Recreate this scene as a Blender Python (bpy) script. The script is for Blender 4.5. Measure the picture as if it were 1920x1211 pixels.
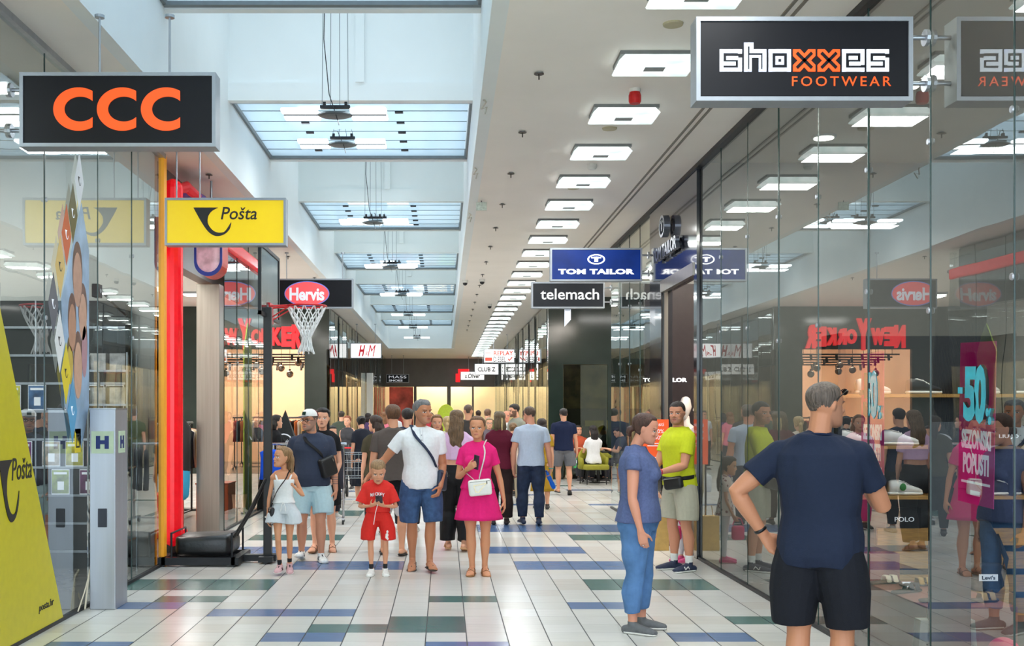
import bpy, bmesh, math, random
import numpy as np
from math import sin, cos, pi, radians, sqrt
from mathutils import Vector, Matrix

for o in list(bpy.data.objects): bpy.data.objects.remove(o)
SC = bpy.context.scene; COL = SC.collection
rnd = random.Random(7)

# ---------------------------------------------------------------- camera, world, exposure
F = 2080.0; VX = 833.0; VY = 770.0; EYE = 1.7
cd = bpy.data.cameras.new('camera'); cam = bpy.data.objects.new('camera', cd); COL.objects.link(cam)
cam.location = (0, 0, EYE); cam.rotation_euler = (pi/2, 0, 0)
cd.sensor_width = 36; cd.sensor_fit = 'HORIZONTAL'; cd.lens = 36*F/1920
cd.shift_x = (960-VX)/1920; cd.shift_y = (VY-605.5)/1920; cd.clip_end = 300
SC.camera = cam
w = bpy.data.worlds.new('sky'); SC.world = w; w.use_nodes = True
nt = w.node_tree; nt.nodes.clear()
def N(nt, t, **kw):
    n = nt.nodes.new(t)
    for k, v in kw.items(): setattr(n, k, v)
    return n
wo = N(nt, 'ShaderNodeOutputWorld'); bg = N(nt, 'ShaderNodeBackground'); tc = N(nt, 'ShaderNodeTexCoord')
ns = N(nt, 'ShaderNodeTexNoise'); ns.inputs['Scale'].default_value = 5; ns.inputs['Detail'].default_value = 6
cr = N(nt, 'ShaderNodeValToRGB'); cr.color_ramp.elements[0].position = .38; cr.color_ramp.elements[1].position = .62
cr.color_ramp.elements[0].color = (.62, .79, .94, 1); cr.color_ramp.elements[1].color = (.93, .97, 1, 1)
nt.links.new(tc.outputs['Generated'], ns.inputs['Vector']); nt.links.new(ns.outputs['Fac'], cr.inputs['Fac'])
nt.links.new(cr.outputs['Color'], bg.inputs['Color']); nt.links.new(bg.outputs[0], wo.inputs[0])
bg.inputs['Strength'].default_value = 2.9
SC.view_settings.view_transform = 'Standard'; SC.view_settings.look = 'None'
SC.view_settings.exposure = 0.5; SC.view_settings.gamma = 1.0; SC.view_settings.use_curve_mapping = False
try:
    SC.cycles.use_denoising = True; SC.cycles.max_bounces = 10; SC.cycles.transparent_max_bounces = 24
    SC.cycles.sample_clamp_indirect = 6; SC.cycles.caustics_reflective = False; SC.cycles.caustics_refractive = False
except Exception: pass
LAMP_W = 13.0      # watts of each square ceiling lamp

def area(name, loc, sx, sy, W, col=(1, 1, 1), rot=(0, 0, 0), parent=None):
    l = bpy.data.lights.new(name, 'AREA'); l.shape = 'RECTANGLE'; l.size = sx; l.size_y = sy; l.energy = W; l.color = col
    o = bpy.data.objects.new(name, l); COL.objects.link(o); o.location = loc; o.rotation_euler = rot
    if parent: o.parent = parent
    return o

# ---------------------------------------------------------------- materials
def lin(c): 
    return tuple(((v/255)/12.92 if v/255 <= .04045 else ((v/255+.055)/1.055)**2.4) for v in c)
MATS = {}
def mat(name, c, rough=.55, metal=0., emit=0., var=.06, scale=14., bump=0., bscale=60., spec=.5, stretch=None, coat=0.):
    if name in MATS: return MATS[name]
    m = bpy.data.materials.new(name); m.use_nodes = True; nt = m.node_tree; b = nt.nodes['Principled BSDF']
    c = lin(c); tc = N(nt, 'ShaderNodeTexCoord'); mp = N(nt, 'ShaderNodeMapping')
    nt.links.new(tc.outputs['Object'], mp.inputs['Vector'])
    if stretch: mp.inputs['Scale'].default_value = stretch
    ns = N(nt, 'ShaderNodeTexNoise'); ns.inputs['Scale'].default_value = scale; ns.inputs['Detail'].default_value = 4
    nt.links.new(mp.outputs[0], ns.inputs['Vector'])
    r = N(nt, 'ShaderNodeValToRGB'); r.color_ramp.elements[0].position = .3; r.color_ramp.elements[1].position = .7
    r.color_ramp.elements[0].color = tuple(max(0, v*(1-var)) for v in c)+(1,)
    r.color_ramp.elements[1].color = tuple(min(1, v*(1+var)+var*.004) for v in c)+(1,)
    nt.links.new(ns.outputs['Fac'], r.inputs['Fac']); nt.links.new(r.outputs[0], b.inputs['Base Color'])
    b.inputs['Roughness'].default_value = rough; b.inputs['Metallic'].default_value = metal
    b.inputs['Specular IOR Level'].default_value = spec
    if coat: b.inputs['Coat Weight'].default_value = coat; b.inputs['Coat Roughness'].default_value = .03
    if emit:
        nt.links.new(r.outputs[0], b.inputs['Emission Color']); b.inputs['Emission Strength'].default_value = emit
    if bump:
        n2 = N(nt, 'ShaderNodeTexNoise'); n2.inputs['Scale'].default_value = bscale; n2.inputs['Detail'].default_value = 3
        nt.links.new(mp.outputs[0], n2.inputs['Vector'])
        bp = N(nt, 'ShaderNodeBump'); bp.inputs['Strength'].default_value = bump; bp.inputs['Distance'].default_value = .01
        nt.links.new(n2.outputs['Fac'], bp.inputs['Height']); nt.links.new(bp.outputs[0], b.inputs['Normal'])
    MATS[name] = m; return m
def glass(name, tint=(.86, .92, .90), ior=1.9, rough=0., wob=0.):
    if name in MATS: return MATS[name]
    m = bpy.data.materials.new(name); m.use_nodes = True; nt = m.node_tree; nt.nodes.clear()
    o = N(nt, 'ShaderNodeOutputMaterial'); mx = N(nt, 'ShaderNodeMixShader'); t = N(nt, 'ShaderNodeBsdfTransparent'); g = N(nt, 'ShaderNodeBsdfGlossy')
    fr = N(nt, 'ShaderNodeFresnel'); fr.inputs['IOR'].default_value = ior
    t.inputs[0].default_value = tint+(1,); g.inputs['Roughness'].default_value = rough; g.inputs[0].default_value = (.96, 1, .98, 1)
    if wob:
        ns = N(nt, 'ShaderNodeTexNoise'); ns.inputs['Scale'].default_value = .8; tc = N(nt, 'ShaderNodeTexCoord')
        nt.links.new(tc.outputs['Object'], ns.inputs['Vector'])
        bp = N(nt, 'ShaderNodeBump'); bp.inputs['Strength'].default_value = wob; bp.inputs['Distance'].default_value = .05
        nt.links.new(ns.outputs['Fac'], bp.inputs['Height']); nt.links.new(bp.outputs[0], g.inputs['Normal'])
    geo = N(nt, 'ShaderNodeNewGeometry')
    nt.links.new(fr.outputs[0], mx.inputs[0]); nt.links.new(t.outputs[0], mx.inputs[1]); nt.links.new(g.outputs[0], mx.inputs[2]); nt.links.new(mx.outputs[0], o.inputs[0])
    MATS[name] = m; return m

# ---------------------------------------------------------------- mesh helpers
class MB:
    def __init__(s): s.v = []; s.f = []; s.m = []; s.mi = 0
    def add(s, vs, fs):
        b = len(s.v); s.v += [tuple(p) for p in vs]; s.f += [tuple(i+b for i in f) for f in fs]; s.m += [s.mi]*len(fs); return s
    def box(s, a, b, bev=0.):
        x0, y0, z0 = [min(a[i], b[i]) for i in range(3)]; x1, y1, z1 = [max(a[i], b[i]) for i in range(3)]
        if bev <= 0:
            return s.add([(x0,y0,z0),(x1,y0,z0),(x1,y1,z0),(x0,y1,z0),(x0,y0,z1),(x1,y0,z1),(x1,y1,z1),(x0,y1,z1)],
                     [(0,3,2,1),(4,5,6,7),(0,1,5,4),(1,2,6,5),(2,3,7,6),(3,0,4,7)])
        bm = bmesh.new(); bmesh.ops.create_cube(bm, size=1)
        for v in bm.verts: v.co = Vector(((x0+x1)/2+v.co.x*(x1-x0), (y0+y1)/2+v.co.y*(y1-y0), (z0+z1)/2+v.co.z*(z1-z0)))
        bmesh.ops.bevel(bm, geom=bm.edges[:], offset=min(bev, .49*min(x1-x0, y1-y0, z1-z0)), segments=3, profile=.5, affect='EDGES')
        bm.verts.index_update(); s.add([v.co[:] for v in bm.verts], [[v.index for v in f.verts] for f in bm.faces]); bm.free(); return s
    def tube(s, pts, rad, n=12, side=None, cap=True, rnd_=True, flat=False):
        """loft through pts; rad = list of r or (ra, rb); side = preferred axis of ra"""
        P = [Vector(p) for p in pts]; R = [(r, r) if not isinstance(r, (tuple, list)) else tuple(r) for r in rad]
        if len(R) == 1: R = R*len(P)
        T = []
        for i in range(len(P)):
            a = P[max(0, i-1)]; b = P[min(len(P)-1, i+1)]; d = (b-a)
            T.append(d.normalized() if d.length > 1e-9 else Vector((0, 0, 1)))
        u = Vector(side) if side is not None else (Vector((1, 0, 0)) if abs(T[0].x) < .9 else Vector((0, 1, 0)))
        rings = []; C = []
        Q = list(zip(P, R, T))
        if cap and rnd_:
            p, r, t = Q[0]; k = min(r); pre = [(p-t*k*.97, (r[0]*.26, r[1]*.26), t), (p-t*k*.7, (r[0]*.71, r[1]*.71), t), (p-t*k*.35, (r[0]*.93, r[1]*.93), t)]
            p, r, t = Q[-1]; k = min(r); post = [(p+t*k*.35, (r[0]*.93, r[1]*.93), t), (p+t*k*.7, (r[0]*.71, r[1]*.71), t), (p+t*k*.97, (r[0]*.26, r[1]*.26), t)]
            Q = pre+Q+([] if flat else post)
        vs = []
        for p, r, t in Q:
            uu = u-t*u.dot(t)
            if uu.length < 1e-4: uu = t.orthogonal()
            uu.normalize(); vv = t.cross(uu); u = uu
            for j in range(n):
                a = 2*pi*j/n; vs.append(p+uu*(r[0]*cos(a))+vv*(r[1]*sin(a)))
        m = len(Q); fs = []
        for i in range(m-1):
            for j in range(n):
                fs.append((i*n+j, i*n+(j+1) % n, (i+1)*n+(j+1) % n, (i+1)*n+j))
        if cap: fs.append(tuple(range(n-1, -1, -1))); fs.append(tuple(range((m-1)*n, m*n)))
        return s.add(vs, fs)
    def cyl(s, p0, p1, r0, r1=None, n=14): return s.tube([p0, p1], [r0, r0 if r1 is None else r1], n, rnd_=False)
    def ell(s, c, r, n=14, m=9, M=None):
        vs = []; fs = []
        for i in range(1, m):
            t = pi*i/m
            for j in range(n):
                a = 2*pi*j/n; q = Vector((r[0]*sin(t)*cos(a), r[1]*sin(t)*sin(a), r[2]*cos(t)))
                vs.append((M @ q if M else q)+Vector(c))
        q0 = Vector((0, 0, r[2])); q1 = Vector((0, 0, -r[2]))
        vs += [(M @ q0 if M else q0)+Vector(c), (M @ q1 if M else q1)+Vector(c)]
        for i in range(m-2):
            for j in range(n): fs.append((i*n+j, (i+1)*n+j, (i+1)*n+(j+1) % n, i*n+(j+1) % n))
        t = len(vs)-2
        for j in range(n):
            fs.append((t, j, (j+1) % n)); fs.append((t+1, (m-2)*n+(j+1) % n, (m-2)*n+j))
        return s.add(vs, fs)
    def prism(s, poly, o, u, v, nrm, d):
        """extrude a 2D polygon (in frame o,u,v) by d along nrm (front at +d)"""
        o, u, v, nrm = Vector(o), Vector(u), Vector(v), Vector(nrm); n = len(poly)
        ar = sum(poly[i][0]*poly[(i+1) % n][1]-poly[(i+1) % n][0]*poly[i][1] for i in range(n))
        if ar < 0: poly = poly[::-1]
        a = [o+u*p[0]+v*p[1] for p in poly]; b = [q+nrm*d for q in a]
        fs = [tuple(range(n, 2*n)), tuple(range(n-1, -1, -1))]+[(i, (i+1) % n, n+(i+1) % n, n+i) for i in range(n)]
        return s.add(a+b, fs)
    def band(s, outer, inner, o, u, v, nrm, d, closed=False):
        o, u, v, nrm = Vector(o), Vector(u), Vector(v), Vector(nrm); n = len(outer)
        a = [o+u*p[0]+v*p[1] for p in outer]; b = [o+u*p[0]+v*p[1] for p in inner]
        vs = a+b+[q+nrm*d for q in a]+[q+nrm*d for q in b]; fs = []
        for i in range(n if closed else n-1):
            j = (i+1) % n
            fs += [(2*n+i, 2*n+j, 3*n+j, 3*n+i), (i, n+i, n+j, j), (i, j, 2*n+j, 2*n+i), (n+i, 3*n+i, 3*n+j, n+j)]
        if not closed: fs += [(0, 2*n, 3*n, n), (n-1, 2*n-1, 4*n-1, 3*n-1)]
        return s.add(vs, fs)
def tag(o, label, cat, group=None, kind=None):
    if label: o['label'] = label
    if cat: o['category'] = cat
    if group: o['group'] = group
    if kind: o['kind'] = kind
    return o
def obj(name, mb, mats, parent=None, smooth=False, loc=None):
    me = bpy.data.meshes.new(name); me.from_pydata(mb.v, [], mb.f); 
    if not isinstance(mats, (list, tuple)): mats = [mats]
    for m in mats: me.materials.append(m)
    if len(mats) > 1: me.polygons.foreach_set('material_index', mb.m)
    if smooth: 
        me.polygons.foreach_set('use_smooth', [True]*len(me.polygons))
    me.validate(); me.update()
    o = bpy.data.objects.new(name, me); COL.objects.link(o)
    if parent: o.parent = parent
    if loc: o.location = loc
    if smooth == 'auto':
        try: me.set_sharp_from_angle(angle=radians(40))
        except Exception: pass
    return o
def empty(name, label=None, cat=None, loc=(0, 0, 0), rz=0, group=None):
    o = bpy.data.objects.new(name, None); COL.objects.link(o); o.location = loc; o.rotation_euler = (0, 0, rz); o.empty_display_size = .1
    return tag(o, label, cat, group)
def struct(name, mb, mats, parent=None, smooth=False):
    o = obj(name, mb, mats, parent, smooth)
    if not parent: o['kind'] = 'structure'
    return o
def children(o): return [c for c in o.children]
def dup(root, loc, rz=None, label=None, group=None):
    r = root.copy(); COL.objects.link(r); r.location = loc
    if rz is not None: r.rotation_euler = (0, 0, rz)
    if label: r['label'] = label
    if group: r['group'] = group
    for ch in list(root.children):
        c = ch.copy(); COL.objects.link(c); c.parent = r
        for g in list(ch.children):
            d = g.copy(); COL.objects.link(d); d.parent = c
    return r
FRONT = ((1, 0, 0), (0, 0, 1), (0, -1, 0)); LEFTW = ((0, 1, 0), (0, 0, 1), (1, 0, 0)); RIGHTW = ((0, -1, 0), (0, 0, 1), (-1, 0, 0))
def text(name, s, c, wh, fr, m, parent=None, ext=.004, bold=0., shear=0., spacing=1.):
    """lettering fitted into width x height round the centre c, in the frame fr"""
    cu = bpy.data.curves.new('t', 'FONT'); cu.body = s; cu.offset = bold; cu.shear = shear; cu.space_character = spacing; cu.resolution_u = 3
    to = bpy.data.objects.new('t', cu); COL.objects.link(to)
    dg = bpy.context.evaluated_depsgraph_get(); me = bpy.data.meshes.new_from_object(to.evaluated_get(dg))
    vs = [v.co[:] for v in me.vertices]; fs = [tuple(p.vertices) for p in me.polygons]
    bpy.data.objects.remove(to); bpy.data.curves.remove(cu); bpy.data.meshes.remove(me)
    xs = [v[0] for v in vs]; ys = [v[1] for v in vs]; x0, x1, y0, y1 = min(xs), max(xs), min(ys), max(ys)
    w, h = wh; sx = w/(x1-x0); sy = h/(y1-y0) if h else sx
    u, v, n = [Vector(a) for a in fr]; o = Vector(c)
    def P(q, d): return o+u*((q[0]-(x0+x1)/2)*sx)+v*((q[1]-(y0+y1)/2)*sy)+n*d
    mb = MB(); k = len(vs); from collections import Counter
    ed = Counter()
    for f in fs:
        for i in range(len(f)): ed[(f[i], f[(i+1) % len(f)])] += 1
    allv = [P(q, ext) for q in vs]+[P(q, 0) for q in vs]
    ff = list(fs)+[(b, a, a+k, b+k) for (a, b) in ed if (b, a) not in ed]
    mb.add(allv, ff)
    return obj(name, mb, m, parent)
def pt(px, py, Y): return ((px-VX)/F*Y, Y, EYE+(VY-py)/F*Y)
def arc(cx, cy, r, a0, a1, n=24, ry=None): return [(cx+r*cos(radians(a0+(a1-a0)*i/n)), cy+(ry or r)*sin(radians(a0+(a1-a0)*i/n))) for i in range(n+1)]
ORD = ['nearest', 'second', 'third', 'fourth', 'fifth', 'sixth', 'seventh', 'eighth', 'ninth', 'tenth', 'eleventh', 'twelfth', 'thirteenth', 'fourteenth', 'fifteenth', 'sixteenth', 'seventeenth', 'eighteenth', 'nineteenth', 'twentieth']
def ordn(i):
    if i < 20: return ORD[i]
    return {2: 'twenty-', 3: 'thirty-', 4: 'forty-'}[(i+1)//10]+['', 'first', 'second', 'third', 'fourth', 'fifth', 'sixth', 'seventh', 'eighth', 'ninth'][(i+1) % 10] if (i+1) % 10 else {3: 'thirtieth', 4: 'fortieth'}[(i+1)//10]
def near(i, noun, of='from the camera'): return ('nearest %s' % noun) if i == 0 else ('%s %s counting %s' % (ordn(i), noun, of))
# ================================================================ THE SETTING
LW, RW, CZ, SX0, SX1, SZ, Y1 = -3.1, 2.92, 4.52, -2.51, .33, 5.35, 60.0
M_white = mat('white_plaster', (226, 226, 222), .6, var=.02, scale=3)
M_shaft = mat('skylight_plaster', (236, 240, 240), .6, var=.015, scale=2)
M_ceil = mat('ceiling_board', (246, 240, 233), .5, var=.025, scale=1.5)
M_alu = mat('brushed_aluminium', (170, 175, 182), .38, .85, var=.08, scale=20, stretch=(1, 1, .05))
M_sframe = mat('sign_aluminium', (158, 164, 172), .45, .5, var=.04)
M_steel = mat('brushed_steel_cladding', (150, 146, 140), .3, .9, var=.1, scale=30, stretch=(1, 1, .03))
M_dark = mat('dark_metal', (34, 36, 40), .45, .4, var=.1)
M_black = mat('black_paint', (18, 18, 20), .4, var=.15)
M_glass = glass('shop_glass', (.76, .83, .81), 2.9)
M_glass2 = glass('shop_glass_wavy', (.76, .83, .81), 3.0, 0, .05)
M_edge = mat('glass_edge', (40, 62, 58), .2, var=.1)
M_cream = mat('cream_shop_wall', (238, 222, 186), .6, var=.06, scale=1.2)
M_peach = mat('peach_shop_wall', (235, 200, 170), .6, var=.05, scale=1.5)
M_grey = mat('grey_wall', (130, 132, 134), .6, var=.05)
M_shopfloor = mat('grey_shop_floor', (120, 116, 112), .25, var=.08, scale=6)
M_wood = mat('oak_board', (178, 132, 58), .45, var=.25, scale=9, stretch=(1, 12, 12))
M_char = mat('charcoal_panel', (50, 51, 54), .3, var=.1, scale=3)
M_green = mat('dark_green_glass_panel', (36, 48, 42), .12, var=.2, scale=1.3)
M_navyg = mat('navy_black_gloss', (26, 28, 36), .1, var=.15, coat=.5)

# floor: 306 x 336 mm tiles, colour bands where the photograph has them
TW, TD, TX, TY = .306, .336, -.139, 8.166
bands = [('b', -6, -3, 3, 3), ('g', 0, 1, 5, 5), ('g', -1, 0, 1, 2), ('g', -3, -2, 1, 1), ('b', -4, -3, 0, 0), ('b', 0, 1, -1, -1),
 ('b', -9, -8, -1, -1), ('b', -9, -8, 4, 4), ('g', -8, -7, 5, 5), ('g', -10, -6, 7, 8), ('b', -5, -2, 11, 12), ('b', -8, -6, 15, 16),
 ('g', -8, -5, 19, 20), ('g', -8, -5, 29, 31), ('b', 2, 5, 15, 16), ('b', 3, 6, 11, 12), ('g', 5, 8, 7, 8), ('b', 4, 5, 4, 4),
 ('g', 8, 10, 2, 2), ('b', 6, 7, 0, 0), ('g', 6, 9, 19, 20), ('b', 2, 9, 22, 24), ('b', 3, 5, 35, 35), ('b', 9, 11, 35, 35),
 ('b', 9, 13, 46, 46), ('g', 8, 9, 50, 50), ('b', 3, 6, 42, 42), ('g', -3, -1, 38, 38), ('b', -7, -4, 45, 45), ('g', -9, -6, -5, -4), ('b', 1, 4, -6, -6)]
bc = {}
for c, k0, k1, r0, r1 in bands:
    for k in range(k0, k1+1):
        for r in range(r0, r1+1): bc[(k, r)] = c
for r in range(55, 150):
    if rnd.random() < .4:
        k0 = rnd.randint(-9, 6)
        for k in range(k0, k0+rnd.randint(2, 4)): bc[(k, r)] = rnd.choice('bg')
mb = MB(); mb.mi = 0
mb.add([(-9, -3, -.003), (9, -3, -.003), (9, 62, -.003), (-9, 62, -.003), (-9, -3, -.15), (9, -3, -.15), (9, 62, -.15), (-9, 62, -.15)],
       [(0, 1, 2, 3), (7, 6, 5, 4), (0, 4, 5, 1), (1, 5, 6, 2), (2, 6, 7, 3), (3, 7, 4, 0)])
g = .0042; gy = .0012
for r in range(-33, 156):
    y0 = TY+r*TD; y1 = y0+TD; rec = 19.4 < (y0+y1)/2 < 30
    for k in range(-29 if rec else -10, 30 if rec else 10):
        x0 = TX+k*TW; x1 = x0+TW
        if rec and ((y0 > 27.4 and x0 > 2.6)): continue
        if not rec: x0 = max(x0, LW); x1 = min(x1, RW)
        if x1 <= x0: continue
        c = bc.get((k, r)); mb.mi = {'b': 4, 'g': 5}.get(c, 1+rnd.randint(0, 2))
        mb.add([(x0+g, y0+gy, 0), (x1-g, y0+gy, 0), (x1-g, y1-gy, 0), (x0+g, y1-gy, 0)], [(0, 1, 2, 3)])
st = (.6, 14, 1)
floor = struct('floor', mb, [mat('tile_grout', (62, 64, 66), .6), mat('tile_ivory', (208, 207, 202), .25, var=.05, scale=5, stretch=st), mat('tile_pale', (212, 211, 207), .25, var=.05, scale=5, stretch=st),
    mat('tile_warm', (205, 201, 194), .25, var=.06, scale=5, stretch=st), mat('tile_blue', (84, 114, 158), .24, var=.16, scale=6, stretch=st), mat('tile_green', (76, 112, 108), .24, var=.16, scale=6, stretch=st)])
# shop floors inside
mb = MB()
for a, b in (((-8, -3, 0), (LW-.02, 19.38, .006)), ((-8, 30.05, 0), (LW-.02, 60, .006)), ((RW+.02, -3, 0), (8.8, 19.38, .006)), ((2.7, 27.6, 0), (8.8, 60, .006))): mb.box(a, b)
struct('floor_shops', mb, M_shopfloor)

# ceilings
mb = MB(); T = .18
for a, b in (((-9, -3, CZ), (SX0-.12, Y1+2, CZ+T)), ((SX1+.12, -3, CZ), (9, Y1+2, CZ+T)), ((SX0-.12, 50.4, CZ), (SX1+.12, Y1+2, CZ+T))): mb.box(a, b)
struct('ceiling', mb, M_ceil)
mb = MB(); mb.box((SX0-.12, -3, CZ-.0), (SX0, 50.2, 8.3)); struct('wall_skylight_left', mb, M_shaft)
mb = MB(); mb.box((SX1, -3, CZ-.0), (SX1+.12, 50.2, 8.3)); struct('wall_skylight_right', mb, M_shaft)
mb = MB(); mb.box((SX0, 50.2, CZ), (SX1, 50.4, 8.3)); struct('wall_skylight_end', mb, M_shaft)
# grooves of the ceiling track (two dark lines) on the right slab
mb = MB()
for x in (2.40, 2.47): mb.box((x, -3, CZ-.012), (x+.022, 27.4, CZ))
struct('trim_1', mb, mat('track_aluminium', (130, 124, 116), .5, .3))
mb = MB(); mb.box((RW-.05, -3, CZ-.05), (RW+.03, 19.4, CZ)); struct('trim_2', mb, M_dark)
mb = MB(); mb.box((LW-.03, -3, CZ-.05), (LW+.04, 12.2, CZ)); struct('trim_3', mb, M_alu)

M_pane = glass('skylight_pane', (.62, .68, .70), 1.12, .05)
_nt = M_pane.node_tree; _mx = [n for n in _nt.nodes if n.type == 'MIX_SHADER'][0]; _tr = [n for n in _nt.nodes if n.type == 'BSDF_TRANSPARENT'][0]
_tl = N(_nt, 'ShaderNodeBsdfTranslucent'); _tl.inputs[0].default_value = (.62, .76, .86, 1); _m2 = N(_nt, 'ShaderNodeMixShader'); _m2.inputs[0].default_value = .75
_nt.links.new(_tr.outputs[0], _m2.inputs[1]); _nt.links.new(_tl.outputs[0], _m2.inputs[2]); _nt.links.new(_m2.outputs[0], _mx.inputs[1])
M_mull = mat('skylight_bar', (120, 132, 138), .5, .3)
panels = [(-2.45+.1, .6+.1), (3.8-.05, 6.8-.05)]
panels = [(.45, 3.5), (6.85, 9.95)]+[(13+6.2*k, 15.95+6.2*k) for k in range(6)]
wn = 1
for i, (a, b) in enumerate(panels):
    mb = MB()
    for y in (a, b-.07): mb.box((SX0, y, SZ-.035), (SX1, y+.07, SZ+.10))
    for x in (SX0, SX1-.03): mb.box((x, a+.07, SZ-.03), (x+.03, b-.07, SZ+.08))
    fr = struct('window_%d' % wn, mb, mat('skylight_frame', (120, 128, 132), .5, .4)); wn += 1
    mb = MB(); mb.add([(SX0+.045, a+.07, SZ), (SX1-.045, a+.07, SZ), (SX1-.045, b-.07, SZ), (SX0+.045, b-.07, SZ)], [(3, 2, 1, 0)]); obj('pane', mb, M_pane, fr)
    mb = MB(); n = 6
    for j in range(1, n): y = a+(b-a)*j/n; mb.box((SX0+.045, y-.006, SZ-.008), (SX1-.045, y+.006, SZ-.001))
    obj('glazing_bars', mb, M_mull, fr)
    mb = MB()
    for j in range(1, n):
        for x in (-.55, -1.75): y = a+(b-a)*j/n; mb.box((x-.05, y-.03, SZ-.03), (x+.05, y+.03, SZ-.012))
    obj('clips', mb, M_dark, fr)
# bulkheads between low glazed bays and high bays
bk = 1
for a, b in panels:
    for y, s in ((a-.1, -1), (b, 1)):
        mb = MB(); mb.box((SX0, y, SZ-.05), (SX1, y+.1, 8.3))
        if s < 0:
            mb.box((SX0, y-.03, SZ-.05), (SX1, y, SZ+.16)); x = -1.03; mb.box((x, y-.05, SZ+.16), (x+.10, y, 8.3))
        struct('wall_bulkhead_%d' % bk, mb, M_shaft if a < 14 else mat('bulkhead_grey', (216, 222, 220), .6, var=.02, scale=2)); bk += 1
hb = [(3.5, 6.85), (9.95, 13)]+[(15.95+6.2*k, 19.2+6.2*k) for k in range(5)]+[(46.95, 50.2)]
for a, b in hb:
    mb = MB(); mb.box((SX0, a, 8.26), (SX1, b, 8.29))
    struct('window_%d' % wn, mb, glass('roof_glass', (.9, .95, .97), 1.3, .1)); wn += 1
mb = MB(); mb.box((SX0, -3, 8.2), (SX1, .4, 8.3)); struct('ceiling_rear', mb, M_shaft)

# enclosing walls of the shops
def wall(name, a, b, m): mb = MB(); mb.box(a, b); return struct(name, mb, m)
wall('wall_left_outer', (-9.1, -3, 0), (-8, 19.3, CZ), M_white); wall('wall_left_recess', (-9.1, 19.3, 0), (-9, 30, CZ), M_white)
wall('wall_left_far', (-9.1, 30, 0), (-7.6, Y1, CZ), M_cream)
wall('wall_right_outer', (8.8, -3, 0), (9.1, Y1, CZ), M_white)
wall('wall_post_end', (-8, 12.1, 0), (LW-.06, 12.2, CZ), M_white)
wall('wall_sports_end', (-8, 19.3, 0), (-5.2, 19.38, CZ), M_white)
wall('wall_footwear_end', (RW+.02, 12.62, 0), (8.8, 12.7, CZ), mat('footwear_wall', (150, 148, 144), .55, var=.03))
wall('wall_fashion_end', (4.4, 19.3, 0), (8.8, 19.38, CZ), M_white)
wall('wall_end', (-9, Y1+1.9, 0), (9, Y1+2.1, CZ+.2), M_cream)

# glazing of the two long sides: panes as windows with clips
def glazing(side, x, ys, z1=CZ-.05, m=None, clips=True, th=.012, seam=True, jit=.004):
    global wn
    for a, b in zip(ys[:-1], ys[1:]):
        mb = MB(); d = (rnd.random()-.5)*2*jit; e = (rnd.random()-.5)*2*jit
        xs = (x+d, x+e)
        mb.add([(xs[0], a+.004, .03), (xs[1], b-.004, .03), (xs[1], b-.004, z1), (xs[0], a+.004, z1)], [(0, 1, 2, 3)] if side < 0 else [(3, 2, 1, 0)])
        o = struct('window_%d' % wn, mb, m or (M_glass if rnd.random() < .6 else M_glass2)); wn += 1
        if seam:
            mb = MB(); mb.box((x-.005, a-.003, .02), (x+.005, a+.003, z1)); obj('joint', mb, M_edge, o)
        if clips:
            for z in (2.3+rnd.random()*.3, 3.2+rnd.random()*.2):
                mb = MB(); s = -side; mb.tube([(x-.012*side*-1*-1, a, z), (x+s*.02, a, z)], [.02, .017], 12, rnd_=False); obj('clip', mb, M_alu, o)
    return
GL = [1.0, 2.2, 3.4, 4.6, 5.8, 7.0, 8.6, 9.92, 11.0, 12.15]
glazing(-1, LW, GL)
glazing(-1, LW, [15.62, 16.6, 17.55, 18.5, 19.4])
FR = [.7, 1.7, 2.7, 3.7, 4.7, 5.68, 6.66, 7.64, 8.66, 9.69, 10.67, 11.7, 12.68]
glazing(1, RW, FR); glazing(1, RW, [15.62, 16.55, 17.5, 18.45, 19.4])
glazing(-1, LW, [30.2+1.2*i for i in range(25)], clips=False, jit=.02)
glazing(1, 2.66, [27.6+1.25*i for i in range(26)], clips=False, jit=.02)
mb = MB(); mb.box((LW-.02, -3, 0), (LW+.02, 12.15, .03)); mb.box((LW-.02, 15.6, 0), (LW+.02, 19.4, .03)); mb.box((LW-.02, 30, 0), (LW+.02, 60, .03)); struct('baseboard_left', mb, M_dark)
mb = MB(); mb.box((RW-.02, -3, 0), (RW+.02, 12.68, .03)); mb.box((RW-.02, 15.6, 0), (RW+.02, 19.4, .03)); mb.box((2.64, 27.6, 0), (2.68, 60, .03)); struct('baseboard_right', mb, M_dark)

# yellow/orange post at the corner of the post office
mb = MB(); mb.box((LW-.03, 12.15, 0), (LW+.03, 12.27, CZ-.02)); mb.mi = 0
o = struct('trim_4', mb, mat('amber_post', (246, 168, 40), .4, var=.05, emit=.15))
mb = MB(); mb.box((LW-.04, 7.70, 0), (LW-.012, 7.77, CZ-.02)); struct('trim_5', mb, mat('yellow_strip', (222, 206, 40), .45))
# brushed steel column and fascia of the sports shop
mb = MB(); mb.box((LW-.32, 15.3, 0), (LW+.0, 15.6, 3.45), .008); tag(obj('column', mb, M_steel), 'brushed steel square column beside the sports shop doorway', 'column')
mb = MB(); mb.box((LW-.32, 12.3, 3.47), (LW-.14, 19.3, CZ)); struct('wall_sports_fascia', mb, mat('plum_fascia', (92, 82, 84), .3, var=.08, scale=2))
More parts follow.
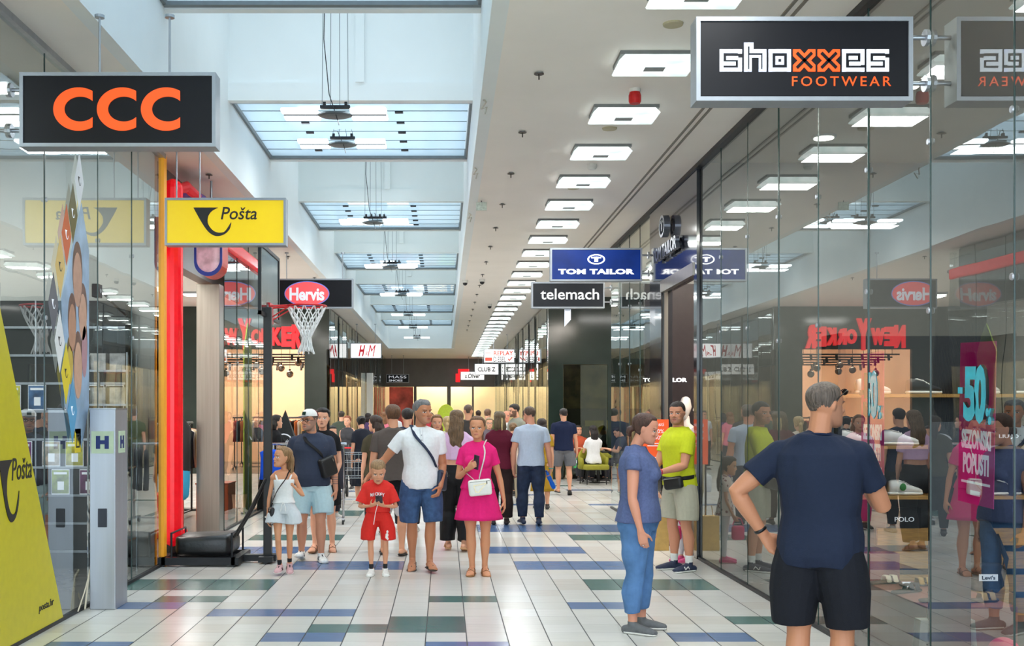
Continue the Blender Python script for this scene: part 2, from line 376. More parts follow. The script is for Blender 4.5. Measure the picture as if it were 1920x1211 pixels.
# dark shop front of the fashion store on the right, with its doorway
mb = MB(); d0, d1, dz = 12.85, 14.78, 3.29
mb.box((RW-.03, 12.7, 0), (RW+.12, d0, CZ)); mb.box((RW-.03, d1, 0), (RW+.12, 15.6, CZ)); mb.box((RW-.03, d0, dz), (RW+.12, d1, CZ))
struct('wall_dark_shopfront', mb, M_navyg)
mb = MB(); mb.box((RW-.045, d0, dz-.02), (RW+.02, d1, dz+.13)); mb.box((RW+.0, d1-.06, 0), (RW+.05, d1, dz)); mb.box((RW+.0, d0, 0), (RW+.05, d0+.06, dz)); struct('door_1', mb, M_steel)
wall('wall_dark_partition', (3.0, 16.6, 0), (5.2, 16.7, 3.6), mat('aubergine_panel', (44, 36, 44), .4, var=.1))
wall('wall_fashion_inner', (5.2, 12.7, 0), (5.3, 19.3, CZ), M_cream)
# recess facade on the right: dark green glass over a brown mural
mb = MB(); mb.box((2.58, 27.5, 0), (2.95, 27.62, CZ)); mb.box((2.95, 27.5, 2.85), (8.8, 27.62, CZ)); mb.box((4.05, 27.5, 0), (4.5, 27.62, 2.85)); mb.mi = 1
struct('wall_green_facade', mb, M_green)
mb = MB(); mb.box((2.96, 27.56, .1), (4.04, 27.6, 2.84)); struct('window_%d' % wn, mb, glass('cafe_glass', (.6, .66, .55), 1.7)); wn += 1
mb = MB(); mb.box((2.96, 28.3, 1.75), (8, 28.36, 3.0)); o = obj('mural', mb, mat('umber_mural', (118, 100, 62), .6, var=.6, scale=3.2, bump=.2, bscale=4)); tag(o, 'brown mottled mural behind the dark green facade above the café', 'mural')
# shop front with the red star sign at the end of the left recess
NY = 30.0
mb = MB(); mb.box((-9, NY, 3.36), (LW-.02, NY+.14, CZ)); mb.box((-3.78, NY, 0), (-3.18, NY+.14, 3.36)); mb.box((-9, NY, 0), (-6.7, NY+.14, 3.36)); struct('wall_recess_front', mb, M_green)
wall('wall_peach_back', (-7.5, 37, 0), (-3.3, 37.1, CZ), M_peach); wall('wall_peach_side', (-3.4, NY+.2, 0), (-3.3, 37, CZ), M_peach); wall('wall_peach_left', (-7.55, NY+.2, 0), (-7.45, 37, CZ), M_peach)
# cream interiors behind the far glazing
wall('wall_cream_left', (-4.6, 37.2, 0), (-4.5, 60, CZ), M_cream); wall('wall_cream_right', (4.3, 28.5, 0), (4.4, 60, CZ), M_cream)
mb = MB(); mb.box((LW-.3, 30.3, 2.95), (LW-.06, 59.9, CZ)); mb.box((2.72, 27.7, 3.0), (2.98, 59.9, CZ)); struct('trim_6', mb, mat('bronze_fascia', (96, 88, 80), .35, var=.3, scale=2.5))
mb = MB()
for i in range(20):
    y = 31+i*1.45; mb.box((LW-.5, y, 0), (LW-.35, y+.12, 2.9))
struct('trim_7', mb, mat('shop_pilaster', (150, 128, 96), .5, var=.2))
mb = MB()
for i in range(20):
    y = 28.4+i*1.55; mb.box((2.95, y, 0), (3.1, y+.10, 3.0))
struct('trim_8', mb, mat('shop_pilaster_pale', (176, 166, 140), .5, var=.2))
# end facade
mb = MB(); mb.box((-3.2, Y1, 3.0), (3.0, Y1+.2, CZ)); mb.box((-1.65, Y1, 0), (-1.5, Y1+.2, 3.0)); mb.box((.15, Y1, 0), (.35, Y1+.2, 3.0)); mb.box((1.5, Y1, 0), (1.6, Y1+.2, 3.0))
struct('wall_end_fascia', mb, mat('end_fascia', (92, 88, 86), .35, var=.12, scale=1.5))
wall('wall_end_red_display', (-3.0, Y1+.6, 0), (-1.7, Y1+.7, 3.0), mat('coral_display', (196, 86, 84), .5, var=.5, scale=2))

# room lights: lamps of shops
def lamp(name, label, loc, sx, sy, W, colr=(1, 1, 1), c=(255, 255, 250), group=None, strength=4):
    t = empty(name, label, 'light', (loc[0], loc[1], loc[2]-.004), 0, group)
    mb = MB(); mb.box((-sx/2-.03, -sy/2-.03, -.05), (sx/2+.03, sy/2+.03, 0)); obj('housing', mb, M_alu, t)
    mb = MB(); mb.box((-sx/2, -sy/2, -.065), (sx/2, sy/2, -.05)); obj('diffuser', mb, mat('shop_diffuser_%d_%d' % (c[2], strength), c, .5, emit=strength, var=.01), t)
    area('lamp_light', (0, 0, -.09), sx, sy, W, colr, parent=t); return t
for i, (x, y) in enumerate(((-4.3, 6), (-4.3, 9.5), (-6.2, 7.5), (-6.2, 10.5))): lamp('shop_light', near(i, 'ceiling panel light inside the post office'), (x, y, CZ), 1.2, .3, 36, (1, 1, .97), group='post office ceiling lights')
for i, (x, y) in enumerate(((-4.4, 13.4), (-4.4, 17.2), (-6.4, 15))): lamp('shop_light', near(i, 'ceiling panel light inside the sports shop'), (x, y, CZ), 1.2, .3, 90, (1, .95, .88), group='sports shop ceiling lights')
for i, (x, y) in enumerate(((-5.2, 31.5), (-5.2, 34.8))): lamp('shop_light', near(i, 'ceiling panel light in the peach fashion shop'), (x, y, CZ), 2., .4, 190, (1, .82, .66), (255, 236, 214), group='peach shop ceiling lights')
for i in range(4): lamp('shop_light', near(i, 'ceiling panel light in the cream shop on the left'), (-3.95, 39+i*5.6, CZ), .5, 2.5, 130, (1, .86, .64), (255, 240, 214), group='cream shop lights left')
for i in range(5): lamp('shop_light', near(i, 'ceiling panel light in the cream shops on the right'), (3.6, 31+i*6, CZ), .5, 2.5, 150, (1, .86, .64), (255, 240, 214), group='cream shop lights right')
for i, x in enumerate((-1.0, 1.0)): lamp('shop_light', 'ceiling panel light behind the end shop front on the %s' % ('left', 'right')[i], (x, Y1+1.1, CZ), 1.6, .5, 110, (1, .86, .62), (255, 240, 214))
for i, (x, y) in enumerate(((3.9, 14), (3.9, 18.2))): lamp('shop_light', near(i, 'ceiling panel light in the dark fashion store'), (x, y, CZ), .8, .6, 110, (1, .9, .8), group='dark store ceiling lights')
for i, (x, y) in enumerate(((4.6, 22), (5.6, 25.5), (-5, 22), (-5.6, 26.5))): lamp('recess_light', '%s ceiling panel light in the %s side recess' % (('nearer', 'farther')[i % 2], ('right', 'left')[i//2]), (x, y, CZ), 1.2, .5, 110 if i > 1 else 45, (1, .97, .93))
for i, (x, y) in enumerate(((4.1, 5.6), (4.1, 7.6), (4.0, 9.6), (3.9, 11.4), (3.5, 6.7), (6, 10))):  # fifth downlight is added over the podium to brighten the display
    t = empty('downlight', near(i, 'round downlight inside the footwear shop'), 'light', (x, y, CZ), 0, 'footwear shop downlights')
    mb = MB(); mb.tube([(0, 0, 0), (0, 0, -.02)], [.13, .12], 20, rnd_=False); obj('rim', mb, M_alu, t)
    mb = MB(); mb.tube([(0, 0, -.02), (0, 0, -.026)], [.10, .10], 20, rnd_=False); obj('lens', mb, mat('downlight_lens', (255, 250, 235), .4, emit=6, var=.01), t)
    area('lamp_light', (0, 0, -.05), .2, .2, (9, 48, 26, 9, 24, 8)[i], (1, .95, .86), parent=t)

# square ceiling lights of the corridor
def ceiling_light():
    t = empty('ceiling_light', 'x', 'light', (0, 0, CZ))
    mb = MB(); mb.box((-.30, -.20, -.03), (.30, .20, 0)); obj('housing', mb, mat('lamp_housing', (120, 122, 122), .5), t)
    mb = MB(); mb.prism([(-.265, -.03), (.265, -.03), (.31, -.075), (.30, -.085), (-.30, -.085), (-.31, -.075)], (0, -.20, 0), (1, 0, 0), (0, 0, 1), (0, 1, 0), .40)
    obj('diffuser', mb, mat('lamp_diffuser', (226, 250, 246), .4, emit=.78, var=.3, scale=5), t)
    mb = MB(); mb.box((-.08, -.05, -.090), (.08, .05, -.0855)); obj('centre_plate', mb, mat('lamp_plate', (150, 156, 158), .5), t)
    area('lamp_light', (0, 0, -.11), .56, .36, LAMP_W, (.97, 1, 1), parent=t)
    return t
L0 = ceiling_light(); i = 0
for k in range(-6, 32):
    y = 8.88+1.52*k
    if y < 5.5: nm = 'square white ceiling light directly above the camera, number %s overhead' % ordn(k+6)
    o = L0 if k == -6 else dup(L0, (0, 0, 0))
    o.location = (1.68, y, CZ); o['group'] = 'square ceiling lights in a row'
    o['label'] = ('square white ceiling light overhead behind the photo frame' if k < -2 else near(k+2, 'square glowing ceiling light of the right hand row'))
# a short lamp at the far end and pendant lamps under the skylights
def pendant():
    t = empty('pendant_light', 'x', 'light')
    for s in (-1, 1):
        for y in (-.13, .13):
            mb = MB(); mb.box((s*.17, y-.07, -.02), (s*.56, y+.07, .02), .015); obj('tube_panel', mb, mat('pendant_tube', (240, 250, 255), .4, emit=3.5, var=.01), t)
    mb = MB(); mb.ell((0, 0, -.01), (.19, .15, .03), 18, 7); obj('hub', mb, mat('pendant_hub', (96, 104, 108), .4, .4), t)
    mb = MB(); mb.box((-.16, -.03, .06), (.16, .03, .09)); mb.box((-.13, -.02, .09), (-.1, .02, .13)); mb.box((.1, -.02, .09), (.13, .02, .13)); mb.box((-.55, -.006, -.015), (.55, .006, .005)); obj('bracket', mb, M_dark, t)
    for x in (-.14, -.05, .05, .14):
        mb = MB(); mb.cyl((x, 0, .09), (x*.8, 0, 3.31), .0035, n=6); obj('cable', mb, mat('grey_cable', (120, 126, 130), .5), t)
    mb = MB(); mb.tube([(-.02, .02, 3.31), (-.10, 0, 1.8), (-.12, -.02, .8), (-.06, -.05, .2), (.02, -.1, -.04), (.05, -.1, -.14)], [.005], 6); obj('power_cord', mb, M_dark, t)
    area('lamp_light', (0, 0, -.09), 1.0, .35, 14, (.95, 1, 1), parent=t); return t
P0 = pendant(); pend = [(-1.17, 11.9, 4.88, 0), (-1.31, 14.3, 5.14, 1), (-1.20, 18.7, 4.88, 0), (-1.22, 20.4, 5.18, 1), (-1.2, 24.6, 4.9, 0), (-1.2, 26.6, 5.18, 1), (-1.2, 30.6, 4.9, 0), (-1.2, 33, 5.18, 1), (-1.2, 37, 4.9, 0), (-1.2, 42.6, 4.9, 0), (-1.2, 48.6, 4.9, 0)]
for i, (x, y, z, short) in enumerate(pend):
    o = P0 if i == 0 else dup(P0, (0, 0, 0)); o.location = (x, y, z); o['group'] = 'pendant lamps under the skylights'
    o['label'] = near(i, 'cross shaped pendant lamp hanging under the skylights')
    if short:
        for ch in list(o.children):
            if ch.name.startswith(('cable', 'power_cord')):
                me = ch.data.copy(); ch.data = me
                for v in me.vertices:
                    if v.co.z > .15: v.co.z = .15+(v.co.z-.15)*(5.33-z-.15)/3.16
# sprinklers, alarm, detectors, vents, camera, exit sign
def sprinkler():
    t = empty('sprinkler', 'x', 'sprinkler', (0, 0, CZ)); mb = MB(); mb.tube([(0, 0, 0), (0, 0, -.012)], [.025, .02], 14, rnd_=False); obj('collar', mb, M_alu, t)
    mb = MB(); mb.cyl((0, 0, -.01), (0, 0, -.06), .006); mb.tube([(0, 0, -.012), (0, 0, -.016)], [.042, .042], 12, rnd_=False); obj('head', mb, mat('sprinkler_brass', (70, 66, 60), .4, .6), t); return t
S0 = sprinkler()
for i in range(16):
    o = S0 if i == 0 else dup(S0, (0, 0, 0)); o.location = (.79, 9.25+1.95*i, CZ); o['group'] = 'sprinklers on the right ceiling'; o['label'] = near(i, 'small ceiling sprinkler right of the skylights')
for i, (px, py) in enumerate(((392, 326), (540, 480), (590, 520))):
    q = 2.82*F/(VY-py); o = dup(S0, ((px-VX)/F*q, q, CZ), None, near(i, 'small ceiling sprinkler on the left ceiling strip'), 'sprinklers on the left ceiling')
t = empty('alarm_sounder', 'red round alarm sounder on the ceiling between square lights', 'alarm', (1.67, 9.72, CZ))
mb = MB(); mb.tube([(0, 0, 0), (0, 0, -.03)], [.05, .05], 18, rnd_=False); obj('base', mb, M_white, t)
mb = MB(); mb.tube([(0, 0, -.03), (0, 0, -.06), (0, 0, -.11), (0, 0, -.13)], [.045, .055, .055, .045], 20, rnd_=False); obj('horn', mb, mat('alarm_red', (200, 20, 24), .4), t)
for i, (px, py) in enumerate(((1262, 44), (1143, 240), (1075, 352))):
    q = 2.82*F/(VY-py); mb = MB(); x = (px-VX)/F*q
    mb.tube([(x, q, CZ), (x, q, CZ-.015)], [.075, .07], 20, rnd_=False); tag(obj('ceiling_speaker', mb, mat('beige_cover', (190, 180, 150), .6)), near(i, 'round beige cover plate on the ceiling between the lights'), 'speaker', 'round ceiling plates')
q = 2.82*F/(VY-308); x = (1110-VX)/F*q; mb = MB(); mb.tube([(x, q, CZ), (x, q, CZ-.03), (x, q, CZ-.06)], [.055, .06, .04], 18, rnd_=False); tag(obj('smoke_detector', mb, M_white), 'white round smoke detector on the ceiling after the third light', 'smoke detector')
t = empty('exit_sign', 'small pale sign plate hung under the ceiling edge by the skylight', 'sign', (.50, 14.9, CZ))
mb = MB(); mb.box((-.07, -.01, -.13), (.07, .01, -.02)); obj('plate', mb, mat('exit_plate', (196, 208, 196), .5, var=.2, scale=40), t); mb = MB(); mb.cyl((0, 0, 0), (0, 0, -.03), .006); obj('hanger', mb, M_dark, t)
for i, (px, py) in enumerate(((904, 523), (918, 570), (872, 525))):
    q = 2.82*F/(VY-py); x = (px-VX)/F*q; t = empty('security_camera', ['small dome camera under the ceiling left of the lights', 'small round camera farther along the ceiling', 'small box camera at the edge of the skylight opening'][i], 'camera', (x, q, CZ))
    mb = MB(); mb.tube([(0, 0, 0), (0, 0, -.06)], [.06, .06], 16, rnd_=False); obj('mount', mb, M_white, t); mb = MB(); mb.ell((0, 0, -.07), (.05, .05, .05)); obj('dome', mb, M_black, t)
# ================================================================ SIGNS, DECALS, DISPLAYS
U = lambda a: (a[0], a[1], a[2])
M_or = mat('sign_orange', (250, 84, 18), .5, emit=.38, var=.01); M_signblk = mat('sign_black', (13, 14, 21), .45, var=.06, spec=.25)
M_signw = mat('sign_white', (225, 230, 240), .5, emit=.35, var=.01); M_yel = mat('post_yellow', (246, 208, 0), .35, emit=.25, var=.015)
M_ink = mat('print_black', (24, 24, 24), .5); M_lightbox = mat('lightbox_white', (250, 246, 246), .5, emit=.85, var=.02)
M_red = mat('glow_red', (222, 14, 30), .25, var=.05, emit=.3); M_redlit = mat('lit_red', (235, 24, 34), .4, emit=.8, var=.02)  # portal red is given a slight glow of its own to look brighter
M_inkred = mat('print_red', (214, 30, 50), .5, emit=.3)
def sign(name, label, x0, x1, Y, z0, z1, face, th=.16, wall=None, rods=None, frame=.025, group=None):
    """box sign hung across the corridor; origin at its lower middle"""
    t = empty(name, label, 'sign', ((x0+x1)/2, Y, z0), 0, group); w = (x1-x0)/2; h = z1-z0
    mb = MB(); f = frame
    mb.box((-w, 0, 0), (w, th, f)); mb.box((-w, 0, h-f), (w, th, h)); mb.box((-w, 0, f), (-w+f, th, h-f)); mb.box((w-f, 0, f), (w, th, h-f))
    obj('frame', mb, M_sframe, t)
    mb = MB(); mb.box((-w+f, .012, f), (w-f, th-.012, h-f)); obj('panel', mb, face, t)
    if wall is not None:
        for z in (h*.25, h*.8):
            mb = MB(); mb.cyl(((w if wall > 0 else -w), th/2, z), (wall-t.location.x, th/2, z), .014); mb.tube([(wall-t.location.x-(.02 if wall > 0 else -.02), th/2, z), (wall-t.location.x, th/2, z)], [.05, .05], 14, rnd_=False); obj('bracket', mb, M_alu, t)
    if rods:
        for x in rods:
            mb = MB(); mb.cyl((x, th/2, h), (x, th/2, CZ-z0), .008); mb.tube([(x, th/2, CZ-z0-.02), (x, th/2, CZ-z0)], [.035, .035], 12, rnd_=False); obj('rod', mb, M_alu, t)
    return t, w, h
# orange triple letter sign
t, w, h = sign('shop_sign', 'black hanging sign with three round orange letters, upper left', -3.0, -1.615, 7.83, 3.565, 4.09, M_signblk, wall=LW+.0, rods=(-.15, .35))
for i in range(3):
    zx = (297, 545, 795)[i]-297; kk = .001243; mb = MB()
    out = [((441+zx+144*cos(radians(57+246*j/40))-663)*kk, .266+123*kk*sin(radians(57+246*j/40))) for j in range(41)]
    inn = [((450.6+zx+90.6*cos(radians(40+280*j/40))-663)*kk, .266+71*kk*sin(radians(40+280*j/40))) for j in range(41)]
    mb.band(out, inn, (0, .012, 0), *FRONT, .006); obj('letter', mb, M_or, t)
# posthorn shape
def crom(P, n=5):
    r = []
    for i in range(len(P)-1):
        p0, p1, p2, p3 = P[max(0, i-1)], P[i], P[i+1], P[min(len(P)-1, i+2)]
        for j in range(n):
            u = j/n; r.append(tuple(.5*((2*p1[k])+(-p0[k]+p2[k])*u+(2*p0[k]-5*p1[k]+4*p2[k]-p3[k])*u*u+(-p0[k]+3*p1[k]-3*p2[k]+p3[k])*u**3) for k in (0, 1)))
    return r+[P[-1]]
HO = crom([(-.99, .74), (-.65, .12), (-.33, -.38), (-.05, -.65), (.26, -.75), (.63, -.65), (.9, -.38), (.99, -.05)])
HI = crom([(.31, .74), (-.05, .53), (-.24, .21), (-.22, -.11), (.0, -.42), (.28, -.56), (.63, -.52), (.97, -.03)])
def horn(mb, o, s, fr, d=.005, sx=1):
    mb.band([(p[0]*s*sx, p[1]*s) for p in HO], [(p[0]*s*sx, p[1]*s) for p in HI], o, *fr, d); return mb
t, w, h = sign('post_sign', 'yellow hanging sign with a black posthorn above the red portal', -3.0, -1.70, 11.9, 3.475, 3.985, M_yel, rods=(-.54, -.29))
mb = MB(); horn(mb, (-.14, .012, .254), .206, FRONT); obj('posthorn', mb, M_ink, t)
text('lettering', 'Pošta', (.145, .012, .345), (.387, .135), FRONT, M_ink, t, shear=.2, bold=.008)
# sports shop sign with a red oval
t, w, h = sign('shop_sign', 'dark hanging sign with white letters in a red oval behind the hoop', -3.0, -1.62, 19.7, 3.52, 4.045, M_signblk, rods=(-.5, .5))
for nm, rx, rz, m, d in (('oval_rim', .40, .222, mat('oval_blue', (110, 120, 200), .5, emit=.4), .005), ('oval', .385, .205, mat('oval_red', (228, 84, 88), .5, emit=.45, var=.02), .008)):
    mb = MB(); mb.prism(arc(-.13, .26, rx, 0, 360, 40, rz)[:-1], (0, .012, 0), *FRONT, d); obj(nm, mb, m, t)
text('lettering', 'Hervis', (-.13, .003, .25), (.62, .23), FRONT, M_signw, t, bold=.03, spacing=.95)
# H&M sign
t, w, h = sign('shop_sign', 'white lit hanging sign with slanted red letters on the far left', -3.05, -2.04, 36, 3.4, 3.9, M_lightbox, rods=(-.3, .3))
text('lettering', 'H', (-.13, .012, .25), (.22, .36), FRONT, M_inkred, t, shear=.35, bold=.04); text('lettering', '&', (.02, .012, .16), (.09, .12), FRONT, M_inkred, t, shear=.3); text('lettering', 'M', (.19, .012, .25), (.26, .38), FRONT, M_inkred, t, shear=.35)
t, w, h = sign('shop_sign', 'small black hanging sign with white letters in the left distance', -2.95, -1.8, 56.5, 3.13, 3.56, M_signblk, rods=(-.3, .3))
text('lettering', 'MASS', (0, .012, .29), (.9, .14), FRONT, M_signw, t); text('lettering', 'SHOES', (-.1, .012, .11), (.7, .1), FRONT, M_signw, t, bold=.02)
# footwear sign upper right: square lettering built from strips
t, w, h = sign('footwear_sign', 'large black hanging sign with boxy white and orange letters, upper right', 1.50, 2.79, 6.6, 3.545, 4.045, M_signblk, wall=RW-.01)
S = .145; z0 = .175
glyph = {'s': ['11111', '1...1', '1.111', '11111', '1...1', '111.1', '11111'], }
def squares(mb, x, z, segs, s=S):
    for (a, b, c, d) in segs: mb.box((x+a*s, .006, z+b*s), (x+c*s, .012, z+d*s))
k = .17   # stroke
G = {'s': [(0, 0, 1, k), (0, 1-k, 1, 1), (0, k, k, .3), (1-k, k, 1, .62), (0, .3, k, 1-k), (k, .27, .72, .27+k), (.3, .52, 1-k, .52+k), (1-k, .80, 1, .86)],
     'h': [(0, 0, .34, k*.6), (0, 0, k, 1.3), (0, 1.3-k, .42, 1.3), (.42-k, .9, .42, 1.3), (.42-k, 1-k, 1, 1), (1-k, 0, 1, 1), (.66, 0, 1, k*.6), (.34-k*.6, 0, .34, .74), (.34-k*.6, .74-k*.7, .66+k*.6, .74), (.66, 0, .66+k*.6, .74)],
     'o': [(0, 0, 1, k), (0, 1-k, 1, 1), (0, 0, k, 1), (1-k, 0, 1, 1), (.31, .31, .69, .43), (.31, .57, .69, .69), (.31, .31, .43, .69), (.57, .31, .69, .69)],
     'e': [(0, 0, 1, k), (0, 1-k, 1, 1), (0, 0, k, 1), (1-k, .3, 1, 1), (1-k, 0, 1, .14), (.32, .27, 1-k, .27+k), (.3, .53, .70, .53+k)]}
for i, ch in enumerate('shoxxes'):
    x = -.505+i*.146*1.0; mb = MB()
    if ch == 'x':
        q = .5; o_ = [(0, .22), (.22, 0), (.5, .28), (.78, 0), (1, .22), (.72, .5), (1, .78), (.78, 1), (.5, .72), (.22, 1), (0, .78), (.28, .5)]
        o_ = [(0, .0), (.32, 0), (.5, .2), (.68, 0), (1, 0), (1, .3), (.8, .5), (1, .7), (1, 1), (.68, 1), (.5, .8), (.32, 1), (0, 1), (0, .7), (.2, .5), (0, .3)]
        mb.prism([(x+p[0]*.133, z0+p[1]*.133) for p in o_], (0, .012, 0), *FRONT, .005); obj('letter', mb, M_or, t)
        mb = MB(); th = .10
        for s in (1, -1):
            mb.prism([(x+.0665+(a*.34-s*b*th)*.133, z0+.0665+(s*a*.34+b*th)*.133) for a, b in ((-1, .5), (-1, -.5), (1, -.5), (1, .5))], (0, .007, 0), *FRONT, .003)
        obj('letter_inlay', mb, M_signblk, t)
    else:
        squares(mb, x, z0, G[ch], .133); obj('letter', mb, M_signw, t)
text('lettering', 'FOOTWEAR', (.222, .012, .118), (.59, .058), FRONT, M_or, t, spacing=1.35)
# blue fashion sign
M_blue = mat('sign_blue', (2, 44, 124), .45, emit=.22, var=.45, scale=1.4, spec=.3)
t, w, h = sign('fashion_sign', 'blue lit hanging sign with white letters and oval badge above the slate sign', 1.505, 2.81, 15.74, 3.54, 4.01, M_blue, wall=RW)
mb = MB(); mb.band(arc(.0, .31, .125, 0, 360, 32, .072)[:-1], arc(.0, .31, .105, 0, 360, 32, .056)[:-1], (0, .012, 0), *FRONT, .006, True); mb.box((-.07, .006, .325), (.07, .012, .345)); mb.box((-.025, .006, .275), (.025, .012, .345)); obj('badge', mb, mat('lit_white', (255, 255, 255), .5, emit=1.2, var=.01), t)
text('lettering', 'TOM TAILOR', (0, .012, .135), (1.08, .075), FRONT, MATS['lit_white'], t, bold=.045, spacing=1.05)
t, w, h = sign('phone_shop_sign', 'slate hanging sign with plain lowercase letters below the blue sign', 1.52, 2.79, 19.3, 3.485, 3.94, mat('sign_slate', (26, 29, 37), .45, spec=.3), wall=RW)
text('lettering', 'telemach', (.03, .012, .245), (1.02, .19), FRONT, mat('letter_grey', (216, 218, 222), .5, emit=.3), t, bold=.012)
t, w, h = sign('brand_sign', 'white lit hanging sign with rust and black words and a tick mark', 1.46, 2.60, 41, 3.47, 3.98, M_lightbox, rods=(-.2, .3))
text('lettering', 'REPLAY', (.16, .012, .36), (.72, .17), FRONT, mat('print_rust', (214, 84, 66), .5, emit=.3), t, bold=.03); text('lettering', 'DIESEL', (.02, .012, .13), (.46, .19), FRONT, M_ink, t, bold=.01)
mb = MB(); mb.box((-.52, .006, .07), (-.26, .012, .2)); mb.prism([(.32, .13), (.37, .06), (.5, .2), (.46, .22), (.38, .12), (.34, .17)], (0, .012, 0), *FRONT, .006); mb.box((-.52, .006, .36), (-.3, .012, .38)); obj('emblem', mb, MATS['print_rust'], t)
t, w, h = sign('shop_sign', 'white lit hanging sign with spaced black capitals in the right distance', 1.45, 2.6, 53, 3.42, 3.95, M_lightbox, rods=(-.2, .3))
text('lettering', 'CLUB Z', (0, .012, .26), (.85, .22), FRONT, M_ink, t, bold=.03)
t, w, h = sign('shop_sign', 'white lit hanging sign with slanted black letters beside a red wall mark', .85, 2.1, 58, 3.3, 3.75, M_lightbox, rods=(-.2, .3))
text('lettering', 's.Oliver', (0, .012, .22), (.8, .25), FRONT, M_ink, t, shear=.2, bold=.03)
mb = MB(); mb.box((.62, 59.85, 3.25), (.85, 59.99, 3.7)); mb.box((.75, 59.85, 3.7), (1.35, 59.99, 3.95)); tag(obj('wall_logo', mb, M_redlit), 'red block mark on the dark fascia at the end of the mall', 'logo')

# big red letters over the recess shop front (NEW YORKER), tall at both ends with a large Y
t = empty('facade_lettering', 'row of large red block letters above the peach shop front', 'sign', (-5.2, NY-.02, 3.4))
hs = [.62, .52, .46, .86, .40, .44, .48, .54, .64]
xs = -1.28
for i, ch in enumerate('NEWYORKER'):
    wd = .275 if ch not in 'WY' else .36; hh = hs[i]; zc = .30+(.0 if ch != 'Y' else .06)
    text('letter', ch, (xs+wd/2, 0, zc), (wd, hh), FRONT, M_redlit, t, ext=.10, bold=.06); xs += wd+.0

# dark shop front lettering on the right
t = empty('facade_lettering', 'raised metal letters and round badge on the dark shop front', 'sign', (RW-.03, 14.2, 3.6))
text('lettering', 'TOM TAILOR', (-.03, 0, .16), (1.5, .17), RIGHTW, mat('letter_steel', (120, 124, 134), .3, .7), t, ext=.05, bold=.03)
mb = MB(); mb.band(arc(0, .46, .17, 0, 360, 30, .14)[:-1], arc(0, .46, .135, 0, 360, 30, .105)[:-1], (-.03, 0, 0), *RIGHTW, .08, True); mb.box((-.11, -.08, .50), (-.03, .08, .54)); mb.box((-.11, -.03, .40), (-.03, .03, .54)); obj('badge', mb, MATS['letter_steel'], t)
t = empty('wall_lettering', 'small white lettering and ring on the aubergine partition in the doorway', 'sign', (3.3, 16.59, 2.16)); text('lettering', 'TOM TAILOR', (0, 0, 0), (.66, .06), FRONT, MATS['lit_white'], t, bold=.04)
mb = MB(); mb.band(arc(0, .13, .06, 0, 360, 24)[:-1], arc(0, .13, .045, 0, 360, 24)[:-1], (0, 0, 0), *FRONT, .006, True); obj('badge', mb, MATS['lit_white'], t)

# ------------------------------------------------ left side: post office window
def lw(px, py, x=LW): Y = (x)*F/(px-VX); return (Y, EYE+(VY-py)/F*Y)      # photo position -> (Y, z) on the glazing plane
t = empty('window_decal', 'slanted yellow foil with black posthorn on the near left glass', 'decal', (LW+.012, 0, 0))
mb = MB(); mb.prism([(4.2, .03), (8.98, .03), (7.3, 3.17), (6.6, 4.4), (4.2, 4.4)], (0, 0, 0), *LEFTW, .003); obj('foil', mb, mat('foil_yellow', (200, 188, 14), .4, var=.04), t)
mb = MB(); horn(mb, (.003, 7.86, 1.13), .30, LEFTW, sx=.62); obj('posthorn', mb, M_ink, t)
text('lettering', 'Pošta', (.003, 8.10, 1.28), (.38, .16), LEFTW, M_ink, t, shear=.15); text('lettering', 'posta.hr', (.003, 8.6, .19), (.32, .075), LEFTW, M_ink, t, shear=.15)
# column of diamonds and the people poster behind it
t = empty('diamond_poster', 'tall window poster of coloured diamonds beside a family photo print', 'poster', (LW+.012, 0, 0))
ph = [lw(p, q) for p, q in ((150, 380), (164, 470), (164, 760), (150, 840), (118, 760), (112, 560))]
mb = MB(); mb.prism(ph, (0, 0, 0), *LEFTW, .002); obj('photo_print', mb, mat('photo_sky', (150, 178, 208), .4, var=.35, scale=3), t)
for (px, py, ry, rz, c) in ((142, 520, .11, .23, (196, 150, 128)), (152, 590, .10, .2, (206, 160, 136)), (132, 610, .09, .2, (190, 140, 112)), (143, 690, .10, .24, (212, 166, 140)), (155, 655, .07, .22, (184, 140, 150)), (128, 680, .07, .16, (206, 176, 70))):
    y, z = lw(px, py); mb = MB(); mb.prism([(y+ry*1.15*cos(a), z+.05+rz*1.1*sin(a)) for a in [2*pi*i/20 for i in range(20)]], (.002, 0, 0), *LEFTW, .001); obj('printed_hair', mb, mat('printed_hair_%d' % c[1], (c[0]*.55, c[1]*.5, c[2]*.5), .5, var=.3), t)
    mb = MB(); mb.prism([(y+ry*cos(a), z-.02+rz*sin(a)) for a in [2*pi*i/20 for i in range(20)]], (.003, 0, 0), *LEFTW, .001); obj('printed_face', mb, mat('printed_face_%d%d' % (c[0], c[2]), c, .5, var=.08), t)
for (px, py, c, hh) in ((145, 340, (232, 234, 240), .24), (133, 400, (92, 84, 40), .24), (121, 440, (214, 92, 40), .24), (109, 500, (226, 190, 110), .24), (96, 570, (92, 94, 104), .24), (108, 640, (236, 236, 238), .24), (120, 700, (238, 212, 40), .24), (132, 770, (84, 160, 206), .26)):
    y, z = lw(px, py); q = .115; mb = MB(); mb.prism([(y-q, z), (y, z-hh*1.05), (y+q, z), (y, z+hh*1.05)], (.004, 0, 0), *LEFTW, .002); obj('diamond', mb, mat('diamond_%d_%d' % (c[0], c[2]), c, .45, var=.03), t)
    mb = MB(); horn(mb, (.006, y, z), .05, LEFTW, d=.001, sx=.8); obj('printed_mark', mb, M_ink if c[0] > 215 else M_signw, t)
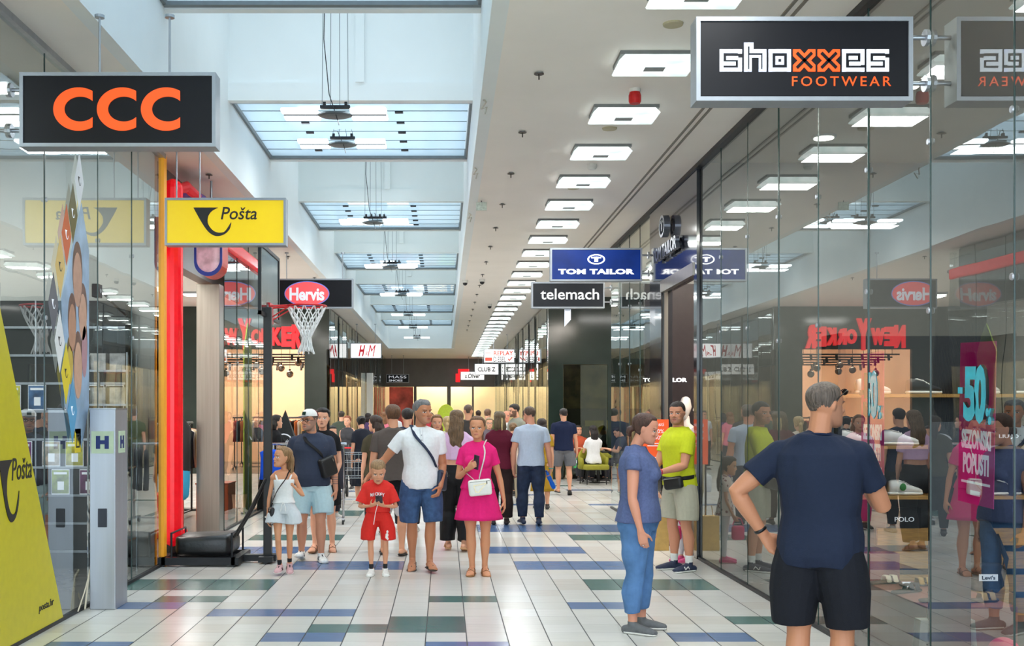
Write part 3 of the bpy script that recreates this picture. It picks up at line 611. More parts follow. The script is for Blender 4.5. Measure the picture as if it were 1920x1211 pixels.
y, z = lw(143, 826); t = empty('sticker', 'small yellow square sticker low on the post office glass', 'sticker', (LW+.012, y, z)); mb = MB(); mb.box((0, -.075, -.1), (.002, .075, .1)); obj('foil', mb, MATS['diamond_238_40'], t); mb = MB(); mb.band([(-.045, .06), (-.045, -.06), (.045, -.06), (.045, .06)], [(-.03, .045), (-.03, -.045), (.03, -.045), (.03, .045)], (.002, 0, 0), *LEFTW, .001, True); mb.prism([(-.028, .035), (.028, .035), (0, -.02)], (.002, 0, 0), *LEFTW, .0015); obj('printed_mark', mb, M_ink, t)
# aluminium pillar with the H plates
t = empty('gate_pillar', 'brushed aluminium pillar with H plates in front of post office glass', 'pillar', (-2.92, 9.66, 0))
mb = MB(); mb.box((-.11, -.18, 0), (.11, .18, 1.715), .006); obj('body', mb, mat('pillar_aluminium', (176, 180, 190), .42, .75, var=.05, scale=20, stretch=(1, 1, .04)), t)
mb = MB(); mb.box((-.115, -.185, 1.712), (.115, .185, 1.722)); obj('cap', mb, M_alu, t)
for fr, o, nm in ((FRONT, (0, -.18, 1.43), 'plate'), (((0, 1, 0), (0, 0, 1), (1, 0, 0)), (.11, 0, 1.43), 'plate')):
    mb = MB(); q = .095; mb.prism([(-q, -q*1.0), (q, -q), (q, q), (-q, q)], o, *fr, .004); p_ = obj(nm, mb, mat('plate_mint', (196, 214, 186), .5), t)
    mb = MB(); s_ = .055; o2 = Vector(o)+Vector(fr[2])*.004
    q_ = s_-.036; mb.prism([(-s_, -s_), (-q_, -s_), (-q_, -.016), (q_, -.016), (q_, -s_), (s_, -s_), (s_, s_), (q_, s_), (q_, .018), (-q_, .018), (-q_, s_), (-s_, s_)], o2, *fr, .003)
    obj('letter', mb, mat('plate_navy', (20, 44, 110), .5), p_)
mb = MB(); mb.box((-.038, -.19, .705), (.038, -.18, .865), .004); obj('reader', mb, mat('reader_black', (22, 26, 44), .3), t)
mb = MB(); mb.tube([(LW+.05, 9.42, .02), (LW+.06, 9.48, .28), (LW+.05, 9.55, .33), (LW+.1, 9.6, .2), (LW+.04, 9.62, .02)], [.008], 8); mb.tube([(LW+.03, 9.3, .02), (LW+.05, 9.4, .16), (LW+.06, 9.5, .30)], [.006], 8); tag(obj('power_cable', mb, mat('cream_cable', (206, 196, 176), .5)), 'looped cream cable at the foot of the left glass behind the pillar', 'cable')
t = empty('door_lock', 'black door closer box at the top of the post office glass door', 'lock', (LW-.03, 10.0, 2.78)); mb = MB(); mb.box((-.03, -.06, -.06), (.03, .06, .06), .005); obj('housing', mb, M_black, t); mb = MB(); mb.tube([(0, .06, .03), (0, .5, -.07), (0, .9, -.14)], [.012], 8); obj('arm', mb, M_dark, t); mb = MB(); mb.cyl((.03, 0, 0), (.035, 0, 0), .02); obj('key_ring', mb, M_alu, t)
# slat wall with magazines
t = empty('slat_wall', 'dark slatted display wall of the post office seen through glass', 'display wall', (-4.8, 11.9, 0))
mb = MB(); mb.box((-1.5, 0, 0), (1.38, .12, 2.88)); obj('board', mb, mat('slat_board', (46, 47, 50), .4, var=.12, scale=3), t)
for j in range(9):
    mb = MB(); mb.box((-1.5, -.02, .18+.30*j), (1.38, 0, .205+.30*j)); obj('rail', mb, M_alu, t)
for x in (-.5, .42):
    mb = MB(); mb.box((x-.008, -.012, 0), (x+.008, 0, 2.88)); obj('joint', mb, M_alu, t)
mags = [((150, 168, 60), 'green'), ((40, 44, 42), 'black'), ((110, 84, 50), 'brown'), ((190, 70, 60), 'red'), ((70, 110, 160), 'blue'), ((220, 200, 80), 'yellow'), ((200, 190, 180), 'pale'), ((120, 60, 110), 'purple')]
i = 0
for row, (z, xs) in enumerate(((1.705, (-3.52, -3.73, -3.96, -4.35, -4.62)), (1.105, (-3.5, -3.72, -3.95, -4.2, -4.5)), (.805, (-3.55, -3.8, -4.1)))):
    for j, x in enumerate(xs):
        c, nm = mags[(row*3+j+(1 if row == 0 else 0)) % 8]; t = empty('magazine', '%s covered magazine, %s from the right on the %s rail of the slat wall' % (nm, ('first', 'second', 'third', 'fourth', 'fifth')[j], ('top', 'middle', 'lowest')[row]), 'magazine', (x, 11.86, z), 0, 'magazines on the slat wall')
        mb = MB(); mb.box((-.095, -.012, 0), (.095, .0, .27)); obj('pages', mb, M_signw, t); mb = MB(); mb.box((-.09, -.015, .012), (.09, -.012, .26)); obj('cover', mb, mat('cover_%s' % nm, c, .35, var=.7, scale=9), t); mb = MB(); mb.box((-.07, -.017, .215), (.07, -.015, .24)); mb.box((-.03, -.017, .05), (.04, -.015, .14)); obj('cover_print', mb, M_signw, t)
# counter and shelf behind the glass
t = empty('post_counter', 'white post office counter with glass front by the amber post', 'counter', (-4.7, 10.9, 0))
mb = MB(); mb.box((-.4, -.7, 0), (.4, .7, .08)); obj('plinth', mb, M_dark, t); mb = MB(); mb.box((-.38, -.68, .08), (.38, .68, .95), .01); obj('body', mb, mat('counter_white', (214, 222, 224), .4), t); mb = MB(); mb.box((-.42, -.72, .95), (.42, .72, .99), .005); obj('top', mb, mat('counter_top', (196, 206, 210), .25), t)
t = empty('leaflet_rack', 'clear leaflet rack with colourful cards beside the amber post', 'rack', (-3.45, 11.55, 0))
for x, y in ((-.2, -.18), (.2, -.18), (-.2, .18), (.2, .18)): mb = MB(); mb.cyl((x, y, 0), (x, y, 2.3), .012); obj('post', mb, M_alu, t)
for j, z in enumerate((.35, .75, 1.1, 1.4, 1.75, 2.1)): mb = MB(); mb.box((-.2, -.18, z), (.2, .18, z+.02)); obj('shelf', mb, M_alu, t)
for j, (z, c) in enumerate(((1.12, (120, 150, 60)), (1.42, (170, 150, 180)), (1.77, (230, 230, 226)), (.77, (120, 120, 120)), (2.12, (236, 236, 238)))):
    for k in range(2):
        x = -3.45-.11+.2*k; mb = MB(); mb.box((x-.08, 11.40, z), (x+.08, 11.55, z+.17)); o = obj('carton', mb, mat('carton_%d' % (j*2+k), tuple(min(255, v+(-30 if k else 0)) for v in c), .5, var=.5, scale=12)); tag(o, 'printed box on the %s shelf of the leaflet rack, %s' % (('third', 'fourth', 'fifth', 'second', 'top')[j], ('left one', 'right one')[k]), 'box', 'boxes on the leaflet rack')

# ------------------------------------------------ red portal of the sports shop
t = empty('red_portal', 'glossy red rounded portal frame around the sports shop entrance', 'portal', (LW, 12.6, 0))
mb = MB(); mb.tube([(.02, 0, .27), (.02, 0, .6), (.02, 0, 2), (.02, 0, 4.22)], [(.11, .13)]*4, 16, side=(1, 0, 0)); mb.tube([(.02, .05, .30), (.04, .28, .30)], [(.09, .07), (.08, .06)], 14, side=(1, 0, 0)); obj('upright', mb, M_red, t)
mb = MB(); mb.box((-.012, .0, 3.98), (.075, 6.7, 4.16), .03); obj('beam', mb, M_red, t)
mb = MB(); mb.box((-.07, -.03, .02), (.07, .10, .30)); obj('foot', mb, M_dark, t)
mb = MB(); mb.tube([(.05, .35, 4.27), (.12, 1.0, 4.27)], [.08, .08], 16); obj('purple_roll', mb, mat('purple_vinyl', (104, 74, 160), .4), t)
mb = MB(); mb.tube([(.0, .15, 4.24), (.10, .3, 4.30), (.2, .42, 4.22)], [.05, .07, .05], 14); obj('knot', mb, mat('coral_vinyl', (238, 60, 70), .4), t)
t = empty('shield_sign', 'rounded red and blue shield sign behind the yellow post sign', 'sign', (-2.86, 13.45, 3.3))
shp = [(-.17, .75), (-.17, .25)]+arc(0, .2, .17, 180, 360, 12)+[(.17, .75)]
mb = MB(); mb.prism(shp, (0, 0, 0), *FRONT, -.35); obj('case', mb, mat('case_red', (206, 46, 36), .4, var=.08), t)
mb = MB(); mb.band(shp, [(p[0]*.84, .05+p[1]*.93) for p in shp], (0, 0, 0), *FRONT, .02); obj('rim', mb, mat('rim_blue', (30, 60, 150), .4), t)
mb = MB(); mb.prism([(p[0]*.84, .05+p[1]*.93) for p in shp], (0, 0, 0), *FRONT, .008); obj('face', mb, mat('shield_reflections', (222, 190, 206), .12, var=.4, scale=7), t)  # white and pink reflections on the face are put into its mottled colour
mb = MB(); mb.cyl((0, .17, .75), (0, .17, CZ-3.3), .015); obj('hanger', mb, M_alu, t)
mb = MB(); mb.tube([(-4.4, 13.2, 3.3), (-3.6, 15.0, 3.3)], [.03], 10); tag(obj('tube_light', mb, mat('warm_tube', (255, 232, 190), .5, emit=3)), 'slanting tube light inside the sports shop doorway', 'light')

# ------------------------------------------------ portable basketball hoop
t = empty('basketball_hoop', 'black portable basketball hoop with red rim in front of the sports shop', 'basketball hoop', (-1.98, 12.45, 0))
mb = MB(); mb.box((-.045, -.045, .06), (.045, .045, 2.86), .008); obj('pole', mb, M_black, t)
b = MB(); b.box((-.62, -.05, .02), (.10, .05, .09)); b.box((-1.1, -.38, .02), (-.30, -.30, .10)); b.box((-1.1, .30, .02), (-.30, .38, .10)); b.box((-.34, -.38, .02), (-.26, .38, .10)); b.box((-1.14, -.38, .02), (-1.06, .38, .10)); b.box((-.08, -.18, .02), (.08, .18, .08)); obj('base_frame', b, M_dark, t)
for x, y in ((-1.08, -.36), (-.32, -.36), (0, -.15), (-1.08, .36)): mb = MB(); mb.cyl((x, y-.02, .022), (x, y+.02, .022), .022); obj('wheel', mb, M_dark, t)
mb = MB(); mb.box((-.98, -.30, .10), (-.36, .30, .33), .06); o = obj('weight_bag', mb, mat('black_tarpaulin', (24, 25, 27), .35, bump=.9, bscale=9), t, True)
for v in o.data.vertices: v.co.z += .02*sin(v.co.x*23)*(v.co.z > .2); v.co.y += .015*sin(v.co.x*31)
for x in (-1.0, -.34): mb = MB(); mb.tube([(x, -.33, .1), (x, -.34, .36), (x, .33, .36), (x, .33, .1)], [.012], 8); obj('bag_frame', mb, M_dark, t)
for y in (-.09, .09): mb = MB(); mb.tube([(-.36, y, .30), (-.18, y, .6), (-.02, y*.6, .93)], [.016], 8); obj('brace', mb, M_black, t)
mb = MB(); mb.box((-.035, -.38, 2.78), (-.02, .95, 3.53)); b = obj('backboard', mb, glass('board_acrylic', (.84, .86, .88), 1.5, .12), t)
mb = MB()
for a, c in (((-.045, -.40, 2.75), (-.01, .97, 2.79)), ((-.045, -.40, 3.5), (-.01, .97, 3.54)), ((-.045, -.40, 2.75), (-.01, -.36, 3.54)), ((-.045, .93, 2.75), (-.01, .97, 3.54))): mb.box(a, c)
obj('backboard_frame', mb, M_dark, b)
mb = MB(); mb.tube([(0, .0, 2.80), (-.06, .2, 2.95), (-.06, .28, 3.2)], [.026], 10); obj('board_arm', mb, M_dark, t)
rc = Vector((.40, .28, 2.90)); RR = .225
mb = MB(); pts = [(rc.x+RR*cos(2*pi*i/32), rc.y+RR*sin(2*pi*i/32), rc.z) for i in range(33)]; mb.tube(pts, [.011], 8, side=(0, 0, 1), rnd_=False)
for s in (-1, 1): mb.tube([(rc.x-RR*.9, rc.y+s*.10, rc.z), (-.02, rc.y+s*.12, rc.z-.01)], [.01], 8); mb.tube([(rc.x-RR*.7, rc.y+s*.15, rc.z), (-.02, rc.y+s*.1, rc.z-.16)], [.008], 8)
mb.box((-.02, rc.y-.13, rc.z-.2), (0, rc.y+.13, rc.z+.03)); r_ = obj('rim', mb, mat('rim_red', (206, 30, 36), .4), t)
mb = MB(); prof = [(1, 0), (.8, -.1), (.58, -.2), (.36, -.29), (.22, -.36), (.26, -.44), (.30, -.52)]; n = 12
for i in range(n):
    for s in (1, -1):
        mb.tube([(rc.x+RR*p*cos(2*pi*(i+s*j*.5)/n), rc.y+RR*p*sin(2*pi*(i+s*j*.5)/n), rc.z+z) for j, (p, z) in enumerate(prof)], [.007], 6, rnd_=False)
for i in range(16):
    a = rnd.random()*6.28; q = .2+rnd.random()*.25; mb.tube([(rc.x+.03*cos(a), rc.y+.03*sin(a), rc.z-.36), (rc.x+RR*q*cos(a), rc.y+RR*q*sin(a), rc.z-.50-.06*rnd.random())], [.008], 5)
obj('net', mb, mat('net_white', (236, 238, 238), .7), r_)
# ================================================================ PEOPLE
def vec(a): return Vector(a)
TOR_M = [(-.035, .072, .058, .0), (.0, .094, .068, .004), (.05, .093, .066, .0), (.11, .084, .060, .0), (.18, .092, .065, -.002), (.235, .103, .069, -.004), (.28, .105, .063, -.002), (.315, .084, .048, .004), (.338, .046, .042, .008), (.36, .036, .037, .002), (.39, .033, .035, -.004)]
TOR_F = [(-.035, .074, .060, .0), (.0, .101, .072, .008), (.05, .094, .066, .004), (.115, .072, .055, .0), (.18, .080, .060, -.002), (.235, .090, .068, -.006), (.28, .091, .060, -.002), (.315, .072, .044, .004), (.338, .038, .036, .008), (.36, .030, .032, .002), (.39, .028, .031, -.004)]
HEADT = [(0.00, .12, -.34, -.12), (.05, .20, -.405, -.03), (.12, .245, -.42, .06), (.2, .27, -.41, .16), (.3, .295, -.40, .28), (.4, .312, -.395, .37), (.5, .322, -.385, .43), (.6, .33, -.395, .465), (.7, .332, -.395, .475), (.8, .312, -.36, .44), (.88, .265, -.295, .365), (.94, .20, -.21, .275), (.98, .12, -.12, .17), (1.0, .03, -.03, .05)]
def interp(T, z):
    if z <= T[0][0]: return T[0][1:]
    for a, b in zip(T[:-1], T[1:]):
        if z <= b[0]:
            u = (z-a[0])/(b[0]-a[0]); return tuple(a[i]*(1-u)+b[i]*u for i in range(1, len(a)))
    return T[-1][1:]
TMPC = {}
def remesh(name, mb, vox, smooth=1, fac=.5):
    me = bpy.data.meshes.new(name); me.from_pydata(mb.v, [], mb.f); me.update()
    o = bpy.data.objects.new('tmp', me); COL.objects.link(o)
    m = o.modifiers.new('r', 'REMESH'); m.mode = 'VOXEL'; m.voxel_size = vox; m.use_smooth_shade = True
    if smooth: s = o.modifiers.new('s', 'SMOOTH'); s.factor = fac; s.iterations = smooth
    dg = bpy.context.evaluated_depsgraph_get(); dg.update()
    r = bpy.data.meshes.new_from_object(o.evaluated_get(dg)); bpy.data.objects.remove(o); bpy.data.meshes.remove(me); r.name = name
    r.polygons.foreach_set('use_smooth', [True]*len(r.polygons))
    return r
def co_of(me): a = np.empty(len(me.vertices)*3, np.float32); me.vertices.foreach_get('co', a); return a.reshape(-1, 3)
def no_of(me): a = np.empty(len(me.vertices)*3, np.float32); me.vertices.foreach_get('normal', a); return a.reshape(-1, 3)
def wrinkle(me, amp, seed, freq=26, aniso=(1, 1, .55)):
    r = np.random.RandomState(seed); c = co_of(me); n = no_of(me); d = np.zeros(len(c)); w = 0
    for i in range(9):
        k = r.normal(size=3)*np.array(aniso); k = k/np.linalg.norm(k)*freq*(.5+r.rand()*1.1); q = c @ k+r.rand()*6.28; a = .4+r.rand()
        d += a*np.sin(q+1.3*np.sin(c @ r.normal(size=3)*9+r.rand()*6)); w += a
    d = d/w*2.2; d = np.where(d > 0, d, d*.6)
    c = c+n*(d*amp)[:, None]; me.vertices.foreach_set('co', c.astype(np.float32).ravel()); me.update()
def attr_mat(name, rough=.5, bump=.12, bscale=140, spec=.4):
    if name in MATS: return MATS[name]
    m = bpy.data.materials.new(name); m.use_nodes = True; nt = m.node_tree; b = nt.nodes['Principled BSDF']
    a = N(nt, 'ShaderNodeAttribute'); a.attribute_name = 'Col'; tc = N(nt, 'ShaderNodeTexCoord'); ns = N(nt, 'ShaderNodeTexNoise'); ns.inputs['Scale'].default_value = bscale
    nt.links.new(tc.outputs['Object'], ns.inputs['Vector']); bp = N(nt, 'ShaderNodeBump'); bp.inputs['Strength'].default_value = bump; bp.inputs['Distance'].default_value = .002
    nt.links.new(ns.outputs['Fac'], bp.inputs['Height']); nt.links.new(bp.outputs[0], b.inputs['Normal']); nt.links.new(a.outputs['Color'], b.inputs['Base Color'])
    b.inputs['Roughness'].default_value = rough; b.inputs['Specular IOR Level'].default_value = spec; MATS[name] = m; return m
def fabric(c, name=None, rough=.85, var=.04, scale=40): return mat(name or 'fabric_%d_%d_%d' % c, c, rough, var=var, scale=scale, bump=.25, bscale=220, spec=.25)
def hairmat(c): return mat('hair_%d_%d_%d' % c, c, .5, var=.45, scale=30, bump=.9, bscale=45, stretch=(3, 3, .35), spec=.45)
def rotm(yaw=0, pitch=0, roll=0): return Matrix.Rotation(radians(yaw), 3, 'Z') @ Matrix.Rotation(radians(pitch), 3, 'X') @ Matrix.Rotation(radians(roll), 3, 'Y')
class Person:
    def __init__(s, label, x, y, rot, H, sex='m', fat=1., hh=None, skin=(206, 150, 120), hair=(60, 42, 30), arms=None, legs=None, head=(0, 0, 0), lean=(0, 0), vox=.007, belly=0., group=None, z=0., brow=None, beard=None, lips=(176, 96, 88), foot=(0, 0), eyes=True, cat='person', seat=None, bust=1., bare=False):
        skin = tuple(min(250, v*1.07+3) for v in skin); s.H, s.sex, s.fat, s.vox, s.skin, s.haircol = H, sex, fat, vox, skin, hair
        s.root = empty('person' if cat == 'person' else cat, label, cat, (x, y, z), radians(rot), group)
        s.hh = hh or .132*H; s.seed = int(abs(x*977+y*131)) % 9999; s.lean = lean; s.belly = belly
        s.T = TOR_F if sex == 'f' else TOR_M; s.q = ((1-s.hh/H)-.035-.5)/.335; s.eyes = eyes
        D = dict(L=((-.14, .03, -1), (-.04, -.16, -1), (1, 0, .0), 22), R=((.14, .03, -1), (.04, -.16, -1), (-1, 0, 0), 22)); D.update(arms or {})
        Gd = dict(L=((-.03, 0, -1), (-.01, .03, -1), -6, 0), R=((.03, 0, -1), (.01, .03, -1), 6, 0)); Gd.update(legs or {})
        s.bust = bust; s.J = {}; k = H; s.A = D; s.G = Gd
        for sd, sg in (('L', -1), ('R', 1)):
            hip = vec((sg*.050*k*(1+.15*(fat-1)), .004*k, .0)); t, sh, fy, fp = Gd[sd]
            kn = hip+vec(t).normalized()*.235*k; an = kn+vec(sh).normalized()*.222*k
            s.J['hip'+sd], s.J['knee'+sd], s.J['ank'+sd] = hip, kn, an
        def sole(sd):   # lowest point of the foot
            fp = Gd[sd][3]; return s.J['ank'+sd].z-.043*k-(.10*k*sin(radians(fp)) if fp > 0 else .03*k*sin(radians(-fp)))
        base = min(sole('L'), sole('R')) if seat is None else -seat
        off = vec((0, 0, -base))
        for key in list(s.J): s.J[key] = s.J[key]+off
        s.P = off; sw = (.103 if sex == 'm' else .089)*k*(1+.5*(fat-1))
        for sd, sg in (('L', -1), ('R', 1)):
            S = s.tp((sg*sw, .004*k, (.284 if sex == 'm' else .280)*s.q*k)); d1, d2, pn, curl = D[sd]
            E = S+vec(d1).normalized()*.170*k; W = E+vec(d2).normalized()*.150*k
            s.J['sho'+sd], s.J['elb'+sd], s.J['wri'+sd] = S, E, W
        s.neck = s.tp((0, .004*k, .345*s.q*k)); s.HM = rotm(*head)
        s.hc = s.neck+s.HM @ vec((0, -.02*k, .018*k)); s.body(brow, beard, lips, bare)
    def tp(s, p): # torso point with lean
        return s.P+vec((p[0]+s.lean[0]*p[2], p[1]+s.lean[1]*p[2], p[2]))
    def sec(s, zf, off=0.):
        w, d, y = interp(s.T, zf); f = s.fat
        if zf > .3: f = 1+(f-1)*.35
        b = s.belly*math.exp(-((zf-.09)/.075)**2)*s.H
        return w*s.H*f+off, d*s.H*f+off+b*.5, y*s.H-b*.5
    def tpt(s, ang, zf, off=0.):
        w, d, y = s.sec(zf, off); a = radians(ang); return s.tp((sin(a)*w, y-cos(a)*d, zf*s.q*s.H))
    def hp(s, p): return s.hc+s.HM @ vec((p[0]*s.hh, p[1]*s.hh, p[2]*s.hh))
    def torso(s, mb, z0, z1, off=0., n=20, extra=None, cap=0.012):
        zs = [z0+(z1-z0)*i/13 for i in range(14)]; rows = []
        for i, zf in enumerate(zs):
            w, d, y = s.sec(zf, off)
            if extra: e = extra((zf-z0)/(z1-z0)); w += e; d += e
            rows.append((zf, w, d, y))
        vs = []
        for zf, w, d, y in rows:
            for j in range(n):
                a = 2*pi*j/n; ca, sa = cos(a), sin(a); ex = .85
                vs.append(s.tp((w*math.copysign(abs(ca)**ex, ca), y+d*math.copysign(abs(sa)**ex, sa), zf*s.q*s.H)))
        m = len(rows); fs = [(i*n+j, i*n+(j+1) % n, (i+1)*n+(j+1) % n, (i+1)*n+j) for i in range(m-1) for j in range(n)]
        fs += [tuple(range(n-1, -1, -1)), tuple(range((m-1)*n, m*n))]; mb.add(vs, fs)
    def traps(s, mb, off=0.):
        k = s.H
        for sd in 'LR': sg = -1 if sd == 'L' else 1; mb.tube([s.tp((sg*.012*k, .008*k, .322*s.q*k)), s.tp((sg*.055*k, .008*k, .308*s.q*k)), s.J['sho'+sd]+vec((0, 0, -.003*k))], [.028*k+off, .029*k+off, .031*k*(.9 if s.sex == 'f' else 1)+off], 12)
    def bustp(s, mb, off=0.):
        if s.sex == 'f' and s.hh/s.H < .15:
            for sg in (-1, 1): w, d, y = s.sec(.222); f_ = 1+(s.fat-1)*.4; mb.ell(s.tp((sg*.040*s.H*s.fat, y-d*.72, .216*s.q*s.H)), [r*s.H*f_*s.bust+off for r in (.038, .034, .036)])
    def glut(s, mb, off=0.):
        f = s.fat*(1.06 if s.sex == 'f' else .95)
        for sg in (-1, 1): mb.ell(s.P+vec((sg*.044*s.H, .030*s.H, -.004*s.H)), [r*s.H*f+off for r in (.048, .048, .052)])
    def leg(s, mb, sd, off=0., t0=0., t1=1., flare=0., n=16, flat=False, out=0.):
        """t: 0 hip, .5 knee, 1 ankle"""
        k = s.H; f = 1+.75*(s.fat-1); h, kn, an = s.J['hip'+sd], s.J['knee'+sd], s.J['ank'+sd]; ch = s.hh/s.H > .15
        fr = (kn-h).normalized(); prof = [(0, .054, 0), (.12, .054, 0), (.25, .047, 0), (.38, .038, 0), (.47, .031, -.003), (.52, .030, -.002), (.60, .031, .006), (.68, .0325, .009), (.78, .027, .006), (.88, .021, .003), (.95, .0185, .0), (1.0, .019, 0)]
        g = (.88 if ch else 1)*f
        pts = []; rad = []; sgo = -1 if sd == 'L' else 1
        back = vec((0, 1, 0))
        ts = sorted(set([t0, t1]+[p[0] for p in prof if t0 < p[0] < t1]))
        for t in ts:
            r, dy = interp(prof, t); p = h.lerp(kn, t*2) if t <= .5 else kn.lerp(an, (t-.5)*2)
            u = (t-t0)/max(1e-6, (t1-t0)); pts.append(p+back*dy*k+vec((sgo*out*min(1, u*1.6), 0, 0))); rad.append(r*k*g+off+flare*u)
        mb.tube(pts, rad, n, flat=flat)
    def arm(s, mb, sd, off=0., t0=0., t1=1., flare=0., n=14, flat=False):
        k = s.H; f = 1+.6*(s.fat-1); S, E, W = s.J['sho'+sd], s.J['elb'+sd], s.J['wri'+sd]; g = f*(.84 if s.sex == 'f' else 1)*(.8 if s.hh/s.H > .15 else 1)
        prof = [(0, .033), (.12, .031), (.25, .0285), (.38, .0255), (.5, .0225), (.58, .0245), (.7, .0225), (.85, .0175), (1, .0145)]
        ts = sorted(set([t0, t1]+[p[0] for p in prof if t0 < p[0] < t1])); pts = []; rad = []
        for t in ts:
            r = interp(prof, t)[0]; pts.append(S.lerp(E, t*2) if t <= .5 else E.lerp(W, (t-.5)*2)); u = (t-t0)/max(1e-6, t1-t0); rad.append(r*k*g+off+flare*u)
        mb.tube(pts, rad, n, flat=flat)
    def hand(s, mb, sd):
        k = s.H*(.93 if s.sex == 'f' else 1); sg = -1 if sd == 'L' else 1; W, E = s.J['wri'+sd], s.J['elb'+sd]; d = (W-E).normalized(); _, _, pn, curl = s.A[sd]
        n = vec(pn); n = n-d*n.dot(d); n = n.normalized() if n.length > 1e-3 else d.orthogonal().normalized()
        th = d.cross(n)*(-sg); th.normalize()
        tilt = radians(curl*.35); d2 = (d*cos(tilt)+n*sin(tilt)).normalized(); n2 = (n*cos(tilt)-d*sin(tilt)).normalized()
        kn = W+d2*.054*k; s.J['palm'+sd] = W+d2*.05*k+n2*.016*k; s.J['pn'+sd] = n2; s.J['pd'+sd] = d2; s.J['th'+sd] = th
        mb.tube([W-d*.012*k, W+d2*.014*k, W+d2*.034*k, kn], [(.0165*k, .0125*k), (.020*k, .0115*k), (.0235*k, .0105*k), (.0235*k, .0085*k)], 12, side=th)
        fr = max(.0050*k, s.vox*.95)
        for i, (o, L, dz) in enumerate(((.0168, .041, -.002), (.0058, .046, 0), (-.0052, .043, -.001), (-.0158, .034, -.005))):
            p = kn+th*o*k+d2*dz*k; pts = [p-d2*.012*k, p]; dd = d2.copy(); sp = th*(o*1.6)
            for j, l in enumerate((.42, .32, .26)):
                a = radians(curl*(1.0+.12*i)*(1 if j else .75)); dd = (dd*cos(a)+n2*sin(a)).normalized(); n2b = n2
                p = p+(dd+sp).normalized()*L*l*k; pts.append(p)
            mb.tube(pts, [fr*1.05, fr*1.05, fr, fr*.95, fr*.85], 8)
        p = W+d2*.016*k+th*.014*k; dt = (d2*.62+th*.62+n2*.42).normalized(); de = (d2*.85+th*.15+n2*.5).normalized()
        mb.tube([p-dt*.006*k, p+dt*.018*k, p+dt*.032*k+de*.004*k, p+dt*.032*k+de*.028*k], [.0095*k, .0085*k, fr*1.15, fr*.95], 8)
    def footp(s, mb, sd, off=0., zo=0., toes=False, sole=False):
        k = s.H; A = s.J['ank'+sd]; _, _, fy, fp = s.G[sd]; a = radians(fy); f = vec((sin(a), -cos(a), 0)); p = radians(fp); up0 = vec((0, 0, 1))
        fw = f*cos(p)-up0*sin(p); up = up0*cos(p)+f*sin(p); sd_ = fw.cross(up); B = A-up*.043*k     # sole under ankle
        s.J['sole'+sd] = (B, fw, up, sd_)
        P = lambda x, z: B+fw*x*k+up*(z*k)
        if sole:
            mb.tube([P(-.032, .006), P(0, .006), P(.045, .006), P(.085, .006), P(.108, .006)], [(.019*k+off, .006*k+zo), (.020*k+off, .006*k+zo), (.021*k+off, .006*k+zo), (.027*k+off, .006*k+zo), (.018*k+off, .006*k+zo)], 14, side=sd_); return
        xt = .006 if off > 0 else 0; mb.tube([P(-.028-xt, .017), P(-.004, .020), P(.035, .022), P(.070+xt, .016), P(.094+xt*1.5 if not toes else .098, .012)], [(.018*k+off, .016*k+off), (.020*k+off, .019*k+off), (.021*k+off, .019*k+off), (.0255*k+off, .014*k+off), (.021*k+off, .010*k+off)], 14, side=sd_)
        mb.tube([A+up*.02*k, P(.0, .04), P(.022, .026)], [.019*k+off, .020*k+off, .017*k+off], 12)
        if toes:
            for i, (o, l, r) in enumerate(((-.015, .112, .0085), (-.004, .112, .0062), (.006, .107, .006), (.014, .101, .0056), (.021, .094, .0052))):
                o = -o if sd == 'L' else o; q = P(.085, .009)+sd_*(o*k); mb.tube([q, P(l, .007)+sd_*(o*k)], [r*k+off, r*k*.9+off], 8)
    def headmesh(s, mb):
        n = 24; vs = []; rows = [t/20 for t in range(21)]
        for t in rows:
            w, yf, yb = interp(HEADT, t); cy = (yf+yb)/2; dy = (yb-yf)/2
            if s.hh/s.H > .15 or s.sex == 'f':
                if t < .35: w *= .90+.1*(t/.35)
            for j in range(n):
                a = 2*pi*j/n; ca, sa = cos(a), sin(a); vs.append(s.hp((w*math.copysign(abs(ca)**.9, ca), cy+dy*math.copysign(abs(sa)**.92, sa), t)))
        m = len(rows); fs = [(i*n+j, i*n+(j+1) % n, (i+1)*n+(j+1) % n, (i+1)*n+j) for i in range(m-1) for j in range(n)]+[tuple(range(n-1, -1, -1)), tuple(range((m-1)*n, m*n))]
        mb.add(vs, fs); h = s.hh; fem = s.sex == 'f' or s.hh/s.H > .15; q = .82 if fem else 1
        mb.tube([s.hp((0, -.375, .56)), s.hp((0, -.415, .48)), s.hp((0, -.47*(.98 if fem else 1), .37)), s.hp((0, -.42, .335))], [.030*h*q, .034*h*q, .05*h*q, .035*h*q], 10)
        for sg in (-1, 1):
            mb.ell(s.hp((sg*.045, -.43, .345)), [.034*h*q]*3); mb.ell(s.hp((sg*.13, -.36, .585)), (.11*h, .045*h, .032*h*(.8 if fem else 1.1)), M=s.HM)
            mb.ell(s.hp((sg*.335, .04, .47)), (.026*h, .065*h, .105*h), M=s.HM @ rotm(sg*-20, 0, sg*8)); mb.ell(s.hp((sg*.17, -.31, .38)), (.09*h, .07*h, .07*h), M=s.HM)
        for z, r in ((.225, .020), (.185, .024)): mb.ell(s.hp((0, -.405, z)), (.10*h, .032*h, r*h), M=s.HM)
        mb.ell(s.hp((0, -.375, .06)), (.10*h, .06*h, .055*h), M=s.HM)
        k = s.H; g = (.95 if s.sex == 'm' else .78)*(.85 if s.hh/s.H > .15 else 1)
        mb.tube([s.tp((0, .010*k, .30*s.q*k)), s.neck, s.hp((0, .10, .18)), s.hp((0, .08, .34))], [.038*k*g, .0345*k*g, .034*k*g, .034*k*g], 14)
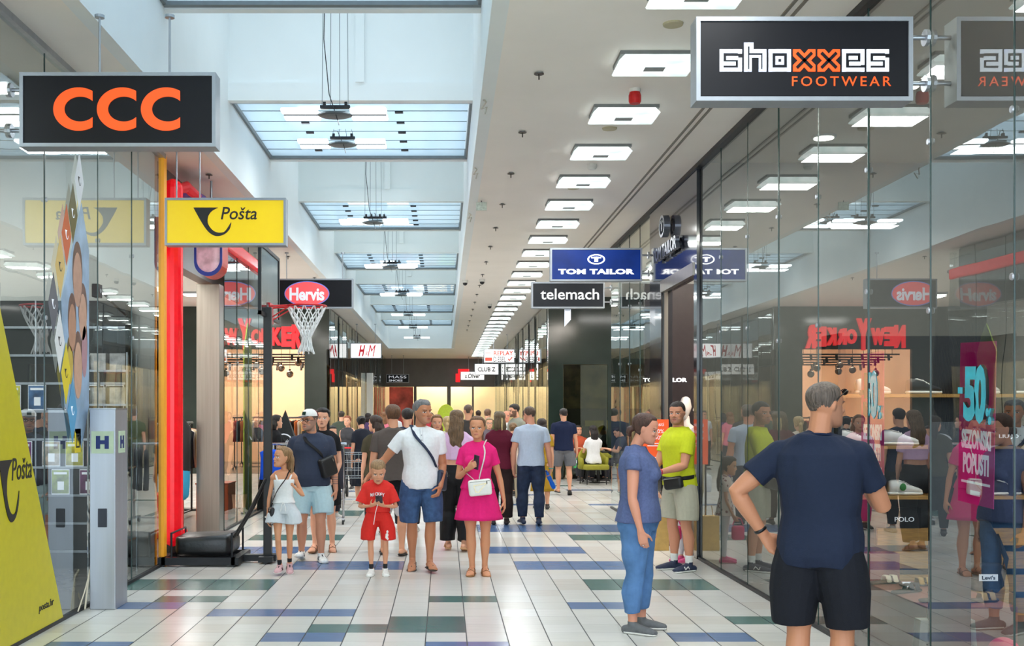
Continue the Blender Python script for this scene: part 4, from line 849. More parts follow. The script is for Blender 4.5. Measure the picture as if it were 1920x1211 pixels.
    def body(s, brow, beard, lips, bare=False):
        mb = MB(); s.torso(mb, -.035, .335); s.traps(mb); s.bustp(mb); s.glut(mb)
        for sd in 'LR': s.leg(mb, sd); s.arm(mb, sd); s.hand(mb, sd); s.footp(mb, sd, toes=bare)
        s.headmesh(mb); me = remesh('body', mb, s.vox, 2, .45); c = co_of(me)
        M = np.array(s.HM); q = (c-np.array(s.hc)) @ M/s.hh     # head space
        col = np.tile(np.array(lin(s.skin)), (len(c), 1)); r = np.random.RandomState(s.seed)
        inh = (q[:, 2] > -.05) & (np.abs(q[:, 0]) < .42) & (np.abs(q[:, 1]) < .6); fr = inh & (q[:, 1] < -.2)
        def setc(mask, cc, f=1.): col[mask] = col[mask]*(1-f)+np.array(lin(cc))*f
        setc(fr & (np.abs(q[:, 2]-.36) < .1) & (np.abs(q[:, 0]) < .24), (s.skin[0]*.99, s.skin[1]*.88, s.skin[2]*.86), .15)
        if beard: setc(inh & (q[:, 1] < .08) & ((q[:, 2] < .25) & ((np.abs(q[:, 0]) > .10) | (q[:, 2] < .14) | (q[:, 2] > .245)) | (np.abs(q[:, 2]-.275) < .035) & (np.abs(q[:, 0]) < .14) | (np.abs(q[:, 0]) > .24) & (q[:, 2] < .5)), beard[0], beard[1])
        setc(fr & (((q[:, 0])/.105)**2+((q[:, 2]-.207)/.038)**2 < 1), lips, .8)
        setc(fr & (((q[:, 0])/.10)**2+((q[:, 2]-.207)/.008)**2 < 1), (90, 40, 40), .9)
        if s.eyes:
            for sg in (-1, 1):
                x = q[:, 0]-sg*.145; z = q[:, 2]-.485
                # sockets sink
                dd = np.exp(-((x/.09)**2+(z/.05)**2))*fr*.022*s.hh
                c = c+(dd[:, None]*(M @ np.array([0, 1, 0.]))[None, :])
                setc(fr & ((x/.085)**2+(z/.042)**2 < 1), (s.skin[0]*.74, s.skin[1]*.64, s.skin[2]*.60), .6)
                setc(fr & ((x/(.070 if s.sex == 'f' else .064))**2+(z/(.034 if s.sex == 'f' else .028))**2 < 1), (235, 232, 228)); setc(fr & (x**2+z**2 < .027**2), (46, 34, 28))
                setc(fr & ((x/.078)**2+((z-.026)/.012)**2 < 1), (40, 28, 24), .9)
                setc(fr & (np.abs(q[:, 2]-(.580+.10*sg*x-1.7*x*x)) < (.011 if s.sex == 'f' else .017)) & (np.abs(x) < .10), brow or s.haircol, .6 if s.sex == 'f' else .8)
        me.vertices.foreach_set('co', c.astype(np.float32).ravel())
        at = me.color_attributes.new('Col', 'FLOAT_COLOR', 'POINT'); at.data.foreach_set('color', np.hstack([col, np.ones((len(c), 1))]).astype(np.float32).ravel())
        o = bpy.data.objects.new('body', me); COL.objects.link(o); o.parent = s.root; me.materials.append(attr_mat('skin')); s.bo = o; s.me = me
    def paint(s, fn, c, f=1.):
        co = co_of(s.me); at = s.me.color_attributes['Col']; a = np.empty(len(co)*4, np.float32); at.data.foreach_get('color', a); a = a.reshape(-1, 4); m = fn(co); a[m, :3] = a[m, :3]*(1-f)+np.array(lin(c))*f; at.data.foreach_set('color', a.ravel())
    def add(s, name, mb, m, vox=None, wr=0., smooth=2, label=None, freq=26):
        v = vox or max(.0075, s.vox*1.15); me = remesh(name, mb, v, smooth)
        if wr: wrinkle(me, wr, s.seed+len(name), freq)
        o = bpy.data.objects.new(name, me); COL.objects.link(o); o.parent = s.root; me.materials.append(m)
        if label: o['label'] = label
        return o
    def raw(s, name, mb, m, smooth=True, label=None):
        o = obj(name, mb, m, s.root, smooth)
        if label: o['label'] = label
        return o
    # ---- clothes
    def shirt(s, c, z0=-.005, z1=.342, sleeve=.3, off=.014, flare=.012, name='shirt', wr=.006, m=None, collar=0, sflare=.010, hem=.012):
        mb = MB(); s.torso(mb, z0, z1, off, extra=lambda u: hem*(1-u)**2); s.bustp(mb, off)
        if sleeve > 0:
            s.traps(mb, off*.6)
            for sd in 'LR': s.arm(mb, sd, off*.6, 0, sleeve, sflare, flat=True)
        if z0 < .03: s.glut(mb, off*1.05)
        o = s.add(name, mb, m or fabric(c), wr=wr)
        if z0 < .1:
            co = co_of(o.data); hz = s.P.z+z0*s.q*s.H; near_ = np.hypot(co[:, 0], co[:, 1]) < .17*s.H*s.fat
            a = np.arctan2(co[:, 1], co[:, 0]); lim = hz+.006*np.sin(a*5+s.seed); msk = near_ & (co[:, 2] < lim); co[msk, 2] = lim[msk]; o.data.vertices.foreach_set('co', co.astype(np.float32).ravel()); o.data.update()
        return o
    def collar(s, c, r=.012, name='collar', zf=.338):
        k = s.H; mb = MB(); w = .043*k*(.95 if s.sex == 'm' else .8); n = 20
        pts = [s.tp((w*cos(2*pi*i/n), .004*k+w*sin(2*pi*i/n)-.002*k, (zf+.006*sin(2*pi*i/n))*s.q*k)) for i in range(n+1)]
        mb.tube(pts, [r*.6], 8, side=(0, 0, 1)); return s.raw(name, mb, fabric(c))
    def shorts(s, c, t1=.4, off=.016, flare=.022, z1=.075, name='shorts', wr=.005, m=None):
        mb = MB(); oo = min(.008, off*.6); s.torso(mb, -.04, z1, oo); s.glut(mb, oo)
        for sd in 'LR': s.leg(mb, sd, off, 0, t1, flare, flat=True, out=(off*.6+flare*.75 if t1 < .6 else off*.5))
        return s.add(name, mb, m or fabric(c), wr=wr)
    def skirt(s, c, zt, zb, hw, hd, name='skirt', waves=7, amp=.012, m=None):
        k = s.H; mb = MB(); n = 44; m_ = 12; vs = []; w0, d0, y0 = s.sec(zt/k-.5 if False else zt, .014)
        for i in range(m_):
            u = i/(m_-1); zf = zt+(zb-zt)*u
            if zf > -.03: w, d, y = s.sec(zf, .016)
            else: w, d, y = s.sec(-.0, .016)
            w = max(w, w0+(hw-w0)*u**.9) if u > .1 else w; d = max(d, d0+(hd-d0)*u**.9) if u > .1 else d
            for j in range(n): a = 2*pi*j/n; r = 1+amp*8*u*sin(a*waves+s.seed)*(.5+.5*sin(a*3)); vs.append(s.tp((w*r*cos(a), y+d*r*sin(a), zf*s.q*k if zf > 0 else zf*k)))
        fs = [(i*n+j, (i+1)*n+j, (i+1)*n+(j+1) % n, i*n+(j+1) % n) for i in range(m_-1) for j in range(n)]+[tuple(range(n)), tuple(range(m_*n-1, (m_-1)*n-1, -1))]
        mb.add(vs, fs); return s.raw(name, mb, m or fabric(c))
    def shoes(s, c, kind='sneaker', sole=(235, 235, 232), accent=None, label=None):
        for sd in 'LR':
            if kind == 'sneaker':
                mb = MB(); s.footp(mb, sd, .007); A = s.J['ank'+sd]; o = s.add('shoe', mb, mat('shoe_%d_%d_%d' % c, c, .6, var=.12, scale=30, bump=.2), vox=max(.007, s.vox), label=label)
                # trim the collar just above the ankle by squashing high vertices
                B, fw, up, sd_ = s.J['sole'+sd]; lim = .056*s.H
                for v in o.data.vertices:
                    h = (v.co-B).dot(up)
                    if h > lim: v.co -= up*(h-lim)
                mb = MB(); s.footp(mb, sd, .009, .002, sole=True); q = obj('shoe_sole', mb, mat('sole_%d_%d_%d' % sole, sole, .6), o, True)
                if accent:
                    k = s.H; mb = MB(); B, fw, up, sd_ = s.J['sole'+sd]
                    for sg in (-1, 1):
                        for x in (.022, .034, .046): p = B+fw*x*k+sd_*sg*(.0215*k+.008); mb.tube([p+up*.016*k, p+up*.036*k-fw*.012*k-sd_*sg*.006*k], [(.004, .003)], 6, side=fw, rnd_=False)
                    obj('shoe_stripes', mb, mat('acc_%d_%d_%d' % accent, accent, .6), o)
                    mb = MB(); mb.tube([B+fw*.03*k+up*.047*k, B+fw*.062*k+up*.035*k], [(.007, .005)], 8, side=sd_); obj('laces', mb, mat('acc_%d_%d_%d' % accent, accent, .6), o)
            else:
                k = s.H; B, fw, up, sd_ = s.J['sole'+sd]; mb = MB(); s.footp(mb, sd, .006, .002, sole=True)
                for i in range(len(mb.v)): mb.v[i] = tuple(Vector(mb.v[i])-up*.007*k)
                o = s.raw('sandal' if kind == 'sandal' else 'flip_flop', mb, mat('shoe_%d_%d_%d' % c, c, .6), True, label)
                mb = MB(); P = lambda x, y, z: B+fw*x*k+sd_*y*k+up*z*k
                if kind == 'sandal': mb.tube([P(.07, -.027, .0), P(.066, -.022, .024), P(.064, 0, .033), P(.066, .022, .024), P(.07, .027, .0)], [(.012, .004)], 8, side=fw); mb.tube([P(.025, -.023, 0), P(.02, -.022, .03), P(.015, 0, .05), P(.02, .022, .03), P(.025, .023, 0)], [(.008, .004)], 8, side=fw)
                else: mb.tube([P(.035, -.025, .0), P(.055, -.016, .028), P(.088, 0, .022)], [(.009, .004)], 8, side=fw); mb.tube([P(.035, .025, .0), P(.055, .016, .028), P(.088, 0, .022)], [(.009, .004)], 8, side=fw); mb.tube([P(.088, 0, .024), P(.09, 0, .0)], [.005], 6)
                obj('strap', mb, mat('strap_%d_%d_%d' % c, tuple(max(0, v-12) for v in c), .5), o, True)
    def socks(s, c):
        for sd in 'LR': mb = MB(); s.leg(mb, sd, .004, .90, 1.0); s.raw('sock', mb, fabric(c))
    # ---- hair
    def cap_hair(s, c=None, front=.80, side=.5, back=.22, thick=.045, name='hair', top=.0, m=None, fr_w=60, wr=.004, burn=True):
        n = 40; R = 12; h = s.hh; vs = []; mb = MB()
        def hl(a):   # hairline t for azimuth a (0 front)
            a = abs((a+180) % 360-180)
            if a < fr_w: return front-(.03)*(a/fr_w)**2
            if a < 95: u = (a-fr_w)/(95-fr_w); return front-.03+(side-front+.03)*u**(.6)
            if a < 120: u = (a-95)/25; return side+(back*.55+side*.45-side)*u
            u = (a-120)/60; return (back*.55+side*.45)*(1-u)+back*u
        def pos(a, t, o):
            w, yf, yb = interp(HEADT, min(t, .995)); cy = (yf+yb)/2; dy = (yb-yf)/2; ra = radians(a); k = o
            x, y = sin(ra)*(w+k), cy-cos(ra)*(dy+k); return s.hp((x, y, t+k*max(0, (t-.45))*1.5))
        inner = []; outer = []
        for i in range(R+1):
            for j in range(n):
                a = 360*j/n; t0 = hl(a); u = i/R; t = t0+(1.0-t0)*u; e = thick*min(1, .15+2.2*u)*(1+top*max(0, u-.4)); outer.append(pos(a, t, e)); inner.append(pos(a, t, -.02))
        k = len(outer); fs = []
        for i in range(R):
            for j in range(n):
                j2 = (j+1) % n; fs.append((i*n+j, i*n+j2, (i+1)*n+j2, (i+1)*n+j)); fs.append((k+i*n+j2, k+i*n+j, k+(i+1)*n+j, k+(i+1)*n+j2))
        for j in range(n): j2 = (j+1) % n; fs.append((j2, j, k+j, k+j2))
        fs.append(tuple(R*n+j for j in range(n))); fs.append(tuple(k+R*n+j for j in range(n-1, -1, -1)))
        mb.add(outer+inner, fs); o = s.raw(name, mb, m or hairmat(c or s.haircol))
        if wr: 
            o.data.update(); wrinkle(o.data, wr, s.seed, 70, (1, 1, .3))
        return o
    def lock(s, pts, rad, c=None, name='long_hair', wr=.007, n=18, tail=True, world=False):
        mb = MB(); P = [s.hp(p) if not world else vec(p) for p in pts]; R = [tuple(r*s.hh for r in q) if isinstance(q, tuple) else q*s.hh for q in rad]; mb.tube(P, R, n, side=s.HM @ vec((1, 0, 0)))
        o = s.add(name, mb, hairmat(c or s.haircol), vox=max(.006, s.vox*.9), wr=wr, freq=60); return o
    def glasses(s, c=(20, 20, 22), up=False, sun=False):
        mb = MB(); z, y = (.80, -.42) if up else (.485, -.445); k = s.hh
        for sg in (-1, 1):
            pts = [s.hp((sg*.155+.105*cos(a), y+.03*abs(cos(a))*0+(.02 if up else 0), z+.065*sin(a))) for a in [2*pi*i/16 for i in range(17)]]
            mb.tube(pts, [.011*k], 6)
            if sun: mb.ell(s.hp((sg*.155, y, z)), (.10*k, .012*k, .06*k), M=s.HM)
            mb.tube([s.hp((sg*.26, y+.01, z+.02)), s.hp((sg*.35, y+.15, z+.02)), s.hp((sg*.365, .02, .52 if not up else .62))], [.012*k], 6)
        mb.tube([s.hp((-.05, y, z+.02)), s.hp((.05, y, z+.02))], [.010*k], 6); return s.raw('glasses', mb, mat('spectacles_%d' % c[0], c, .25))
    # ---- things worn or held (top level)
    def W(s, p): return s.root.matrix_basis @ vec(p) if False else (Matrix.Rotation(s.root.rotation_euler[2], 4, 'Z') @ vec(p))+s.root.location
    def bag(s, label, side, c, size=(.22, .08, .15), ang=65, zf=.02, strap=(.016, .003), soff=.024, rnd_b=.025, cat='bag', decal=None, tilt=0, scol=None, group=None, boff=.03):
        """crossbody bag at hip side (+1 right / -1 left), strap over the other shoulder"""
        t = empty('crossbody_bag', label, cat, s.root.location, s.root.rotation_euler[2], group); b = side; pts = []
        for i in range(15):
            u = i/14; zf_ = zf+.045+(.318-zf-.045)*u; a = b*ang*(1-u)+(-b*28)*u*1.0; pts.append(s.tpt(a, zf_, soff+(.034 if s.sex == 'f' else .008)*sin(pi*u)))
        k = s.H; pts.append(s.tp((-b*.055*k, -.01*k, .355*s.q*k))); pts.append(s.tp((-b*.055*k, .02*k, .350*s.q*k)))
        for i in range(13):
            u = 1-i/12; zf_ = zf+.045+(.318-zf-.045)*u; a = b*(ang+25)*(1-u)+(-b*150)*u if False else b*(ang+20+(180-28-ang-20+56)*u) ; pts.append(s.tpt(a, zf_, soff+.004))
        mb = MB(); mb.tube(pts, [strap], 8, side=(0, 0, 1)); obj('strap', mb, fabric(scol or c, rough=.6), t, True)
        p = s.tpt(b*ang, zf, soff+size[1]*.5+boff*.3); mb = MB(); mb.box((-size[0]/2, -size[1]/2, -size[2]/2), (size[0]/2, size[1]/2, size[2]/2), rnd_b)
        o = obj('body', mb, mat('bag_%d_%d_%d' % c, c, .5, bump=.15, bscale=120), t, True); o.location = p; o.rotation_euler = (0, radians(tilt), radians(b*ang*.8))
        mb = MB(); mb.tube([(-size[0]*.42, -size[1]*.45, size[2]*.38), (size[0]*.42, -size[1]*.45, size[2]*.38)], [.004], 6); mb.cyl((size[0]*.3, -size[1]*.5, size[2]*.36), (size[0]*.3, -size[1]*.5-.006, size[2]*.2), .006); obj('zip', mb, mat('bag_zip', (120, 116, 108), .35, .7), o)
        if decal: decal(o, size)
        return t
# ---------------------------------------------------------------- the people of the photograph
def held_phone(p, sd, label, c=(30, 26, 34), off=(0, 0, 0), up=(0, -.3, 1), size=(.072, .148, .009)):
    o = p.J['palm'+sd]+vec(off); t = empty('phone', label, 'phone', p.W(o)); nrm = -p.J['pn'+sd]; 
    R = Matrix.Rotation(p.root.rotation_euler[2], 3, 'Z'); u = (R @ vec(up)).normalized(); n = R @ nrm; n = (n-u*n.dot(u)).normalized(); r = u.cross(n)
    mb = MB(); mb.box((-size[0]/2, -size[2]/2, -size[1]/2), (size[0]/2, size[2]/2, size[1]/2), .004); b = obj('case', mb, mat('phone_%d' % c[0], c, .3), t)
    mb = MB(); mb.box((-size[0]*.46, size[2]/2, -size[1]*.47), (size[0]*.46, size[2]/2+.001, size[1]*.47)); s_ = obj('screen', mb, mat('phone_screen', (40, 44, 60), .1), t)
    mb = MB(); mb.box((-size[0]*.40, -size[2]/2-.002, size[1]*.22), (-size[0]*.02, -size[2]/2, size[1]*.44), .001); obj('camera_bump', mb, M_black, t)
    M = Matrix((r, -n, u)).transposed().to_4x4(); t.matrix_basis = Matrix.Translation(p.W(o)) @ M; return t
SKIN = (204, 148, 118); TAN = (184, 122, 90); SKF = (214, 160, 132)

# girl in white tank top
g = Person('girl in white tank top and pale grey shorts looking left, hand at her shoulder', -1.67, 11.55, 4, 1.31, 'f', .84, .212, skin=(194, 136, 102), hair=(142, 108, 72), head=(-58, -4, 0), vox=.006,
    arms=dict(L=((-.22, .03, -1), (-.06, -.12, -1), (1, 0, 0), 24), R=((.42, .04, -.90), (-.60, -.36, .68), (-.2, .6, -.3), 34)),
    legs=dict(L=((.02, -.16, -1), (.06, .10, -1), -8, 0), R=((-.02, .06, -1), (-.02, .26, -1), 6, 14)))
g.shirt((236, 237, 238), z0=.055, z1=.262, sleeve=0, off=.010, name='tank_top', wr=.003)
for sg in (-1, 1): mb = MB(); mb.tube([g.tpt(sg*30, .25, .014), g.tpt(sg*42, .285, .014), g.tp((sg*.062*1.31, .0, .322*g.q*1.31)), g.tpt(180-sg*42, .285, .014), g.tpt(180-sg*30, .25, .014)], [(.010, .004)], 8, side=(1, 0, 0)); g.raw('shoulder_strap', mb, fabric((236, 237, 238)))
g.shorts((206, 212, 218), t1=.24, off=.016, flare=.034, z1=.085, wr=.006)
mb = MB()
for sg in (-1, 1): mb.tube([g.tpt(0, .07, .03), g.tpt(sg*8, .03, .042), g.tpt(sg*10, -.01, .046)], [.004], 6)
g.raw('drawstring', mb, fabric((240, 240, 240)))
g.shoes((206, 164, 170), sole=(226, 214, 212), accent=(34, 26, 30)); g.socks((36, 34, 38))
g.cap_hair(front=.84, side=.42, back=.06, thick=.05)
g.lock([(0, .34, .62), (.02, .44, .3), (.04, .42, -.1), (.02, .38, -.5), (.0, .36, -.8)], [(.30, .16), (.33, .15), (.30, .14), (.24, .12), (.10, .06)])
g.bag('small black crossbody bag on the hip of the girl in white', -1, (28, 28, 32), (.15, .05, .12), 80, -.03, (.017, .003), .018)
mb = MB(); w_ = g.J['wriL']; mb.tube([w_+vec((.026*cos(a), .024*sin(a), .004*sin(a))) for a in [2*pi*i/14 for i in range(15)]], [.006], 6); g.raw('bracelet', mb, fabric((232, 226, 216)))

# man with cap
m = Person('bearded man in navy t-shirt, pale aqua shorts and white and maroon cap', -1.50, 12.55, 6, 1.73, 'm', 1.12, .232, skin=(190, 132, 104), hair=(96, 84, 78), head=(-36, 2, 0), vox=.0065, belly=.022, beard=((128, 112, 106), .65),
    arms=dict(L=((-.18, .1, -1), (-.06, -.2, -1), (1, 0, 0), 25), R=((.20, .06, -1), (.10, -.16, -1), (-1, .2, 0), 30)),
    legs=dict(L=((-.05, -.10, -1), (-.02, .30, -1), -10, -14), R=((.03, -.14, -1), (.02, .02, -1), 12, 0)))
m.shirt((54, 61, 80), sleeve=.27, off=.017, flare=.014); m.collar((40, 50, 74))
m.shorts((186, 214, 222), t1=.40, off=.020, flare=.030); m.shoes((236, 236, 234), accent=(26, 32, 40), sole=(222, 218, 210)); m.cap_hair(front=.72, side=.46, back=.22, thick=.03)
h_ = m.hh; n = 28; mb = MB(); vs = []; R_ = 9
for i in range(R_+1):
    t_ = .69+.30*i/R_
    for j in range(n):
        a = 2*pi*j/n; w_, yf, yb = interp(HEADT, min(.995, t_)); cy = (yf+yb)/2; dy = (yb-yf)/2; vs.append(m.hp((sin(a)*(w_+.055), cy-cos(a)*(dy+.055), t_+.05*(i/R_))))
fs = [(i*n+j, i*n+(j+1) % n, (i+1)*n+(j+1) % n, (i+1)*n+j) for i in range(R_) for j in range(n)]+[tuple(R_*n+j for j in range(n)), tuple(range(n-1, -1, -1))]
mb.add(vs, fs); mb.m = [(1 if (f < R_*n and 7 < (f % n) < 21) else 0) for f in range(len(fs))]; cap = m.raw('cap', mb, [fabric((232, 232, 230)), fabric((112, 26, 44))])
mb = MB(); mb.tube([m.hp((0, -.40, .70)), m.hp((0, -.58, .69)), m.hp((0, -.74, .65))], [(.27*h_, .018*h_), (.25*h_, .018*h_), (.14*h_, .014*h_)], 16, side=m.HM @ vec((1, 0, 0))); obj('brim', mb, fabric((120, 116, 118)), cap, True)
mb = MB(); mb.box((-.022, -.004, -.018), (.022, .004, .018)); e_ = obj('badge', mb, fabric((22, 54, 44)), cap); e_.location = m.hp((0, -.435, .84)); e_.rotation_euler = (radians(-18), 0, radians(-36))
m.glasses()
m.bag('black sling bag worn across the navy t-shirt of the man in the cap', 1, (20, 20, 23), (.20, .09, .22), 48, .125, (.019, .003), .024, tilt=-18)
k_ = (m.J['wriR'].z, m.J['elbR'].z); m.paint(lambda c: (c[:, 0] > .2) & (np.abs(c[:, 2]-(k_[0]*.55+k_[1]*.45)) < .05) & (np.sin(c[:, 2]*260) > 0), (88, 84, 92), .7)
mb = MB(); p_ = m.tpt(38, .245, .024); mb.ell(p_, (.011, .004, .018)); m.raw('chest_logo', mb, fabric((120, 84, 60)))
# person hidden behind him
b = Person('dark haired woman in black walking just behind the man in the cap', -1.46, 13.35, 0, 1.72, 'f', 1., skin=SKF, hair=(28, 22, 22), bare=True, vox=.0085, arms=dict(R=((.16, -.05, -1), (-.2, -.5, -.6), (-1, 0, 0), 30)), legs=dict(L=((-.02, -.14, -1), (0, .1, -1), -8, 0), R=((.02, .05, -1), (.02, .2, -1), 8, 8)))
b.shirt((26, 26, 30), sleeve=.25); b.shorts((24, 24, 28), t1=.38, flare=.02); b.shoes((120, 80, 50), 'sandal'); b.cap_hair(front=.82, back=.1, thick=.07); b.lock([(0, .3, .5), (0, .42, .1), (0, .4, -.5)], [(.34, .16), (.34, .15), (.24, .1)])

# boy in red
y = Person('small boy in red top and red shorts looking down at a phone', -.684, 11.46, 0, 1.22, 'm', .88, .217, skin=(198, 142, 112), hair=(150, 118, 84), head=(4, 24, 0), vox=.006,
    arms=dict(L=((-.34, -.10, -.95), (.66, -.72, .10), (.3, .2, 1), 42), R=((.34, -.10, -.95), (-.66, -.72, .10), (-.3, .2, 1), 42)), legs=dict(L=((-.06, -.05, -1), (.03, .06, -1), -6, 0), R=((.06, .02, -1), (-.02, .08, -1), 8, 0)))
RED = (222, 52, 46)
y.shirt(RED, z0=.045, sleeve=.40, off=.026, flare=.02, name='hooded_top', sflare=.026, wr=.009, hem=.0); y.shorts((214, 46, 40), t1=.42, off=.022, flare=.022, wr=.008)
mb = MB(); mb.tube([y.tpt(a, .325, .012) for a in (100, 140, 180, 220, 260)], [(.030, .022)], 10, side=(0, 0, 1)); y.raw('hood', mb, fabric((210, 46, 42)))
for i, ch in enumerate('MICKEY'):
    a = -25+10*i; p_ = y.tpt(a, .232-.012*abs(i-2.5)/2.5, .036); r_ = radians(a); text('printed_letter', ch, p_, (.008 if ch == 'I' else .025, .034), ((cos(r_), sin(r_), .0), (0, 0, 1), (sin(r_), -cos(r_), 0)), fabric((240, 236, 236)), y.root, ext=.002, bold=.03)
kn = y.J['kneeR'].lerp(y.J['hipR'], .35); mb = MB()
for dx, dz, r_ in ((.05, .0, .02), (.058, .035, .014), (.04, -.02, .016), (.062, -.035, .014)): mb.ell(kn+vec((dx*.5, -.082, dz)), (r_*.8, .006, r_*1.1))
y.raw('shorts_print', mb, fabric((238, 230, 226)))
y.socks((44, 44, 48)); y.shoes((238, 238, 236), sole=(240, 240, 238)); y.cap_hair(front=.78, side=.56, back=.3, thick=.035, top=.9)
t = held_phone(y, 'L', 'dark phone with a thin white cord in both hands of the boy in red', (52, 44, 56), off=(.045, -.03, .02), up=(0, -.6, .7))
o = y.W(y.J['palmL']+vec((.03, -.03, -.02))); mb = MB(); iv = t.matrix_basis.inverted(); mb.tube([iv @ q_ for q_ in (o, o+vec((-.02, -.03, -.08)), o+vec((-.04, -.01, -.2)))], [.003], 6); obj('cord', mb, fabric((238, 238, 238)), t)

# man in white shirt
w = Person('grey haired man in white henley shirt and denim shorts, hand on the boy', -.25, 11.75, 4, 1.79, 'm', 1.04, .248, skin=(176, 118, 86), hair=(112, 112, 114), head=(34, 0, 0), bare=True, vox=.006, beard=((150, 118, 104), .35), brow=(70, 58, 52),
    arms=dict(L=((-.60, .14, -.76), (-.56, -.02, -.60), (.1, -.3, -1), 24), R=((.16, .06, -1), (-.12, -.55, -.80), (-.9, .2, 0), 34)),
    legs=dict(L=((.0, .08, -1), (.02, .26, -1), -6, 16), R=((.03, -.10, -1), (-.02, .06, -1), 10, 0)))
w.shirt((232, 234, 238), z0=-.03, sleeve=.30, off=.018, flare=.014); w.collar((222, 224, 228), .016)
mb = MB(); mb.tube([w.tpt(0, .335, .018), w.tpt(1, .30, .020), w.tpt(1, .25, .022)], [(.016, .004)], 8, side=(1, 0, 0)); w.raw('placket', mb, fabric((224, 226, 230)))
mb = MB()
for z_ in (.265, .295): mb.ell(w.tpt(1, z_, .026), (.006, .004, .006))
w.raw('buttons', mb, fabric((150, 150, 156)))
DEN = mat('denim_blue', (64, 90, 130), .85, var=.22, scale=18, bump=.3, bscale=240, spec=.2)
w.shorts((0, 0, 0), t1=.48, off=.018, flare=.026, m=DEN, name='denim_shorts'); w.shoes((52, 40, 36), 'flip'); w.cap_hair(front=.79, side=.5, back=.24, thick=.04, top=.6)
w.bag('dark blue messenger bag on a webbing strap beside the white henley shirt', 1, (36, 48, 72), (.17, .05, .22), 74, .02, (.021, .003), .026, tilt=8)
# man with his back to us, brown grey shirt
s_ = Person('brown haired man seen from behind in grey brown t-shirt and black shorts', -.60, 13.1, 178, 1.76, 'm', 1.03, skin=SKIN, hair=(96, 66, 44), head=(18, 0, 0), bare=True, vox=.0075,
    arms=dict(L=((-.18, .0, -1), (-.05, -.2, -1), (1, 0, 0), 25), R=((.20, .04, -1), (.05, -.16, -1), (-1, 0, 0), 25)), legs=dict(L=((-.04, .06, -1), (0, .16, -1), -6, 6), R=((.06, -.14, -1), (.02, .06, -1), 6, 0)))
s_.shirt((92, 84, 80), sleeve=.30, off=.018); s_.shorts((26, 27, 31), t1=.42, off=.018, flare=.022); s_.cap_hair(front=.80, side=.46, back=.16, thick=.07, top=.3); s_.shoes((40, 34, 32), 'flip')
for sd in 'LR': mb = MB(); s_.leg(mb, sd, .038, .415, .43); s_.add('white_hem', mb, fabric((225, 225, 228)))

# woman in pink dress
PK = (232, 36, 122)
p = Person('woman in bright pink dress with white bag, phone raised in hand', .345, 11.5, -2, 1.64, 'f', 1.0, .226, skin=(194, 134, 100), hair=(112, 80, 58), head=(-6, 0, 0), bare=True, vox=.006, lips=(188, 96, 92), brow=(80, 54, 40),
    arms=dict(L=((-.20, .0, -1), (.42, -.78, .42), (.75, .4, .2), 38), R=((.30, .10, -1), (.20, -.06, -1), (-1, .1, 0), 20)),
    legs=dict(L=((.03, -.06, -1), (.04, .06, -1), -8, 0), R=((.0, .0, -1), (-.02, .08, -1), 8, 4)))
p.shirt(PK, z0=.04, z1=.340, sleeve=.26, off=.013, name='dress_bodice', wr=.004); p.skirt(PK, .11, -.155, .25, .21, 'dress_skirt', 5, .02); p.collar((226, 34, 118), .012, zf=.333)
p.cap_hair(front=.86, side=.42, back=.16, thick=.045); p.lock([(0, .42, .62), (.03, .54, .5), (.10, .55, .2), (.18, .46, -.18)], [(.10, .08), (.12, .1), (.12, .09), (.05, .04)], name='ponytail')
p.shoes((150, 104, 62), 'sandal')
def wb(o, size): 
    mb = MB(); mb.band([(-.07, .03), (.075, .045), (-.02, -.05), (-.055, -.04)], [(-.06, .022), (.055, .034), (-.024, -.04), (-.048, -.032)], (0, -size[1]/2-.001, 0), *FRONT, .003, True); obj('chain_motif', mb, mat('pale_gold', (206, 190, 150), .3, .7), o)
p.bag('white quilted shoulder bag hanging on the bright pink dress', -1, (236, 234, 230), (.235, .08, .165), -6, .055, (.010, .003), .020, decal=wb, tilt=-6, boff=.12)
held_phone(p, 'L', 'dark phone in the raised hand of the woman in pink', (60, 44, 64), off=(.02, -.02, .03), up=(.1, -.2, 1))
mb = MB(); w_ = p.J['wriL']; dd = (p.J['wriL']-p.J['elbL']).normalized(); u_ = dd.orthogonal().normalized(); v_ = dd.cross(u_); mb.tube([w_-dd*.025+u_*.026*cos(a)+v_*.024*sin(a) for a in [2*pi*i/14 for i in range(15)]], [.005], 6); p.raw('bracelet', mb, mat('brass_band', (190, 140, 90), .35, .6))

# woman with lavender crop top from behind
q = Person('woman seen from behind in lavender crop top and black wide trousers', .15, 13.5, 176, 1.69, 'f', 1.0, skin=SKF, hair=(104, 80, 56), head=(0, 4, 0), bare=True, vox=.0075, arms=dict(L=((-.14, -.1, -1), (.2, -.5, -.6), (1, 0, 0), 30), R=((.16, -.1, -1), (-.2, -.5, -.6), (-1, 0, 0), 30)), legs=dict(L=((-.03, .10, -1), (0, .26, -1), -6, 14), R=((.03, -.12, -1), (.02, .04, -1), 6, 0)))
q.shirt((226, 190, 226), z0=.14, sleeve=.25, off=.014); q.shorts((20, 20, 23), t1=.97, off=.020, flare=.045, z1=.105, name='wide_trousers', wr=.010); q.shoes((196, 150, 110), 'sandal')
q.cap_hair(front=.84, side=.4, back=.05, thick=.06); q.lock([(0, .30, .65), (0, .45, .3), (0, .46, -.1), (-.03, .50, -.6), (-.06, .50, -1.05), (-.05, .5, -1.25)], [(.34, .2), (.40, .17), (.42, .16), (.40, .14), (.28, .12), (.10, .05)], wr=.010)
